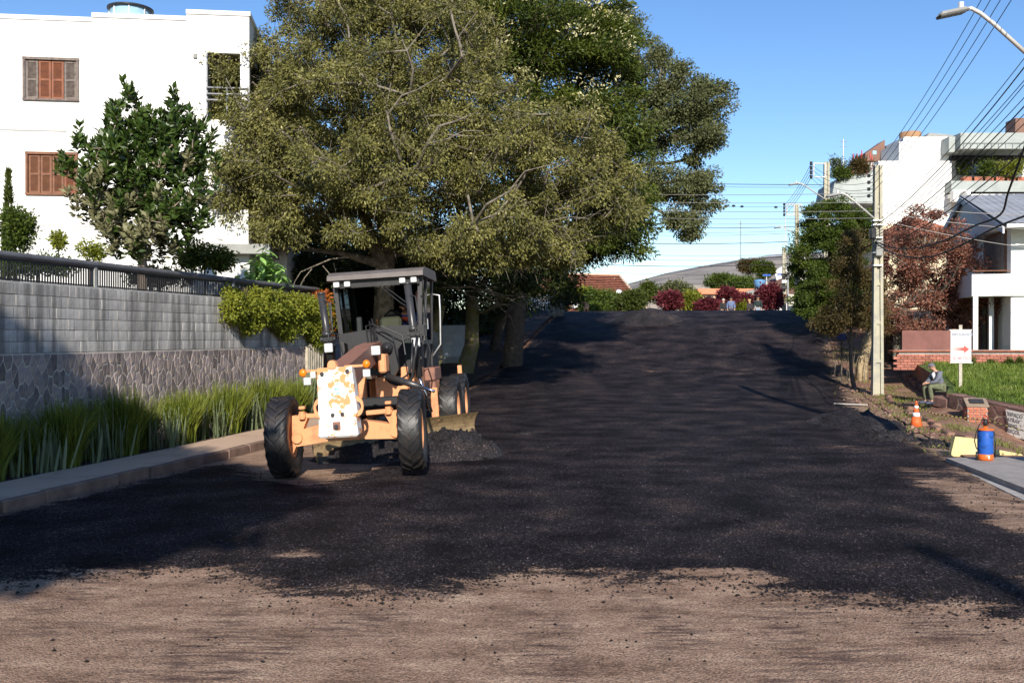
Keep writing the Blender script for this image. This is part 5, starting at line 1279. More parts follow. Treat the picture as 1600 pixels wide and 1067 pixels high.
def person(loc, rz, J, label, cols, cap=None, hair=(.03, .02, .015), group=None, sleeves=True):
    """J: joints in metres, x right, y forward, z up, relative to loc"""
    root = empty('person', loc, rz, label, 'person', group)
    V_ = lambda k: Vector(J[k])
    pel, ch, nk, hd = V_('pelvis'), V_('chest'), V_('neck'), V_('head')
    fw = Vector(J.get('face', (0, 1, 0))).normalized(); up = (hd-nk).normalized(); rt = fw.cross(up).normalized()
    chains = [[(pel, (.135, .11)), ((pel+ch)/2, (.125, .10)), (ch, (.15, .11)), (nk, .055), (nk.lerp(hd, .45), .055), (hd, (.075, .09)), (hd+up*.07, (.072, .09))]]
    for s in ('r', 'l'):
        sh, el, wr = V_('shoulder_'+s), V_('elbow_'+s), V_('wrist_'+s); hp, kn, an, to = V_('hip_'+s), V_('knee_'+s), V_('ankle_'+s), V_('toe_'+s)
        hdn = (wr-el).normalized(); side = hdn.cross(Vector((0, 0, 1)));  side = side.normalized() if side.length > .1 else Vector((1, 0, 0))
        palm = wr + hdn*.07
        chains += [[(ch, (.15, .11)), (sh, .055), (el, .042), (wr, .028), (palm, (.035, .018))]]
        for k in range(4):
            b0 = wr + hdn*.10 + side*(k-1.5)*.021; ln_ = (.06, .07, .065, .05)[k]
            chains.append([(palm, (.035, .018)), (b0, .009), (b0+hdn*ln_*.6+Vector((0, 0, -.012)), .008), (b0+hdn*ln_*.95+Vector((0, 0, -.035)), .007)])
        chains.append([(palm, (.035, .018)), (wr+hdn*.05-side*.045, .010), (wr+hdn*.09-side*.055, .008)])
        chains += [[(pel, (.135, .11)), (hp, .085), (kn, .058), (an, .038), (to, (.036, .028))]]
    body = link('body', skin_mesh(chains), root); body.data.materials.append(M_skin)
    for p in body.data.polygons: p.use_smooth = True
    b = MB(); b.smooth = True     # face: nose, ears
    hc = hd + up*.04
    b.tube([hc+fw*.082+up*.02, hc+fw*.108-up*.02, hc+fw*.09-up*.03], [.008, .014, .010], 6)
    for s in (-1, 1): b.tube([hc+rt*s*.078+up*.02, hc+rt*s*.086, hc+rt*s*.078-up*.025], [.014, .018, .010], 6)
    b.build('nose_and_ears', M_skin, root)
    b = MB(); 
    for s in (-1, 1): b.lathe([(.001, -.008), (.010, 0), (.001, .008)], hc+fw*.083+rt*s*.032+up*.015, 'y', 8)
    b.box(hc+fw*.088-up*.055, (.05, .012, .010), rot=fw.to_track_quat('Y', 'Z').to_matrix()); b.build('eyes_and_mouth', M_dark, root)
    Q = fw.to_track_quat('Y', 'Z').to_matrix()
    b = MB(); b.smooth = True
    vs = []; fs = []; n = 14
    rows = [(0, .112), (35, .108), (62, .104), (85, .100), (105, .098)]
    for a, r_ in rows:
        for k in range(n):
            t = 2*math.pi*k/n; z = math.cos(R(a))*.105; q = math.sin(R(a)); x = math.sin(t)*q*.092; y = math.cos(t)*q*.108
            if a > 80 and math.cos(t) > .2: z += .055*math.cos(t); y *= .9
            vs.append(hc + up*.012 + Q @ Vector((x, y-.006, z)))
    for i in range(len(rows)-1):
        for k in range(n): k2 = (k+1) % n; fs.append((i*n+k, i*n+k2, (i+1)*n+k2, (i+1)*n+k))
    b.add(vs, fs)
    b.build('hair' if cap is None else 'cap', mat('hair_%d' % len(bpy.data.materials), hair if cap is None else cap, .8), root)
    if cap is not None:
        b = MB(); b.smooth = True
        vs = []
        for k in range(7): t = R(-60+20*k); vs += [hc + Q @ Vector((math.sin(t)*.085, math.cos(t)*.095, .048)), hc + Q @ Vector((math.sin(t)*.08, math.cos(t)*.095+.075*math.cos(t), .030))]
        b.add(vs, [(2*k, 2*k+2, 2*k+3, 2*k+1) for k in range(6)]); b.build('cap_peak', mat('cap_peak_%d' % len(bpy.data.materials), tuple(c*.8 for c in cap), .8), root)
    # clothes
    top = [[(pel, (.165, .14)), ((pel+ch)/2, (.160, .135)), (ch, (.185, .14)), (ch.lerp(nk, .75), (.09, .08))]]
    for s in ('r', 'l'):
        sh, el, wr = V_('shoulder_'+s), V_('elbow_'+s), V_('wrist_'+s)
        top += [[(ch, (.185, .14)), (sh, .082), (el, .064), (wr.lerp(el, .12), .046)]] if sleeves else [[(ch, (.185, .14)), (sh, .082), (sh.lerp(el, .7), .07)]]
    o = link('jacket', skin_mesh(top), root); o.data.materials.append(mat('cloth_%d' % len(bpy.data.materials), cols[0], .9, .2, 7, .4, 25))
    for p in o.data.polygons: p.use_smooth = True
    leg = []
    for s in ('r', 'l'):
        hp, kn, an = V_('hip_'+s), V_('knee_'+s), V_('ankle_'+s)
        leg += [[(pel, (.155, .135)), (hp, .108), (hp.lerp(kn, .5), .098), (kn, .078), (kn.lerp(an, .5), .072), (an.lerp(kn, .08), .062)]]
    o = link('trousers', skin_mesh(leg), root); o.data.materials.append(mat('cloth_%d' % len(bpy.data.materials), cols[1], .9, .2, 7, .4, 25))
    for p in o.data.polygons: p.use_smooth = True
    for s in ('r', 'l'):
        an, to = V_('ankle_'+s), V_('toe_'+s); d = (to-an); d.z = 0; d.normalize()
        b = MB(); b.smooth = True; z = min(an.z, to.z)
        b.tube([Vector((an.x, an.y, z+.0))-d*.07, Vector((an.x, an.y, z+.02)), Vector((to.x, to.y, z))+d*.0, Vector((to.x, to.y, z-.005))+d*.06], [.042, .052, .046, .028], 10)
        b.build('shoe', mat('shoe_%d' % len(bpy.data.materials), cols[2], .6), root)
    return root
def standing(h=1.7, lean=0, arms=0):
    k = h/1.7
    J = dict(pelvis=(0, 0, .95), chest=(0, .02+lean*.3, 1.33), neck=(0, .03+lean*.45, 1.47), head=(0, .06+lean*.6, 1.58), hip_r=(.09, 0, .90), hip_l=(-.09, 0, .90), knee_r=(.10, .03, .50), knee_l=(-.10, .05, .50),
             ankle_r=(.11, -.02, .09), ankle_l=(-.11, .0, .09), toe_r=(.12, .14, .04), toe_l=(-.12, .16, .04), shoulder_r=(.19, 0.02+lean*.3, 1.40), shoulder_l=(-.19, .02+lean*.3, 1.40),
             elbow_r=(.25, .0+arms*.1, 1.12), elbow_l=(-.25, .0, 1.12), wrist_r=(.24, .10+arms*.15, .90+arms*.2), wrist_l=(-.23, .10, .90))
    return {a: tuple(c*k for c in v) for a, v in J.items()}
def seated(sz=.50):
    return dict(pelvis=(0, 0, sz+.08), chest=(0, .12, sz+.42), neck=(0, .19, sz+.56), head=(0, .27, sz+.66), face=(0, 1, -.28), hip_r=(.10, .06, sz+.07), hip_l=(-.10, .06, sz+.07), knee_r=(.14, .46, sz+.10), knee_l=(-.14, .44, sz+.10),
                ankle_r=(.12, .40, .10), ankle_l=(-.12, .34, .10), toe_r=(.13, .56, .05), toe_l=(-.13, .50, .05), shoulder_r=(.19, .13, sz+.48), shoulder_l=(-.19, .13, sz+.48), elbow_r=(.22, .27, sz+.24), elbow_l=(-.22, .27, sz+.24), wrist_r=(.08, .44, sz+.20), wrist_l=(-.07, .44, sz+.19))
# operator inside the cab
Mg = Matrix.Translation(GL) @ Euler((0, R(-3.6), R(-3.5))).to_matrix().to_4x4()
J = seated(.50); J['knee_r'] = (.14, .5, .50); J['knee_l'] = (-.14, .5, .50); J['face'] = (-.55, 1, -.2)
op = person(Mg @ Vector((.30, Y0+1.0, 1.62)), math.pi + R(-3.5), J, 'operator in a blue and red shirt seated in the grader cab', ((.04, .06, .22), (.03, .03, .05), (.02, .02, .02)), cap=(.05, .04, .05))
b = MB(); b.box((.0, .20, .93), (.30, .13, .09), bev=.03); b.build('red_shirt_panel', mat('shirt_red', (.5, .08, .04), .9), op)
# seated worker on the end of the stone wall
sx_, sy_ = (1470-800)/F*27.1, 27.1
J = seated(.46)
mz = G(sx_, sy_)+.06
man = person((sx_, sy_+.0, mz), R(97), J, 'seated man in grey jacket and cap resting at the end of the stone wall', ((.13, .14, .17), (.13, .14, .08), (.05, .06, .09)), cap=(.11, .11, .12))
man.scale = (.9, .9, .9)
b = MB(); b.box((0, .20, .86), (.15, .14, .24), bev=.05, rot=(R(-20), 0, 0)); b.build('shirt', mat('shirt_white', (.75, .75, .75), .9), man)
# four people beyond the crest
for i, (px, py, Y, rz, top_, bot, hair, lab) in enumerate([
    (1131, 471, 61.0, 20, (.03, .028, .03), (.05, .05, .06), (.45, .40, .36), 'grey haired person in dark clothes beyond the crest, leftmost of the four'),
    (1142, 473, 59.5, 175, (.13, .17, .30), (.05, .05, .07), (.05, .03, .02), 'person in a light blue shirt beyond the crest'),
    (1172, 472, 60.5, 40, (.05, .04, .045), (.05, .05, .06), (.45, .30, .14), 'fair haired person in dark clothes beyond the crest'),
    (1184, 470, 59.0, 170, (.02, .035, .035), (.25, .30, .38), (.02, .018, .018), 'person in a dark jacket beyond the crest, rightmost of the four')]):
    x = (px-800)/F*Y; g_ = G(x, Y); h = min(1.85, max(1.5, P(px, py-4, Y).z - g_))
    person((x, Y, g_), R(rz), standing(h), lab, (top_, bot, (.02, .02, .02)), hair=hair)
# ---------------------------------------------------------------- helpers for built boxes
def rect(b, x0, y0, x1, y1, Y, dep, ox=(0, 0, 0)):
    """box whose front face stands at distance Y, spanning the given corners"""
    a, c = P(x0, y1, Y), P(x1, y0, Y)
    b.box(((a.x+c.x)/2-ox[0], Y+dep/2-ox[1], (a.z+c.z)/2-ox[2]), (abs(c.x-a.x), dep, abs(c.z-a.z)))
def lp(o, p): return Vector(p) - Vector(o)
M_wood = mat('shutter_wood', (.25, .095, .05), .75, .2, 6, .2, 40, col2=(.19, .075, .045), mix=(.45, .6))
M_woodg = mat('weathered_shutter_wood', (.20, .165, .14), .85, .2, 9, .3, 40, col2=(.13, .10, .09), mix=(.45, .6))
M_woodb = mat('brown_wood', (.20, .09, .05), .75, .2, 6, .2, 40)
M_glassd = mat('dark_window_glass', (.03, .035, .04), .08, .1, 2, spec=.8)
M_tile = mat('roof_tile', (.34, .12, .07), .85, .25, 3, .3, 20, col2=(.22, .09, .06), mix=(.45, .6), island=.25)
M_brick = mat('red_brick', (.42, .15, .09), .9, .15, 9, .4, 60, island=.22)
M_brickd = mat('weathered_brick', (.30, .12, .08), .9, .2, 5, .4, 40, island=.3, col2=(.20, .09, .065), mix=(.45, .6))

# ---------------------------------------------------------------- white apartment house on the left
LB = P(390, 200, 28.4); HX = math.radians(7.0)             # facade turned slightly away to the right
Lz0 = 1.9
wh = empty('white_house', (LB.x, LB.y, Lz0), HX, 'large white plastered apartment house with wooden shutters at the left', 'house')
# local: x leftward negative along facade from its right corner, y = depth, z above Lz0
def lx(px):      # facade x of a picture column
    d = Vector(((px-800)/F, 1)); fx = Vector((math.cos(HX), math.sin(HX))); A = Matrix(((d.x, -fx.x), (d.y, -fx.y))); s = A.inverted() @ Vector((LB.x, LB.y)); return s[1]
def lzz(px, py):
    k = lx(px); Y = LB.y + k*math.sin(HX); return CAMH + (525-py)/F*Y - Lz0
XC = 0.0
X1, X2, Xn = lx(292), lx(145), lx(-160); Xr = lx(323)
ztop = [lzz(292, 22), lzz(145, 27), lzz(0, 29)]
b = MB()
# wall blocks leave the balcony recess and the two window openings free
W1 = (lx(41), lx(121), lzz(80, 156), lzz(80, 95)); W2 = (lx(45), lx(119), lzz(80, 303), lzz(80, 242))
def wbox(b, xa, xb, za, zb, y0=0, y1=8): b.box(((xa+xb)/2, (y0+y1)/2, (za+zb)/2), (abs(xb-xa), y1-y0, zb-za))
for (xa, xb, zt) in ((Xn, X2, ztop[2]), ): 
    wbox(b, Xn, W1[0], 0, zt); wbox(b, W1[1], X2, 0, zt); wbox(b, W1[0], W1[1], 0, W2[2]); wbox(b, W1[0], W1[1], W2[3], W1[2]); wbox(b, W1[0], W1[1], W1[3], zt)
    wbox(b, W1[0], W1[1], W2[2], W2[3], .25, 8); wbox(b, W1[0], W1[1], W1[2], W1[3], .25, 8)
wbox(b, X2, X1, 0, ztop[1]); 
zr0, zr1 = lzz(350, 188), lzz(350, 84)
wbox(b, X1, Xr, 0, ztop[0])
wbox(b, Xr, 0, zr1, ztop[0]); wbox(b, Xr, 0, lzz(350, 300), zr0); wbox(b, Xr, 0, zr0, zr1, 2.2, 8); wbox(b, -.25, 0, zr0, zr1, .0, .25)
wbox(b, Xr, 0, 0, lzz(350, 350)); wbox(b, Xr, 0, lzz(350, 350), lzz(350, 300), 1.6, 8)
b.build('wall', M_white, wh)
b = MB(); e = .035
wbox(b, Xn, X2, ztop[2]-.02, ztop[2]+.10, -e, 8.05); wbox(b, X2-.003, X1, ztop[1]-.02, ztop[1]+.10, -e-.003, 8.05); wbox(b, X1-.003, .04, ztop[0]-.02, ztop[0]+.10, -e-.006, 8.05); b.build('parapet_coping', M_white, wh)
b = MB(); wbox(b, Xn, lx(105), lzz(60, 206), lzz(60, 204), -.006, .002); wbox(b, lx(45), lx(150), lzz(90, 354.2), lzz(90, 353), -.006, .002); b.build('wall_joint', M_grey, wh)
M_recess = mat('recess_shade_grey', (.30, .32, .36), .85, .08, 1)  # grey that paints the recess shade over the white walls
b = MB(); wbox(b, Xr+.02, -.27, zr0+.02, zr1-.02, 2.12, 2.18); wbox(b, Xr+.004, Xr+.03, zr0, zr1, .02, 2.18); b.build('balcony_back_wall', M_recess, wh)
b = MB(); wbox(b, lx(335), lx(360), zr0+.05, zr1-.25, 2.05, 2.10); b.build('balcony_door', M_glassd, wh)
b = MB()
for z in (.55, .72, .90): b.tube([(Xr, -.05, zr0+z), (lx(389), -.05, zr0+z)], .022, 6)
for x in (lx(388), lx(356)): b.tube([(x, -.05, zr0-.1), (x, -.05, zr0+.93)], .025, 6)
b.build('balcony_railing', M_galv, wh)
def shutters(W_, mats, inner=2):
    xa, xb, za, zb = W_; fr = MB()
    fr.box(((xa+xb)/2, -.01, zb+.03), (xb-xa+.14, .10, .07)); fr.box(((xa+xb)/2, -.01, za-.02), (xb-xa+.14, .12, .05))
    for x in (xa-.035, xb+.035): fr.box((x, -.01, (za+zb)/2), (.06, .09, zb-za))
    f = fr.build('window', mats[-1], wh); n = 4; w = (xb-xa)/n
    for k in range(n):
        b = MB(); x0 = xa+k*w+.008; x1 = xa+(k+1)*w-.008; t = .055
        for x in (x0+t/2, x1-t/2): b.box((x, .02, (za+zb)/2), (t, .04, zb-za-.03))
        for z in (za+.04, (za+zb)/2, zb-.04): b.box(((x0+x1)/2, .02, z), (x1-x0-2*t, .038, .06))
        z = za+.09
        while z < zb-.08:
            if abs(z-(za+zb)/2) > .04: b.box(((x0+x1)/2, .02, z), (x1-x0-2*t, .008, .045), rot=(R(38), 0, 0))
            z += .036
        b.build('shutter', mats[k], f)
    g = MB(); g.box(((xa+xb)/2, .12, (za+zb)/2), (xb-xa, .02, zb-za)); g.build('pane', M_glassd, f)
shutters(W1, [M_woodg, M_wood, M_wood, M_woodg, M_woodg]); shutters(W2, [M_woodb, M_woodb, M_woodb, M_wood, M_woodb])
b = MB(); b.box((lx(306), -.04, lzz(306, 89)), (.10, .06, .12)); b.build('wall_lamp', M_grey, wh)
# lower wing to the right with the yellow wall
b = MB(); wbox(b, .003, .85, lzz(350, 232), lzz(350, 185), .4, 7); wbox(b, .003, .85, 0, lzz(350, 372), 2.0, 7); b.build('lower_wing_wall', M_white, wh)
b = MB(); wbox(b, lx(352), 1.05, lzz(350, 372), lzz(350, 312), 1.3, 1.58); wbox(b, .01, .9, lzz(350, 385), lzz(350, 312), .6, 1.28); b.build('yellow_wall', M_cream, wh)
b = MB(); wbox(b, lx(322), .02, lzz(350, 383), lzz(350, 330), -.35, .55); b.build('terrace_parapet', M_offwhite, wh)
b = MB(); wbox(b, lx(318), .62, lzz(350, 398), lzz(350, 383), -.45, 2.0); b.build('terrace_slab', M_grey, wh)
b = MB(); 
x0, x1 = lx(325), lx(350); za, zb = lzz(337, 336), lzz(337, 306)
for k in range(5): b.box((x0+(x1-x0)*k/4, 1.42, (za+zb)/2), (.035, .03, zb-za))
for k in range(5): b.box(((x0+x1)/2, 1.415, za+(zb-za)*k/4), (x1-x0, .03, .035))
w_ = b.build('window', M_galv, wh)
b = MB(); wbox(b, x0, x1, za, zb, 1.5, 1.54); b.build('pane', M_woodb, w_)
# roof tank
tk = P(205, 25, 30.5); tkn = empty('roof_tank', (tk.x, tk.y, tk.z-.6), 0, 'round blue glassy tank with a dark rim on the roof of the white house', 'tank')
M_blueg = mat('pale_blue_panel', (.32, .50, .62), .2, .08, 3, spec=.6)
b = MB(); b.smooth = True; b.lathe([(.58, 0), (.60, .72)], (0, 0, 0), 'z', 28); b.build('drum', M_blueg, tkn)
b = MB(); b.smooth = True; b.lathe([(.60, .72), (.68, .73), (.68, .78), (.60, .79)], (0, 0, 0), 'z', 28); b.build('rim', M_black, tkn)
for k in range(8): b = MB(); a = k*math.pi/4+.3; b.box((.61*math.cos(a), .61*math.sin(a), .36), (.03, .03, .72)); b.build('strut', M_galv, tkn)

# ---------------------------------------------------------------- right: stone retaining wall, brick box, painted panel
so = Vector((WA.x, WA.y, -.12)); swl = empty('stone_wall', so, math.atan2(WDIR.y, WDIR.x), 'low brown crazy stone wall with pale pointing in front of the lawn', 'wall')
# local x runs towards the viewer; local y towards the road is negative?  rotate by 180: +y = road side
Lw = 9.2; SLP = math.asin(-.098)
def swz(x): return .86 - .0*x
M_rock = mat('brown_stone', (.19, .105, .085), .85, .2, 4, .4, 40, island=.3, col2=(.11, .065, .055), mix=(.45, .6))
M_point = mat('cream_pointing', (.55, .44, .31), .95, .3, 7, .4, 50, col2=(.36, .26, .18), mix=(.5, .66))
swl.rotation_euler = (0, -SLP*1.0, math.atan2(WDIR.y, WDIR.x))
b = MB(); b.box((Lw/2, .16, .27), (Lw, .30, 1.20)); b.build('wall_core', M_point, swl)
rr = np.random.default_rng(4); seeds = []
for i in range(int(Lw/.34)):
    for j in range(4): seeds.append((i*.34+.17+rr.uniform(-.13, .13), -.20+j*.29+rr.uniform(-.10, .10)+.07*(i % 2)))
for i, poly in enumerate(voronoi_cells(seeds, 0.0, Lw, -.34, .86)):
    if len(poly) < 3: continue
    c, q = inset(poly, .034); b = MB(); stone(b, [(p[0]-c[0], p[1]-c[1]) for p in q], (0, 0), 0, .018, .005, lambda u, v, w: (u, -w, v))
    o = b.build('stone', M_rock, swl); o.location = (c[0], .006, c[1])
x = 0; 
while x < Lw:
    w = rr.uniform(.3, .5); b = MB(); b.box((x+w/2, .17, .872), (w-.02, .36, .04+rr.uniform(0, .02)), bev=.012); b.build('cap_stone', M_rock, swl); x += w
for j in range(3): b = MB(); b.box((-.33, .20, .0+j*.3), (.62, .42, .285), bev=.03); b.build('stone', M_rock, swl)
# whitewashed patch with the hand painted words
pxa = 30.6 - ST(*P(1573, 640, 20.9).to_2d())[0]
wx0 = 2.05
M_wpaint = mat('flaking_whitewash', (.82, .80, .72), .9, .06, 9, .3, 40, col2=(.30, .2, .15), mix=(.60, .63))
b = MB(); n = 16; pl = []
for k in range(n): a = 2*math.pi*k/n; rx_ = 1.0 + .10*math.sin(3*a+1); pl.append((wx0+.95 + max(-.92, min(.92, 1.25*math.cos(a)))*rx_, -.044, .50 + max(-.31, min(.33, .5*math.sin(a)))*(1+.05*math.sin(5*a))))
b.prism(pl, (0, .008, 0)); wp = b.build('whitewashed_patch', M_wpaint, swl)
def text(name, s, size, m, parent, loc, rot, ex=.002, sp=1.0):
    cu = bpy.data.curves.new(name, 'FONT'); cu.body = s; cu.size = size; cu.extrude = ex; cu.space_character = sp; cu.offset = .003
    t = bpy.data.objects.new('t', cu); C.objects.link(t); bpy.context.view_layer.update()
    me = bpy.data.meshes.new_from_object(t.evaluated_get(bpy.context.evaluated_depsgraph_get())); bpy.data.objects.remove(t)
    me.materials.clear(); me.materials.append(m); o = link(name, me, parent, loc); o.rotation_euler = rot; return o
M_ink = mat('grey_paint', (.16, .15, .15), .9, .3, 12, col2=(.4, .38, .34), mix=(.5, .62))
for k, (s, dx) in enumerate((('ESPAÇO', .06), ('ATRAV', .06), ('SINC', .11), ('ESCOL', .11))):
    text('lettering', s, .125, M_ink, swl, (wx0+dx, -.047, .68 - .135*k), (R(90), 0, 0), sp=1.05)
for o in [o for o in swl.children if o.name.startswith('lettering')]:
    # seen from the road side the wall's +x runs to the right
    pass
# brick box
mp_ = P(1528, 670, 24.9); mb_ = empty('brick_letter_box', mp_, -A0*.6, 'small red brick box with a sloping concrete top in front of the stone wall', 'letter box')
b = MB(); b.box((0, .16, .25), (.47, .28, .60)); b.build('core', M_mort, mb_)
for r_ in range(9):
    for k in range(3):
        w = .155; x = -.245 + (k+.5)*.163 + (0.06 if r_ % 2 else -.0) - .03
        x0 = max(-.25, x-w/2); x1 = min(.25, x+w/2)
        if x1-x0 < .03: continue
        b = MB(); b.box(((x0+x1)/2, .05, -.0+.0635*r_+.0), (x1-x0-.007, .1, .056), bev=.004); b.build('brick', M_brick, mb_)
    for k in range(2):
        b = MB(); b.box((-.215, .16+.11*k+(.03 if r_ % 2 else 0), .0635*r_), (.09, .10, .056), bev=.004); b.build('brick', M_brick, mb_)
b = MB(); b.prism([(-.27, -.02, .55), (-.27, .34, .55), (-.27, .34, .74), (-.27, .26, .76), (-.27, -.02, .58)], (.54, 0, 0)); b.build('concrete_top', mat('aged_concrete', (.25, .19, .14), .9, .25, 5, .3), mb_)
b = MB(); b.box((0, .10, .695), (.34, .17, .012), rot=(R(33), 0, 0)); b.build('slot_plate', M_cyl, mb_)
b = MB(); b.prism([(-.02, .0, 0), (.02, 0, 0), (.0, 0, 0)], (0, .001, 0))
# lawn grass blades
rr = np.random.default_rng(19); n = 52000
y = rr.uniform(22, 36, n); x = 11 + 9.5*rr.random(n); z = lawn_xyz(x, y)
ex = np.interp(y, [p.y for p in EDGE[::-1]], [p.x for p in EDGE[::-1]])
inview = (np.abs(x/y) < .56) & (x > ex + .22); x, y, z = x[inview], y[inview], z[inview]; n = len(x)
tall = fbm(x*.8, y*.8) > .52; d = np.column_stack([rr.normal(0, .4, n), rr.normal(0, .4, n), np.ones(n)])
V = leaf_arrays(np.column_stack([x, y, z-.02]), d, (.07+.09*rr.random(n))*np.where(tall, 1.5, 1), .016+.012*rr.random(n), rr)
L_lawn = leafmat('lawn_blade', (.06, .11, .015), (.19, .25, .04), .3, c3=(.36, .36, .13))
g = leaf_obj('lawn_grass', V, L_lawn); tag(g, kind='stuff')
# thin grass at the verge
n = 9000; s = rr.uniform(19, 45, n); t = rr.normal(4.9, .5, n); x, y = s*SA+t*CA, s*CA-t*SA; keep = fbm(x*1.6+9, y*1.6) > .50
x, y = x[keep], y[keep]; n = len(x); z = prof(s[keep])+.03+side_dz(s[keep], t[keep]); d = np.column_stack([rr.normal(0, .6, n), rr.normal(0, .6, n), np.ones(n)])
g = leaf_obj('verge_grass', leaf_arrays(np.column_stack([x, y, z]), d, .07+.07*rr.random(n), .012+.008*rr.random(n), rr), leafmat('dry_verge_blade', (.10, .13, .02), (.25, .25, .07), .2)); tag(g, kind='stuff')
# stepping edge stones along the lawn up the path
for k in range(7):
    x, y = XY(32.0+k*1.0, 6.15+.06*(k % 2)); b = MB(); b.box((0, 0, 0), (.3, .75, .34), bev=.03); o = b.build('edging_block', M_rock); o.location = (x, y, G(x, y)+.13); o.rotation_euler = (0, 0, -A0+random.uniform(-.1, .1))
    tag(o, '%s rough edging block of the lawn counted from the stone wall up the path' % ['first','second','third','fourth','fifth','sixth','seventh'][k], 'edging stone', 'edging stones between footpath and lawn')
# kerb line of red broken kerbs on the right
for k in range(16):
    s = 22+k*.95; x, y = XY(s, 4.75+.1*math.sin(k*1.7)); b = MB(); b.box((0, 0, 0), (.20, .85, .20), bev=.04); o = b.build('kerb_block', M_soil); o.location = (x, y, G(x, y)+.03); o.rotation_euler = (random.uniform(-.05, .05), random.uniform(-.12, .12), -A0+random.uniform(-.05, .05))
    tag(o, '%s earth stained kerb block from the cone up the right road edge' % ['first','second','third','fourth','fifth','sixth','seventh','eighth','ninth','tenth','eleventh','twelfth','thirteenth','fourteenth','fifteenth','last'][k], 'kerb stone', 'earth stained kerb blocks on the right'); 
# slab with yellow end wall
def quad_px(pts, z): return [Vector(g0(px, py, z)+(z,)) for px, py in pts]
zs = .13
top = [Vector(g0(1478, 715, zs)+(zs,)), Vector(g0(1700, 712, zs)+(zs,)), Vector(g0(1700, 800, zs)+(zs,))]
b = MB(); b.prism([p-Vector((0, 0, .30)) for p in top], (0, 0, .30)); o = b.build('concrete_slab', mat('dusty_concrete', (.30, .27, .25), .9, .15, 4, .3, 40, world=True)); tag(o, 'grey concrete kerb slab at the right edge carrying the blue sprayer', 'slab')
b = MB(); f0 = [Vector(g0(*q)+(.03,)) for q in ((1470, 722), (1600, 786), (1700, 842), (1700, 826), (1600, 772))]
b.prism([p-Vector((0, 0, .1)) for p in f0], (0, 0, .115)); o = b.build('gutter_strip', mat('pale_gutter', (.40, .37, .34), .9, .2, 4, .3, 40)); tag(o, kind='structure')
yw = P(1508, 712, 18.75)
b = MB(); a0, a1 = P(1487, 712, 18.7), P(1700, 712, 18.7)
xs = [P(1487, 0, 18.7).x, P(1493, 0, 18.7).x, P(1530, 0, 18.7).x, P(1552, 0, 18.7).x, P(1598, 0, 18.7).x, P(1598, 0, 18.7).x]
zt = [P(0, 715, 18.7).z, P(0, 682, 18.7).z, P(0, 686, 18.7).z, P(0, 701, 18.7).z, P(0, 710, 18.7).z, P(0, 724, 18.7).z]
c0 = Vector((xs[0], 18.7, .0))
b.prism([(xs[0]-c0.x, 0, -.05), (xs[0]-c0.x, 0, .10)] + [(xs[k]-c0.x, 0, zt[k]) for k in range(1, 5)] + [(xs[4]-c0.x, 0, -.05)], (0, .12, 0)); o = b.build('yellow_end_wall', M_yellow); o.location = c0; tag(o, 'low yellow painted concrete wall behind the blue sprayer', 'wall')
# knapsack-type pressure sprayer, blue and orange
sp_ = Vector(g0(1540, 719, zs)+(zs,)); sr = empty('pressure_sprayer', sp_, 0, 'blue cylindrical pressure sprayer with orange ends and a looped hose', 'sprayer')
M_blue = mat('sprayer_blue', (.02, .10, .42), .35, .2, 8, col2=(.01, .04, .16), mix=(.5, .7)); M_sor = mat('sprayer_orange', (.65, .13, .02), .4, .1, 8)
b = MB(); b.smooth = True; b.lathe([(.125, .10), (.13, .12), (.13, .48), (.12, .52), (.125, .53)], (0, 0, 0), 'z', 24); b.build('tank', M_blue, sr)
b = MB(); b.smooth = True; b.lathe([(.10, 0), (.125, .01), (.132, .03), (.132, .11), (.12, .12)], (0, 0, 0), 'z', 24); b.build('base_ring', M_sor, sr)
b = MB(); b.smooth = True; b.lathe([(.12, .52), (.138, .53), (.138, .548), (.09, .556), (.04, .562), (.03, .60)], (0, 0, 0), 'z', 24); b.build('top_ring', M_sor, sr)
b = MB(); b.smooth = True; b.tube([(0, 0, .6), (0, 0, .72)], .035, 10); b.tube([(-.05, 0, .66), (.05, 0, .66)], .02, 8); b.build('pump_head', M_black, sr)
b = MB(); b.smooth = True; b.tube([(-.06, 0, .62), (-.05, 0, .72), (-.01, 0, .79), (.04, 0, .75), (.06, 0, .62)], .010, 8); b.build('carry_handle', mat('handle_red', (.25, .03, .02), .5), sr)
b = MB(); b.smooth = True; pts = [(0, -.02, .70), (-.05, -.03, .74), (-.12, -.03, .62), (-.17, -.02, .48), (-.19, 0, .34), (-.16, 0, .22), (-.13, 0, .18)]; b.tube(pts, .010, 8)
b.tube([(.14, -.02, .5), (.165, -.02, .3), (.16, -.02, .05)], .012, 6); b.tube([(-.15, 0, .15), (-.15, 0, 0)], .02, 8); b.build('hose', M_hose, sr)
b = MB(); b.box((0, -.134, .07), (.025, .006, .06)); b.build('gauge_mark', M_lampw, sr)
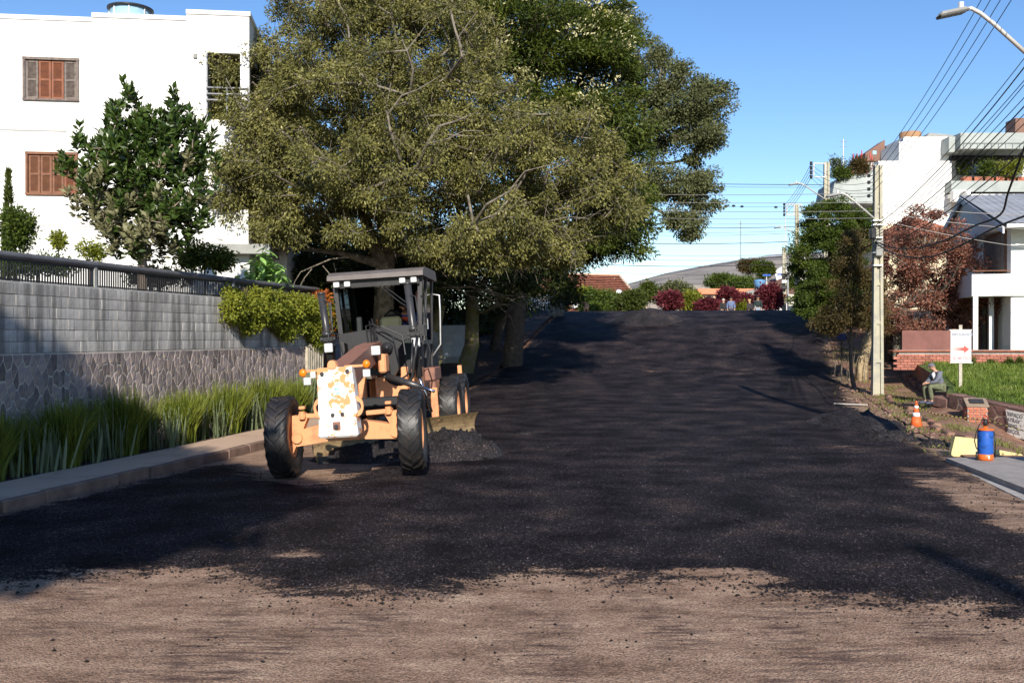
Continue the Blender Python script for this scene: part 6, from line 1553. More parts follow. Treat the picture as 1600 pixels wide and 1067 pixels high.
# traffic cone
cp = Vector(at_px(1432, 670, .06)); cn = empty('traffic_cone', cp, 0, 'orange traffic cone with white bands standing on the right verge', 'traffic cone')
M_cone = mat('cone_orange', (.75, .13, .03), .55, .1, 8); M_band = mat('cone_white', (.8, .8, .78), .5, .05, 5)
b = MB(); b.box((0, 0, .015), (.36, .36, .035), bev=.01); b.build('base', M_black, cn)
def cr(z): return .135*(1-(z-.03)/.66)+.018
b = MB(); b.smooth = True; b.lathe([(cr(.03), .03), (cr(.30), .30)], (0, 0, 0), 'z', 24); b.lathe([(cr(.40), .40), (cr(.50), .50)], (0, 0, 0), 'z', 24); b.lathe([(cr(.56), .56), (cr(.60), .60)], (0, 0, 0), 'z', 24); b.build('cone_body', M_cone, cn)
for z0, z1 in ((.30, .40), (.50, .56)): b = MB(); b.smooth = True; b.lathe([(cr(z0)+.002, z0), (cr(z1)+.002, z1)], (0, 0, 0), 'z', 24); b.build('reflective_band', M_band, cn)
b = MB(); b.smooth = True; b.tube([(0, 0, .60), (0, 0, .68)], .02, 8); b.build('tip', M_cone, cn)
b = MB(); b.box((0, 0, .10), (.3, .16, .2), bev=.05, taper=(.6, .6)); o = b.build('red_stone', M_soil); o.location = cp + Vector((.22, .12, -.03)); tag(o, 'red stone lying beside the traffic cone', 'stone')
# barrier tape: black and white twisted, from the cone to the right
tp = [P(1430, 637, 24), P(1470, 651, 22.6), P(1520, 655, 21.6), P(1600, 672, 19.5), P(1660, 680, 18)]
tp = [P(1432, 636, 24.0), P(1462, 647, 23.2), P(1500, 652, 22.4), P(1545, 657, 21.6), P(1600, 673, 20), P(1680, 690, 18)]
root = empty('barrier_tape', tp[0], 0, 'thin black and yellow barrier tape strung from the cone past the brick box', 'tape')
b1, b2 = MB(), MB(); prev = None; kk = 0
for i in range(len(tp)-1):
    for j in range(12):
        p = tp[i].lerp(tp[i+1], j/12)-tp[0]; q = tp[i].lerp(tp[i+1], (j+1)/12)-tp[0]
        (b1 if kk % 2 else b2).tube([p, q], .012, 4); kk += 1
b1.build('black_stripes', M_black, root, fix=False); b2.build('yellow_stripes', mat('tape_yellow', (.6, .5, .12), .6), root, fix=False)
# plastic bag beside the man
bp_ = Vector(at_px(1428, 606, .3)); bp_.z = G(bp_.x, bp_.y)+.06
b = MB(); b.smooth = True; vs = []; fs = []; n = 16; m = 9
for i in range(m):
    a = math.pi*i/(m-1)
    for k in range(n):
        t = 2*math.pi*k/n; w = 1+.13*math.sin(3*t+i)+.10*math.sin(5*t-2*i); r_ = math.sin(a)**.7*w
        vs.append((.17*r_*math.cos(t), .14*r_*math.sin(t), .12 - .12*math.cos(a)*(1.0 if a > 1.57 else 1)))
for i in range(m-1):
    for k in range(n): k2 = (k+1) % n; fs.append((i*n+k, i*n+k2, (i+1)*n+k2, (i+1)*n+k))
b.add(vs, fs); b.tube([(-.05, 0, .22), (-.10, 0, .33)], [.04, .02], 6); b.tube([(.05, 0, .22), (-.02, 0, .31)], [.04, .02], 6)
o = b.build('plastic_bag', mat('thin_white_plastic', (.78, .80, .82), .4, .05, 5)); o.location = bp_; tag(o, 'crumpled white plastic bag on the ground left of the seated man', 'bag')
# white painted wooden lath lying at the road edge
q0 = at_px(1303, 629, .3); q1 = at_px(1356, 629, .33); b = MB(); d = q1-q0
b.box((0, 0, 0), (d.length, .05, .035), bev=.006); o = b.build('timber_lath', mat('grey_lath', (.45, .42, .38), .9)); o.location = (q0+q1)/2; o.location.z = G(o.location.x, o.location.y)+.06; o.rotation_euler = (0, 0, math.atan2(d.y, d.x)); tag(o, 'pale timber lath lying at the road edge left of the pole foot', 'board')
# sign board
sg = P(1501, 608, 27.4); sg.z = float(lawn_z(*ST(sg.x, 27.4))) ; sn = empty('sign_board', sg, R(-6), 'white restaurant sign board with a red arrow on a wooden post', 'sign')
b = MB(); b.box((0, .02, .80), (.085, .05, 2.0)); b.build('post', mat('grey_post_wood', (.42, .38, .30), .85, .2, 8), sn)
zc = P(0, 541, 27.4).z - sg.z
b = MB(); b.box((0, -.015, zc), (.55, .02, .88)); b.build('panel', M_lampw, sn)
for q_ in (1, -1): b = MB(); b.box((-.01*q_, -.02, zc+.45*q_), (.60, .035, .025)); b.build('batten', M_lampw, sn)
M_rarr = bpy.data.materials.new('red_arrow_print'); M_rarr.use_nodes = True; N = M_rarr.node_tree.nodes; L = M_rarr.node_tree.links
tc = N.new('ShaderNodeTexCoord'); sx = N.new('ShaderNodeSeparateXYZ'); L.new(tc.outputs['Generated'], sx.inputs[0]); rp = N.new('ShaderNodeValToRGB'); rp.color_ramp.elements[0].position = .0; rp.color_ramp.elements[0].color = (.75, .45, .42, 1); rp.color_ramp.elements[1].position = .6; rp.color_ramp.elements[1].color = (.78, .07, .05, 1)
L.new(sx.outputs[0], rp.inputs[0]); L.new(rp.outputs[0], N['Principled BSDF'].inputs['Base Color'])
b = MB(); b.prism([(-.21, -.029, zc-.125), (.08, -.029, zc-.125), (.08, -.029, zc-.19), (.22, -.029, zc-.08), (.08, -.029, zc+.03), (.08, -.029, zc-.035), (-.21, -.029, zc-.035)], (0, .003, 0)); b.build('arrow', M_rarr, sn)
M_txt = mat('sign_text_grey', (.22, .25, .33), .8); M_txr = mat('sign_text_red', (.6, .3, .32), .8); M_txb = mat('sign_text_blue', (.3, .45, .7), .8)
text('lettering', 'RESTAURANTE', .083, M_txt, sn, (-.245, -.028, zc+.30), (R(90), 0, 0), .001)
text('lettering', '50 METROS', .10, M_txr, sn, (-.22, -.028, zc-.36), (R(90), 0, 0), .001)
b = MB(); b.box((-.02, -.027, zc+.165), (.26, .003, .008)); b.prism([(.12, -.028, zc+.12), (.19, -.028, zc+.165), (.12, -.028, zc+.21), (.15, -.028, zc+.165)], (0, .003, 0)); b.build('small_blue_arrow', M_txb, sn)

# low brick garden wall behind the lawn
M_brl = mat('brick_ledge', (.34, .13, .09), .9, .2, 5, .4, 30, island=.25)
bw = P(1500, 575, 34.3); bwr = empty('brick_garden_wall', (P(1405, 0, 34.3).x, 34.3, 1.25), R(1.5), 'low red brick wall at the back of the lawn', 'wall')
b = MB(); b.box((4, .15, .22), (8.0, .26, .70)); b.build('core', M_mort, bwr)
b = MB(); 
for r_ in range(6):
    for k in range(34): b.box((k*.25-.1+(.12 if r_ % 2 else 0), -.02, -.08+r_*.092), (.240, .08, .082), bev=.006)
o = b.build('brick', M_brl, bwr); o['kind'] = 'stuff'
b = MB(); b.box((4, .12, .53), (8.5, .40, .07), bev=.02); b.build('coping', M_tile, bwr)
b = MB(); b.box((1.75, 1.2, .7), (2.3, .06, 1.1)); b.build('brown_panel', mat('brown_red_panel', (.20, .085, .07), .8), bwr)
for k, px in enumerate((1520, 1548, 1577, 1592)):
    shrub('wall_weed', ['leafy weed against the brick wall right of the sign', 'green weed growing from the brick wall below the second column', 'small weed on the brick wall near the right edge', 'smallest weed on the brick wall at the right edge'][k], px, 566, 34, 4+2*(k == 0), 9+6*(k == 0), .1, L_green, 500+k, cnt=6, per=30, rad=.1, ln=.07, zb=1.2, cat='weed')

# ---------------------------------------------------------------- white gable house on the right
TH = 9.5
ho = Vector(XY(37.7, TH) + (1.6,)); hs = empty('gable_house', ho, -A0, 'white house with grey corrugated gable roof and open balcony at the right edge', 'house')
# local: x = away from the road (to the right), y = along the road (away)
def sl(px, t):   # s where the ray of column px meets lateral t
    u = (px-800)/F; return (t*CA + u*t*SA)/(u*CA - SA)
D = 10.8; Wd = 13
b = MB(); zb0 = 3.7-1.6; zb1 = 4.47-1.6
b.box((Wd/2, D/2, 1.0), (Wd, D, 2.2)); b.box((Wd/2, D/2, 3.75), (Wd, D, 1.9))
b.build('wall', M_white, hs)
b = MB(); tb = 8.26-TH
b.box((tb/2+.0, 2.2, (zb0+zb1)/2), (-tb+.1, 4.6, zb1-zb0)); b.box((Wd/2, -.05, (zb0+zb1)/2), (Wd, .12, zb1-zb0)); b.build('balcony_parapet', M_white, hs)
b = MB(); b.box((tb+.08, .0, .9), (.16, .16, 2.4)); b.build('porch_column', M_white, hs); b = MB(); b.box((tb+.9, 1.3, .9), (.16, .2, 2.4)); b.build('porch_column', M_white, hs)
b = MB(); b.box((-.06, 2.4, 1.05), (.1, 1.3, 2.1)); b.box((tb+.5, 2.6, .95), (.7, .06, 2.2)); b.build('porch_door', M_woodb, hs)
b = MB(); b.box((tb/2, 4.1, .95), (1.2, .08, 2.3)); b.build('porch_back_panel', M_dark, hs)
b = MB(); s0, s1 = sl(1573, TH)-37.7, sl(1540, TH)-37.7; b.box((-.03, (s0+s1)/2, 3.70), (.06, s1-s0, 1.5)); w_ = b.build('window', M_woodb, hs)
for k in range(6): b = MB(); b.box((-.07, s0+(s1-s0)*(k+.5)/6, 3.70), (.04, (s1-s0)/6-.06, 1.36)); b.build('louvre_leaf', M_woodg, w_)
b = MB(); b.tube([(tb, -.02, zb1+.12), (.0, -.02, zb1+.12)], .02, 6); b.tube([(tb, 0, zb1+.12), (tb, 4, zb1+.12)], .02, 6); b.build('balcony_rail', M_woodb, hs)
# gable roof: ridge runs away from the road
ze, zr = 6.25-1.6, 7.96-1.6; ov = .55
b = MB(); n = 60
def roofplane(y0, y1, z0, z1, m, name):
    b = MB(); vs = []; xs_ = np.arange(-ov, Wd, .09)
    for i, x in enumerate(xs_):
        zz = .02*math.sin(i*math.pi*.7)
        vs += [(x, y0, z0+zz), (x, y1, z1+zz)]
    b.add(vs, [(2*i, 2*i+2, 2*i+3, 2*i+1) for i in range(len(xs_)-1)]); b.smooth = True; return b.build(name, m, hs, fix=False)
M_cor = mat('corrugated_roof_grey', (.30, .31, .33), .6, .15, 1.5, .1, 20)
roofplane(-1.2, 5.3, ze-.12, zr, M_cor, 'roof'); roofplane(5.3, 11.8, zr, ze-.1, M_cor, 'roof')
b = MB(); b.prism([(-ov+.15, .0, ze-.15), (-ov+.15, 5.3, zr-.22), (-ov+.15, 11.0, ze-.15)], (ov+.05, 0, 0)); b.build('gable_soffit', M_white, hs)
for (y0, z0, y1, z1) in ((-1.3, ze-.26, 5.3, zr-.06), (5.3, zr-.06, 11.9, ze-.26)):
    b = MB(); b.prism([(-ov-.04, y0, z0), (-ov-.04, y1, z1), (-ov-.04, y1, z1-.22), (-ov-.04, y0, z0-.22)], (.06, 0, 0)); b.build('bargeboard', mat('bargeboard_grey', (.6, .6, .62), .7), hs)
b = MB(); b.box((Wd/2, -1.25, ze-.22), (Wd+2*ov-.2, .12, .12)); b.build('gutter', M_white, hs)
b = MB(); b.box((.9, -.08, 3.9), (.22, .06, .16), bev=.02); b.build('wall_lamp', M_grey, hs)

# ---------------------------------------------------------------- large white building behind the trees on the right
BY = 56.0
bo = P(1480, 500, BY); bo.z = 3.4; bg_ = empty('apartment_block', bo, 0, 'large stepped white apartment block with roof gardens behind the trees on the right', 'building')
def R_(name, rects, m, parent=bg_):
    b = MB()
    for r_ in rects: rect(b, *r_, ox=bo)
    return b.build(name, m, parent)
R_('wall', [(1372, 252, 1486, 505, BY, 5), (1411, 214.5, 1482, 252.3, BY+.4, 8), (1486.2, 240, 1640, 505, BY+1.6, 12), (1340, 254, 1372, 266, BY+1, 2)], M_white)
R_('side_wall', [(1404, 222, 1411.2, 252, BY+.2, 8)], M_offwhite)
R_('grey_parapet', [(1486, 283, 1640, 300, BY-.8, 2.4), (1500, 208, 1640, 233, BY-1.2, 2.0), (1482, 214, 1500, 238, BY-.6, 1.4)], M_greygreen)
R_('balcony_shade_strip', [(1486, 237, 1640, 250, BY+1.2, .5)], M_dark)  # near-black strip paints in the shade under the top parapet
R_('balcony_ledge', [(1486, 303, 1640, 309, BY-.6, 1.4)], M_white)
w_ = R_('window', [(1492, 249, 1546, 276, BY+1.5, .12)], M_white)
R_('pane', [(1494, 251, 1518, 274, BY+1.42, .06), (1521, 251, 1544, 274, BY+1.42, .06)], M_glassd, w_)
# chamfered corner of the top parapet and sloped grey cladding to the left
b = MB(); p = [lp(bo, P(1297, 318, BY-1)), lp(bo, P(1372, 318, BY-1)), lp(bo, P(1372, 262, BY-.4)), lp(bo, P(1332, 268, BY-.4)), lp(bo, P(1304, 285, BY-.4))]
b.prism(p, (0, 3, 0)); b.build('sloped_cladding', M_greygreen, bg_)
b = MB(); p = [lp(bo, P(1351, 252, BY+3)), lp(bo, P(1382, 252, BY+3)), lp(bo, P(1382, 219, BY+3)), lp(bo, P(1352, 240, BY+3))]; b.prism(p, (0, 1.2, 0)); ch = b.build('sloped_chimney', M_brown, bg_)
b = MB(); rect(b, 1363, 236, 1369, 242, BY+2.97, .06, ox=bo); b.build('chimney_opening', M_blueg, ch)
b = MB(); p = [lp(bo, P(1585, 209, BY+3)), lp(bo, P(1640, 209, BY+3)), lp(bo, P(1640, 185, BY+3)), lp(bo, P(1586, 185, BY+3))]; b.prism(p, (0, 1.2, 0)); b.build('sloped_chimney', M_brown, bg_)
b = MB(); b.smooth = True; c = lp(bo, P(1421.5, 222, BY+3)); b.lathe([(.60, -1.2), (.62, .5), (.58, .54)], c, 'z', 28); b.build('roof_cylinder', mat('cylinder_tan', (.33, .19, .10), .8, .15, 2), bg_)
b = MB(); p = [lp(bo, P(1447, 214, BY+2)), lp(bo, P(1452, 208, BY+2)), lp(bo, P(1492, 212, BY+2)), lp(bo, P(1488, 214.5, BY+2))]; b.prism(p, (0, 2, 0)); b.build('roof_panel', M_grey, bg_)
b = MB(); c = lp(bo, P(1500, 307, BY-.9)); b.box(c, (.95, .5, .62), bev=.03); ac = b.build('air_conditioner', M_white, bg_); b = MB(); b.lathe([(.02, -.02), (.22, -.02), (.24, 0), (.22, .02), (.02, .02)], c+Vector((.05, -.27, 0)), 'y', 18); b.build('fan_grille', M_grey, ac)
for k in range(6): 
    b = MB(); rect(b, 1505+k*17, 276.5, 1518+k*17, 283, BY-.6, .5, ox=bo); b.build('planter', M_tile, bg_)
b = MB(); 
for k in range(12): p0 = lp(bo, P(1505+k*11, 235, BY-1.25)); b.tube([p0, p0+Vector((0, 0, .4))], .012, 4)
p0 = lp(bo, P(1505, 224, BY-1.25)); b.tube([p0, p0+Vector((5, 0, 0))], .015, 4); b.build('parapet_railing', M_galv, bg_)
R_('cream_lower_wall', [(1378, 352, 1480, 500, BY-2.5, 2.4)], M_cream)
b = MB(); p = [lp(bo, P(1372, 366, BY-4)), lp(bo, P(1378, 362, BY-3)), lp(bo, P(1428, 340, BY-2.6)), lp(bo, P(1480, 355, BY-4)), lp(bo, P(1480, 366, BY-4.3))]; b.prism(p, (0, 1.5, 0)); b.build('lower_tiled_roof', M_tile, bg_)
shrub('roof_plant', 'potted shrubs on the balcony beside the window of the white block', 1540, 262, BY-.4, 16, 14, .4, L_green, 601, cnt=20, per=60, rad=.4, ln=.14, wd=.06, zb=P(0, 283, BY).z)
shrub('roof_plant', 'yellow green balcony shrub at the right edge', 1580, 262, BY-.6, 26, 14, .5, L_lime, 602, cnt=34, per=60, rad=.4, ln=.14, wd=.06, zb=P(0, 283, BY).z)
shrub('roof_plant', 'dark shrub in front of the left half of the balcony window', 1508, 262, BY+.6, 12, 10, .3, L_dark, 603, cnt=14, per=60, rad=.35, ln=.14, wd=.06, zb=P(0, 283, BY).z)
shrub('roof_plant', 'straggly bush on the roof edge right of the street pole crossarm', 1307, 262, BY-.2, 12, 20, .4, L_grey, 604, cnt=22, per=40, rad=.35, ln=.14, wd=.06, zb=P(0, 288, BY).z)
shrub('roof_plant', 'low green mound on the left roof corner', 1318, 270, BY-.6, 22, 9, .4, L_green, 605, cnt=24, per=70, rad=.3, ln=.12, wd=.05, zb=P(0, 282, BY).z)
rp_ = shrub('flowering_roof_plant', 'spiky roof plant with red flower spikes left of the brown chimney', 1344, 260, BY-.6, 16, 9, .4, L_brown, 606, cnt=24, per=60, rad=.35, ln=.25, wd=.04, zb=P(0, 268, BY).z, droop=-.3)
bq = rp_.location
b = MB()
for (px, py) in [(1333, 240), (1339, 240), (1344, 242), (1346, 235), (1359, 238), (1362, 244), (1331, 252), (1354, 250)]:
    t_ = lp(bq, P(px, py, BY-.6)); b.tube([t_-Vector((0, 0, .8)), t_-Vector((0, 0, .3))], .015, 4); b.tube([t_-Vector((0, 0, .3)), t_], [.05, .02], 5)
b.build('flower_spike', mat('flower_red', (.5, .05, .05), .7), rp_)
b = MB(); p0 = P(1317, 265, BY+1); b.tube([p0, P(1317, 218, BY+1)], .03, 5); 
for y in (222, 230): q = P(1317, y, BY+1); b.tube([q-Vector((.2, 0, 0)), q+Vector((.2, 0, 0))], .015, 4)
o = b.build('roof_antenna', M_galv); tag(o, 'thin white antenna mast on the left roof corner of the white block', 'antenna')

# ---------------------------------------------------------------- poles, lamps, wires
def utility_pole(px, py, Y, ztop_, label, w0=.34, w1=.20, group='concrete utility poles', xw=None):
    x = (px-800)/F*Y if xw is None else xw; z0 = G(x, Y)-.1; h = ztop_-z0
    root = empty('utility_pole', (x, Y, z0), -A0*.5, label, 'utility pole', group)
    b = MB(); n = 7   # I-section shaft with recessed panels
    b.box((0, 0, h/2), (w0*.62, w0*.50, h), taper=(w1/w0, w1/w0))
    for s_ in (-1, 1): 
        q = s_*w0*.37; qt = s_*w1*.37; ww = .045
        b.prism([(q-ww, -w0*.42, 0), (q+ww, -w0*.42, 0), (q+ww, w0*.42, 0), (q-ww, w0*.42, 0)], (qt-q, 0, h))
    k = 1.25
    while k < h-.3:
        u = k/h; w = w0+(w1-w0)*u; b.box((0, 0, k), (w*.66, w*.80, .10)); k += 1.25
    b.build('shaft', M_pole, root); return root
def street_lamp(root, px0, p_mount, p_head, r_=.035, name='lamp_arm'):
    a, c = Vector(p_mount), Vector(p_head); d = c-a; o = root.matrix_basis.inverted()
    ctrl = [a, a+d*.62+Vector((0, 0, d.z*.12)), a+d*.80+Vector((0, 0, d.z*.13)), a+Vector((d.x*.93, d.y*.93, d.z*1.02)), c]
    root_inv = Matrix.LocRotScale(root.location, root.rotation_euler, None).inverted(); ctrl = [root_inv @ p for p in ctrl]
    b = MB(); b.smooth = True; b.tube(ctrl, r_, 8); arm = b.build('lamp_arm', mat('lamp_arm_metal', (.62, .60, .55), .4, .05, 5, metal=.3), root)
    e = ctrl[-1]; dd = (ctrl[-1]-ctrl[-2]).normalized(); s = r_/.035; rot = dd.to_track_quat('X', 'Z').to_matrix()
    b = MB(); b.box(e + dd*.22*s, (.50*s, .22*s, .07*s), rot=rot, bev=.02*s, taper=(.85, .8)); hd_ = b.build('lamp_head', M_grey, root)
    b = MB(); b.box(e+dd*.24*s-Vector((0, 0, .042*s)), (.42*s, .18*s, .02*s), rot=rot); b.build('lamp_lens', M_dark, hd_)
    b = MB(); b.tube([e+dd*.08*s+Vector((0, 0, .03*s)), e+dd*.08*s+Vector((0, 0, .13*s))], .045*s, 8); b.build('photocell', M_lampw, hd_)
p1 = utility_pole(1371, 622, 32.2, P(0, 259, 32.2).z, 'concrete utility pole standing on the right verge with a curved street lamp')
street_lamp(p1, 0, P(1366, 342, 32.0), P(1312, 303, 31.9))
x1p = p1.location.x
p0x = 9.1; p0 = utility_pole(0, 0, 17.0, 9.7, 'near concrete utility pole just outside the right edge carrying the upper street lamp', xw=p0x)
street_lamp(p0, 0, (p0x-.1, 17, 6.95), tuple(P(1508, 16, 17)), .037)
p00 = utility_pole(0, 0, -8.5, 9.6, 'concrete utility pole behind the viewpoint on the right', xw=5.35)
p2 = utility_pole(1291, 0, 50.5, P(0, 254, 50.5).z, 'distant utility pole with a white square bracket rising from the green tree', w0=.30, w1=.24)
street_lamp(p2, 0, P(1289, 312, 50.4), P(1246, 287, 50.2), .035)
p3 = utility_pole(1245, 0, 66, P(0, 320, 66).z, 'slim distant pole with a divided white bracket left of the green tree', w0=.24, w1=.2)
p4 = utility_pole(1225, 0, 84, P(0, 387, 84).z, 'farthest street pole with boxes and a round brown drum', w0=.34, w1=.3)
street_lamp(p3, 0, P(1243, 366, 66), P(1220, 355, 66), .035)
def loc_of(root, p): return Matrix.LocRotScale(root.location, root.rotation_euler, None).inverted() @ Vector(p)
# white brackets with insulators
def bracket(root, x0, y0, x1, y1, Y, div=False):
    b = MB(); c = [P(x0, y0, Y), P(x1, y0, Y), P(x1, y1, Y), P(x0, y1, Y)]; c = [loc_of(root, q) for q in c]
    for i in range(4): b.tube([c[i], c[(i+1) % 4]], .035*Y/50, 6)
    if div: b.tube([(c[0]+c[1])/2, (c[2]+c[3])/2], .035*Y/50, 6)
    b.build('bracket', M_lampw, root)
    for k in range(4):
        q = loc_of(root, P(x0-4, y0+(y1-y0)*k/3, Y)); b = MB(); b.tube([q-Vector((0, 0, .09)), q+Vector((0, 0, .09))], .07, 8); b.build('insulator', M_black, root)
bracket(p2, 1271, 256, 1289, 277, 50.4); bracket(p3, 1229, 320, 1252, 336, 66, True)
for k in range(4):
    q = loc_of(p1, P(1357, 275+k*10.5, 32.1)); b = MB(); b.tube([q-Vector((0, 0, .05)), q+Vector((0, 0, .05))], .05, 8); b.box(q+Vector((.09, 0, 0)), (.14, .03, .03)); b.build('insulator', M_black, p1)
for y in (345, 352, 372, 395, 415): b = MB(); q = loc_of(p1, P(1370, y, 32.1)); b.box(q, (.30, .30, .04)); b.build('clamp_band', M_galv, p1)
b = MB(); q = loc_of(p1, P(1373, 388, 32.0)); b.box(q, (.22, .2, .5), bev=.02); b.build('junction_box', M_grey, p1)
b = MB(); q = loc_of(p1, P(1366, 365, 31.9)); b.box(q+Vector((-.05, 0, 0)), (.18, .2, .35), bev=.03); b.build('cable_splice', M_black, p1)
b = MB(); q = loc_of(p4, P(1223, 464, 83.7)); b.tube([q-Vector((.0, .3, 0)), q+Vector((0, .3, 0))], .28, 16); b.build('drum', M_brown, p4)
for k, yy in enumerate((430, 440, 449)): b = MB(); q = loc_of(p4, P(1225, yy, 83.6)); b.box(q, (.42, .3, .30), bev=.03); b.build('meter_box', M_lampw if k == 1 else M_black, p4)
b = MB(); q = loc_of(p4, P(1221, 429, 83.7)); b.box(q, (.7, .12, .12)); b.build('blue_bar', M_blue, p4)
b = MB(); b.tube([P(1231, 487, 84), P(1231, 425, 84)], .07, 8); o = b.build('steel_post', M_galv); tag(o, 'thin light steel post right beside the farthest pole', 'post')
b = MB(); b.tube([P(1227, 340, 84), P(1227, 470, 84)], .04, 6); o = b.build('service_mast', M_lampw); tag(o, 'thin white mast rising above the farthest pole', 'mast')
def wire(a, c, sag, r_, label, m=M_wire, group=None, n=22, name='power_line'):
    a, c = Vector(a), Vector(c); b = MB(); pts = []
    for k in range(n+1): u = k/n; p = a.lerp(c, u)-a; p.z -= sag*4*u*(1-u); pts.append(p)
    b.smooth = True; b.tube(pts, r_, 5, cap=False); o = b.build(name, m, fix=False); o.location = a; return tag(o, label, 'cable', group)
ords = ['topmost', 'second', 'third', 'fourth']
for k in range(4):   # open secondary on insulators
    wire(P(1357, 275+k*10.5, 32.1), (p0x-.3, 17, 9.45-.33*k), .28, .008, '%s thin open wire rising steeply from the pole insulators to the upper right' % ords[k])
    wire(P(1357, 275+k*10.5, 32.1), P(1267, 257+k*7, 50.4), .35, .008, '%s thin open wire from the concrete pole back to the square bracket' % ords[k])
    wire(P(1267, 256+k*7, 50.4), P(1225, 321+k*5, 66), .2, .012, '%s wire between the two white brackets' % ords[k])
    wire((p0x-.3, 17, 9.45-.33*k), (5.1, -8.5, 9.3-.33*k), .4, .008, '%s wire behind the viewpoint between the near poles' % ords[k])
rr = np.random.default_rng(55)
for k in range(11):
    y1 = 348+k*4.2; z0_ = 7.35 - .19*k + rr.uniform(-.05, .05)
    wire(P(1368, y1, 32.0), (p0x-.15+rr.uniform(-.1, .1), 17, z0_), .22+.1*rr.random(), .008 + (.005 if k % 4 == 1 else 0), '%s dark telephone cable from the top in the bundle rising to the upper right' % ['first','second','third','fourth','fifth','sixth','seventh','eighth','ninth','tenth','lowest'][k], group='telephone cables of the bundle rising to the upper right')
# two thick drooping black cables
def poly_wire(pts, r_, label, m=M_wire, name='power_line'):
    pts = [Vector(p) for p in pts]; a = pts[0].copy(); out = []
    for i in range(len(pts)-1):
        p0_ = pts[max(i-1, 0)]; p1_ = pts[i]; p2_ = pts[i+1]; p3_ = pts[min(i+2, len(pts)-1)]
        for j in range(6):
            t = j/6; out.append(.5*((2*p1_)+(-p0_+p2_)*t+(2*p0_-5*p1_+4*p2_-p3_)*t*t+(-p0_+3*p1_-3*p2_+p3_)*t**3)-a)
    out.append(pts[-1]-a); b = MB(); b.smooth = True; b.tube(out, r_, 6); o = b.build(name, m, fix=False); o.location = a; return tag(o, label, 'cable')
poly_wire([P(1368, 378, 32), P(1400, 388, 30), P(1440, 386, 27), P(1480, 374, 24.5), P(1520, 354, 22), P(1562, 336, 20), P(1575, 300, 18.8), P(1600, 230, 17.6), P(1640, 120, 17)], .021, 'thick black cable dipping past the gable roof and then rising sharply at the right edge')
poly_wire([P(1368, 380, 32), P(1400, 398, 29), P(1450, 402, 26), P(1500, 384, 23.5), P(1550, 358, 21), P(1600, 338, 19), P(1680, 310, 17)], .02, 'thick black cable sagging lowest in front of the russet tree')
poly_wire([P(1368, 378, 32), P(1350, 388, 34), P(1330, 400, 38), P(1300, 402, 46)], .02, 'dark cable dropping from the pole into the bronze tree')
# service wires crossing the view from left to right
for k, (ya, yb, yc) in enumerate([(311, 316, 382), (324, 330, 352), (336, 341, 352), (300, 302, 300)]):
    wire(P(860, ya, 46), P(1368, yb, 32.1), .10, .010, '%s pale wire crossing in front of the tree crown to the concrete pole' % ords[k], M_wire2)
for k, (ya, yb) in enumerate([(318, 323), (331, 337), (343, 362)]):
    wire(P(1372, ya, 32.1), P(1720, yb+40*0+25*(k+1)*.5, 30), .15, .010, '%s pale wire from the concrete pole across the gable roof' % ords[k], M_wire2)
for k, (ya, yb, sg_) in enumerate([(281, 289, .1), (285, 293, .12), (345, 347, .2), (350, 352, .25), (356, 358, .3), (362, 361, .3), (375, 374, .3), (390, 394, .35), (399, 402, .3), (410, 409, .3), (421, 424, .3), (432, 429, .6)]):
    wire(P(870, ya, 70), P(1300 if k > 1 else 1290, yb, 66), sg_, .011 if k % 3 else .022, '%s overhead wire from the top crossing the sky above the crest' % ['first','second','third','fourth','fifth','sixth','seventh','eighth','ninth','tenth','eleventh','lowest'][k], group='overhead wires crossing above the crest')
for k, (px, py) in enumerate([(1134, 322), (1146, 322), (1159, 323), (1212, 324)]):
    b = MB(); b.smooth = True; b.tube([(-.12, 0, 0), (0, 0, 0), (.12, 0, 0)], [.03, .09, .03], 8); o = b.build('wire_marker', M_wire, fix=False); o.location = P(px, py, 66); tag(o, '%s small dark marker on the straight wire above the crest' % ['leftmost', 'second', 'third', 'rightmost'][k], 'wire marker', 'dark markers on the wires')
wire(P(1134-264, 322.5, 66), P(1300, 324, 66), .0, .010, 'straight thin wire that carries the dark markers')

# waste basket with a blue bag beside the slender tree
wb = P(1315, 570, 37); wbz = G(wb.x, 37); wbr = empty('waste_basket', (wb.x, 37, wbz), 0, 'raised iron waste basket holding a blue rubbish bag beside the slender tree', 'waste basket')
zb_ = P(0, 533, 37).z - wbz; zt_ = P(0, 519, 37).z - wbz
b = MB(); b.tube([(0, 0, -.1), (0, 0, zb_)], .03, 6); b.build('post', M_barkd, wbr)
b = MB(); 
for k in range(14):
    u = k/13; x = -.28+.56*u; xt = -.34+.68*u
    for y in (-.16, .16): b.tube([(x, y*.8, zb_), (xt, y, zt_)], .009, 4)
for z, hw in ((zb_, .28), (zt_, .34)):
    q = [(-hw, -.16, z), (hw, -.16, z), (hw, .16, z), (-hw, .16, z)]
    for i in range(4): b.tube([q[i], q[(i+1) % 4]], .014, 4)
b.build('cage', M_barkd, wbr)
b = MB(); b.smooth = True; vs = []; fs = []; n = 14; m = 8
for i in range(m):
    a = math.pi*i/(m-1)
    for k in range(n): t = 2*math.pi*k/n; w = 1+.12*math.sin(4*t+i); vs.append((.22*math.sin(a)*w*math.cos(t), .13*math.sin(a)*w*math.sin(t), .15-.15*math.cos(a)))
for i in range(m-1):
    for k in range(n): k2 = (k+1) % n; fs.append((i*n+k, i*n+k2, (i+1)*n+k2, (i+1)*n+k))
b.add(vs, fs); o = b.build('rubbish_bag', mat('blue_plastic', (.03, .12, .42), .35)); o.location = (wb.x+.05, 37, wbz+zb_+.01); tag(o, 'blue rubbish bag in the iron waste basket', 'bag')
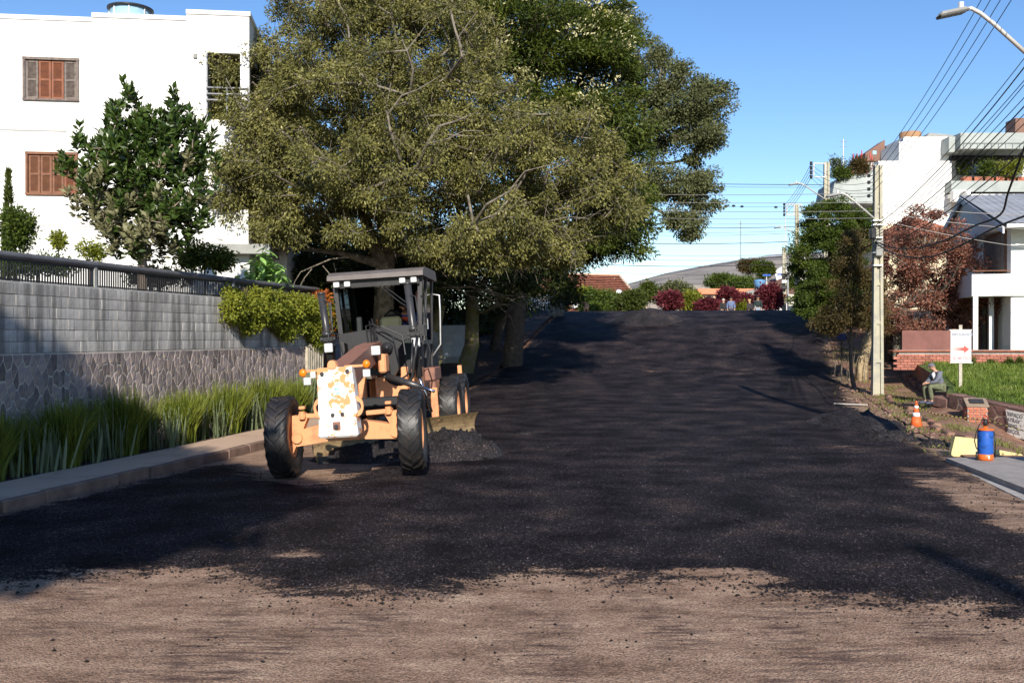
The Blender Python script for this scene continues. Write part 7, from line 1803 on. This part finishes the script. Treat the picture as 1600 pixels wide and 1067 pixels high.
# gate posts and timber prop further back by the path
for (px, pt, Y, w, m, lab) in [(1389, 505, 40, .26, M_barkd, 'dark gate pillar behind the concrete pole'), (1381, 512, 40, .10, M_brown, 'thin red brown post beside the dark gate pillar'), (1397, 515, 40.2, .12, M_greygreen, 'grey green post right of the dark gate pillar')]:
    a = P(px, pt, Y); z0 = G(a.x, Y)-.1; b = MB(); b.box((0, 0, (a.z-z0)/2), (w, w, a.z-z0)); o = b.build('gate_post', m); o.location = (a.x, Y, z0); tag(o, lab, 'post')
b = MB(); q0 = P(1398, 520, 39); q1 = P(1418, 552, 38); b.tube([(0, 0, 0), q1-q0], .05, 6); o = b.build('timber_prop', M_bark); o.location = q0; tag(o, 'slanting timber prop behind the russet tree', 'timber')
# ochre box standing in for the lit ground slope behind the path
a = P(1300, 0, 55); b = MB(); b.box((0, 0, .7), (2.6, .3, 1.7)); o = b.build('slope_box', mat('ochre_slope', (.26, .16, .11), .9, .2, 1.5, .3, 10)); o.location = (P(1352, 0, 46).x, 46, G(P(1352, 0, 46).x, 46)-.35); tag(o, 'low ochre brown box standing in for the lit slope behind the waste basket', 'wall')
# ---------------------------------------------------------------- beyond the crest
PL = 2.2
def at(px, Y): return (P(px, 0, Y).x, Y, PL)
# red tiled hip roof house
o0 = at(930, 108); hr = empty('tiled_roof_house', o0, 0, 'house with a large red tiled hip roof beyond the crest at the left', 'house')
b = MB(); L1 = lp(o0, P(820, 428, 112)); R1 = lp(o0, P(967, 431, 112)); L2 = lp(o0, P(800, 486, 104)); R2 = lp(o0, P(1022, 486, 104)); B1 = lp(o0, P(800, 486, 120)); B2 = lp(o0, P(1022, 486, 120)); L2.z = R2.z = B1.z = B2.z = 1.9
vs = []; fs = []; rows = 24; cols = 46
for i in range(rows):
    for j in range(cols):
        u0, u1 = i/rows, (i+1)/rows; v0, v1 = j/cols, (j+1)/cols
        def q(u, v, up=0): a = L2.lerp(L1, u); c = R2.lerp(R1, u); p = a.lerp(c, v); return (p.x, p.y, p.z+up)
        n_ = len(vs); vs += [q(u0, v0, .12), q(u0, v1, .12), q(u1, v1, .03), q(u1, v0, .03)]; fs.append((n_, n_+1, n_+2, n_+3))
b.add(vs, fs); o = b.build('roof_tile', M_tile, hr, fix=False); o['kind'] = 'stuff'
b = MB(); b.add([tuple(v) for v in (L1, R1, R2, B2, B1, L2)], [(1, 3, 2), (0, 4, 3, 1), (0, 5, 4)]); b.build('roof', M_tile, hr)
b = MB(); b.tube([L1+Vector((0, 0, .08)), R1+Vector((0, 0, .08)), R2+Vector((0, 0, .12))], .14, 6); b.build('ridge_cap', mat('pale_ridge', (.5, .36, .26), .9), hr)
b = MB(); b.box(((L2.x+R2.x)/2, 4.5, .9), (abs(R2.x-L2.x)-1, 14, 2.0)); b.build('wall', M_cream, hr)
b = MB(); q = lp(o0, P(960, 400, 112)); b.tube([q-Vector((0, 0, 2.6)), q], .04, 5); b.tube([q-Vector((.8, 0, .4)), q+Vector((.8, 0, -.4))], .03, 4); b.build('aerial', M_galv, hr)
b = MB(); b.smooth = True; b.lathe([(.01, 0), (.3, .06), (.42, .15)], lp(o0, P(967, 458, 103)), 'y', 16); b.build('satellite_dish', M_lampw, hr)
# big grey arched hall
o0 = at(1100, 150); hh = empty('arched_hall', o0, 0, 'big grey arched roof of a hall rising to the right beyond the crest', 'hall')
rid = [(980, 444), (1000, 438), (1040, 427), (1080, 419), (1120, 412), (1160, 405), (1200, 399), (1225, 396.5), (1300, 394)]
eav = [(975, 470), (1000, 462), (1040, 452), (1080, 446), (1120, 442), (1160, 440), (1200, 440), (1225, 441), (1300, 445)]
b = MB(); vs = []
for (a, c) in zip(rid, eav): 
    p, q = lp(o0, P(*a, 162)), lp(o0, P(*c, 140)); m_ = p.lerp(q, .45)+Vector((0, 0, .8)); vs += [p, m_, q, Vector((q.x, q.y, -1)), Vector((p.x, p.y, -1))]
k = 5; fs = []
for i in range(len(rid)-1):
    for j in range(k-1): fs.append((i*k+j, (i+1)*k+j, (i+1)*k+j+1, i*k+j+1))
    fs.append((i*k+4, (i+1)*k+4, (i+1)*k, i*k))
fs += [(0, 1, 2, 3, 4), tuple((len(rid)-1)*k+j for j in range(5))]; b.add(vs, fs); b.build('roof', mat('weathered_fibre_roof', (.27, .24, .21), .9, .2, .4, .2, 3, col2=(.17, .15, .14), mix=(.45, .6), stretch=(.4, 1, 1)), hh)
b = MB(); vs = []
for (a, c) in list(zip(rid, eav))[:8]:
    p, q = lp(o0, P(*a, 162)), lp(o0, P(*c, 140)); u = p.lerp(q, .17)+Vector((0, -.3, .50)); w = p.lerp(q, .23)+Vector((0, -.3, .62)); vs += [u, w]
b.add(vs, [(2*i, 2*i+2, 2*i+3, 2*i+1) for i in range(7)]); b.build('white_skylight_strip', M_lampw, hh, fix=False)
b = MB(); p = [lp(o0, P(1210, 424, 138)), lp(o0, P(1226, 414, 138)), lp(o0, P(1262, 400, 138)), lp(o0, P(1262, 440, 138)), lp(o0, P(1214, 440, 138))]; b.prism(p, (0, .5, 0)); b.build('white_gable', M_white, hh)
# low shop with coral fascia
o0 = at(1150, 96); sh_ = empty('coral_fascia_shop', o0, 0, 'low cream shop front with a coral fascia beyond the crest', 'shop')
b = MB(); rect(b, 1095, 459, 1196, 500, 96, 6, ox=o0); b.build('wall', M_cream, sh_)
b = MB(); rect(b, 1090, 451, 1180, 459.5, 95.6, 7, ox=o0); b.build('fascia', mat('coral_paint', (.62, .24, .13), .8, .05, 2), sh_)
for (x0, x1) in ((1104, 1112), (1118, 1138), (1152, 1172)): b = MB(); rect(b, x0, 463, x1, 475, 95.95, .1, ox=o0); b.build('window', M_glassd, sh_)
o0 = at(1220, 100); bh = empty('brown_roof_house', o0, 0, 'house with a low brown roof behind the crimson trees', 'house')
b = MB(); p = [lp(o0, P(1160, 460, 92)), lp(o0, P(1260, 462, 92)), lp(o0, P(1250, 434, 100)), lp(o0, P(1228, 432, 100))]; b.prism(p, (0, 0, -.2)); b.build('roof', mat('brown_tile', (.18, .09, .06), .9, .2, 1), bh)
b = MB(); rect(b, 1175, 463, 1258, 500, 93, 8, ox=o0); b.build('wall', M_offwhite, bh)
b = MB(); p = [lp(o0, P(1158, 460, 90)), lp(o0, P(1180, 452, 90)), lp(o0, P(1190, 456, 90)), lp(o0, P(1188, 460, 90)), lp(o0, P(1165, 461.5, 90))]; b.prism(p, (0, 2, 0)); b.build('awning_roof', M_grey, bh)
o0 = P(1187, 442, 93); tkr = empty('water_tank', (o0.x, 93, o0.z-.6), 0, 'round blue water tank on a small block above the crimson trees', 'water tank')
b = MB(); b.smooth = True; b.lathe([(.45, .1), (.56, .75), (.50, .85), (.2, .92)], (0, 0, 0), 'z', 20); b.build('tank', mat('tank_blue', (.12, .28, .48), .5, .1, 3), tkr)
b = MB(); b.box((0, .2, -.6), (.8, .8, 1.4)); b.build('support', M_grey, tkr)
b = MB(); a = P(1198, 430, 94); b.box((0, 0, 0), (.75, .1, .16)); o = b.build('blue_sign_bar', M_blue); o.location = a; tag(o, 'short blue bar sign on a thin post beside the blue tank', 'sign')
b = MB(); b.tube([(0, .1, -4), (0, .1, .1)], .04, 5); q_ = b.build('post', M_galv, o)
# cream and green painted panel with round emblem
o0 = at(1260, 82); pn = empty('painted_wall_panel', o0, 0, 'cream and green painted wall with a round octagonal emblem at the right of the crest', 'wall')
b = MB(); rect(b, 1232, 460, 1246, 500, 82, .4, ox=o0); b.build('cream_field', mat('pale_cream', (.78, .76, .60), .8, .03, 2), pn)
b = MB(); rect(b, 1246.1, 458, 1290, 500, 82.05, .4, ox=o0); b.build('green_field', mat('pale_green_paint', (.33, .46, .22), .8, .06, 2), pn)
c = lp(o0, P(1251, 475, 81.98))
b = MB(); b.lathe([(.33, -.03), (.42, -.03), (.42, .0), (.33, .0)], c, 'y', 8); b.build('emblem_ring', M_lampw, pn)
b = MB(); b.lathe([(.01, -.02), (.30, -.02), (.30, 0), (.01, 0)], c, 'y', 16); b.build('emblem_disc', M_woodb, pn)
b = MB(); 
for k in range(4): a = k*math.pi/4; b.box(c+Vector((0, -.05, 0)), (.5, .02, .05), rot=(0, a, 0))
b.build('emblem_spokes', mat('tan_paint', (.5, .38, .22), .8), pn)
# white tent and orange frame
o0 = at(895, 84); tn = empty('white_canopy', o0, 0, 'low white sloping canopy at the left end of the crest', 'canopy')
b = MB(); p = [lp(o0, P(872, 466, 84)), lp(o0, P(884, 468, 84)), lp(o0, P(905, 476, 84)), lp(o0, P(952, 485, 84)), lp(o0, P(905, 481, 84)), lp(o0, P(872, 481, 84))]; b.prism(p, (0, 3, 0)); b.build('cloth', M_white, tn)
b = MB(); 
for (dx, dy) in ((-1.1, .3), (1.5, .3), (-1.1, 2.7), (1.5, 2.7)): b.tube([(dx, dy, -.2), (dx, dy, 2.1)], .04, 6)
b.build('pole', M_galv, tn)
o0 = at(902, 72); fr = empty('orange_frame', o0, 0, 'small orange painted barrier frame on the crest at the left', 'barrier')
b = MB(); rect(b, 889.5, 473, 892, 492, 72, .12, ox=o0); rect(b, 884, 472, 918, 474, 72, .1, ox=o0); rect(b, 913, 483, 915, 492, 72, .1, ox=o0); rect(b, 917.5, 483, 919, 492, 72, .1, ox=o0); b.build('frame', mat('barrier_orange', (.55, .22, .12), .7), fr)
b = MB(); rect(b, 912, 474.2, 920, 483, 71.95, .15, ox=o0); b.build('sign_plate', mat('barrier_tan', (.50, .30, .17), .7), fr)
for (px, Y, w, c_, lab) in [(837, 60, 4.5, M_galv, 'pale iron gate seen under the dark crown at the crest')]:
    o0 = at(838, Y); g_ = empty('iron_gate', (o0[0], Y, G(o0[0], Y)), 0, lab, 'gate')
    b = MB(); 
    for k in range(12): b.tube([(-.7+k*.13, 0, 0), (-.7+k*.13, 0, 1.5)], .016, 5)
    b.box((0, 0, .1), (1.6, .04, .05)); b.box((0, 0, 1.45), (1.6, .04, .05)); b.build('bars', M_fence, g_)
    b = MB(); b.box((0, 1.5, .7), (1.8, .1, 1.5)); o = b.build('white_wall', M_offwhite); o.location = (o0[0], Y+1, G(o0[0], Y)); tag(o, 'pale wall glimpsed behind the iron gate at the crest', 'wall')
# shrubs and trees beyond the crest
BGS = [('round_bush', 'round olive clipped bush in the middle beyond the crest', 987, 470, 84, 22, 20, L_cyp, 90), ('bush', 'pale green bush left of the red roof house front', 905, 462, 88, 26, 14, L_lime, 60), ('bush', 'light green bush right below the red tiled roof', 935, 470, 86, 20, 16, L_green, 50),
       ('bush', 'grey green bush between the red roof and the round bush', 956, 470, 88, 16, 12, L_green, 40), ('tree', 'dark narrow tree before the low end of the grey hall', 1012, 452, 95, 12, 18, L_dark, 40), ('tree', 'olive tree in front of the grey hall, left of the bright green hedge', 1040, 458, 96, 16, 14, L_grey, 50),
       ('tree', 'grey green tree behind the crimson tree', 1062, 452, 95, 20, 18, L_grey, 60), ('bush', 'bright green hedge below the grey hall', 1130, 438, 108, 30, 14, L_green, 110), ('bush', 'bright green hedge right of the first, behind the shop', 1160, 444, 106, 26, 10, L_green, 80),
       ('tree', 'dark green tree standing before the right end of the hall', 1192, 420, 125, 20, 16, L_dark, 70), ('tree', 'brownish green tree above the bright hedge', 1170, 415, 128, 18, 12, L_brown, 50), ('crimson_tree', 'crimson leaved tree left of the shop', 1048, 470, 80, 18, 14, L_maple, 50),
       ('bush', 'lime green bush between the crimson trees', 1080, 470, 82, 24, 14, L_lime, 50), ('crimson_tree', 'low crimson hedge at the crest left of the people', 1105, 478, 80, 22, 8, L_maple, 40), ('crimson_tree', 'crimson tree in front of the shop window', 1137, 463, 82, 14, 12, L_maple, 40),
       ('crimson_tree', 'crimson shrub behind the fair haired person', 1160, 472, 83, 16, 11, L_maple, 40), ('crimson_tree', 'largest crimson tree beside the farthest pole', 1198, 462, 80, 20, 18, L_maple, 90), ('bush', 'small lime bush behind the people', 1152, 480, 82, 10, 6, L_lime, 20),
       ('bush', 'green growth behind the farthest pole', 1238, 448, 96, 14, 16, L_green, 40), ('bush', 'dark green bush at the left end of the crest under the crown', 872, 462, 70, 10, 22, L_shade, 40), ('bush', 'deep green bush low beside the white canopy', 930, 484, 80, 30, 6, L_green, 40)]
for i, (nm, lab, px, py, Y, rx, ry, lm_, cnt) in enumerate(BGS):
    shrub(nm, lab, px, py, Y, rx, ry, 1.0, lm_, 700+i, cnt=int(cnt*1.3), per=70, rad=.55, ln=.26, wd=.12, zb=PL, cat='tree' if 'tree' in nm else 'bush')
b = MB(); b.tube([P(1157, 440, 170), P(1157, 345, 170)], .08, 4); b.tube([P(1155, 350, 170), P(1159, 350, 170)], .05, 4); o = b.build('radio_mast', M_galv); tag(o, 'very thin faint radio mast far behind the hall', 'mast')
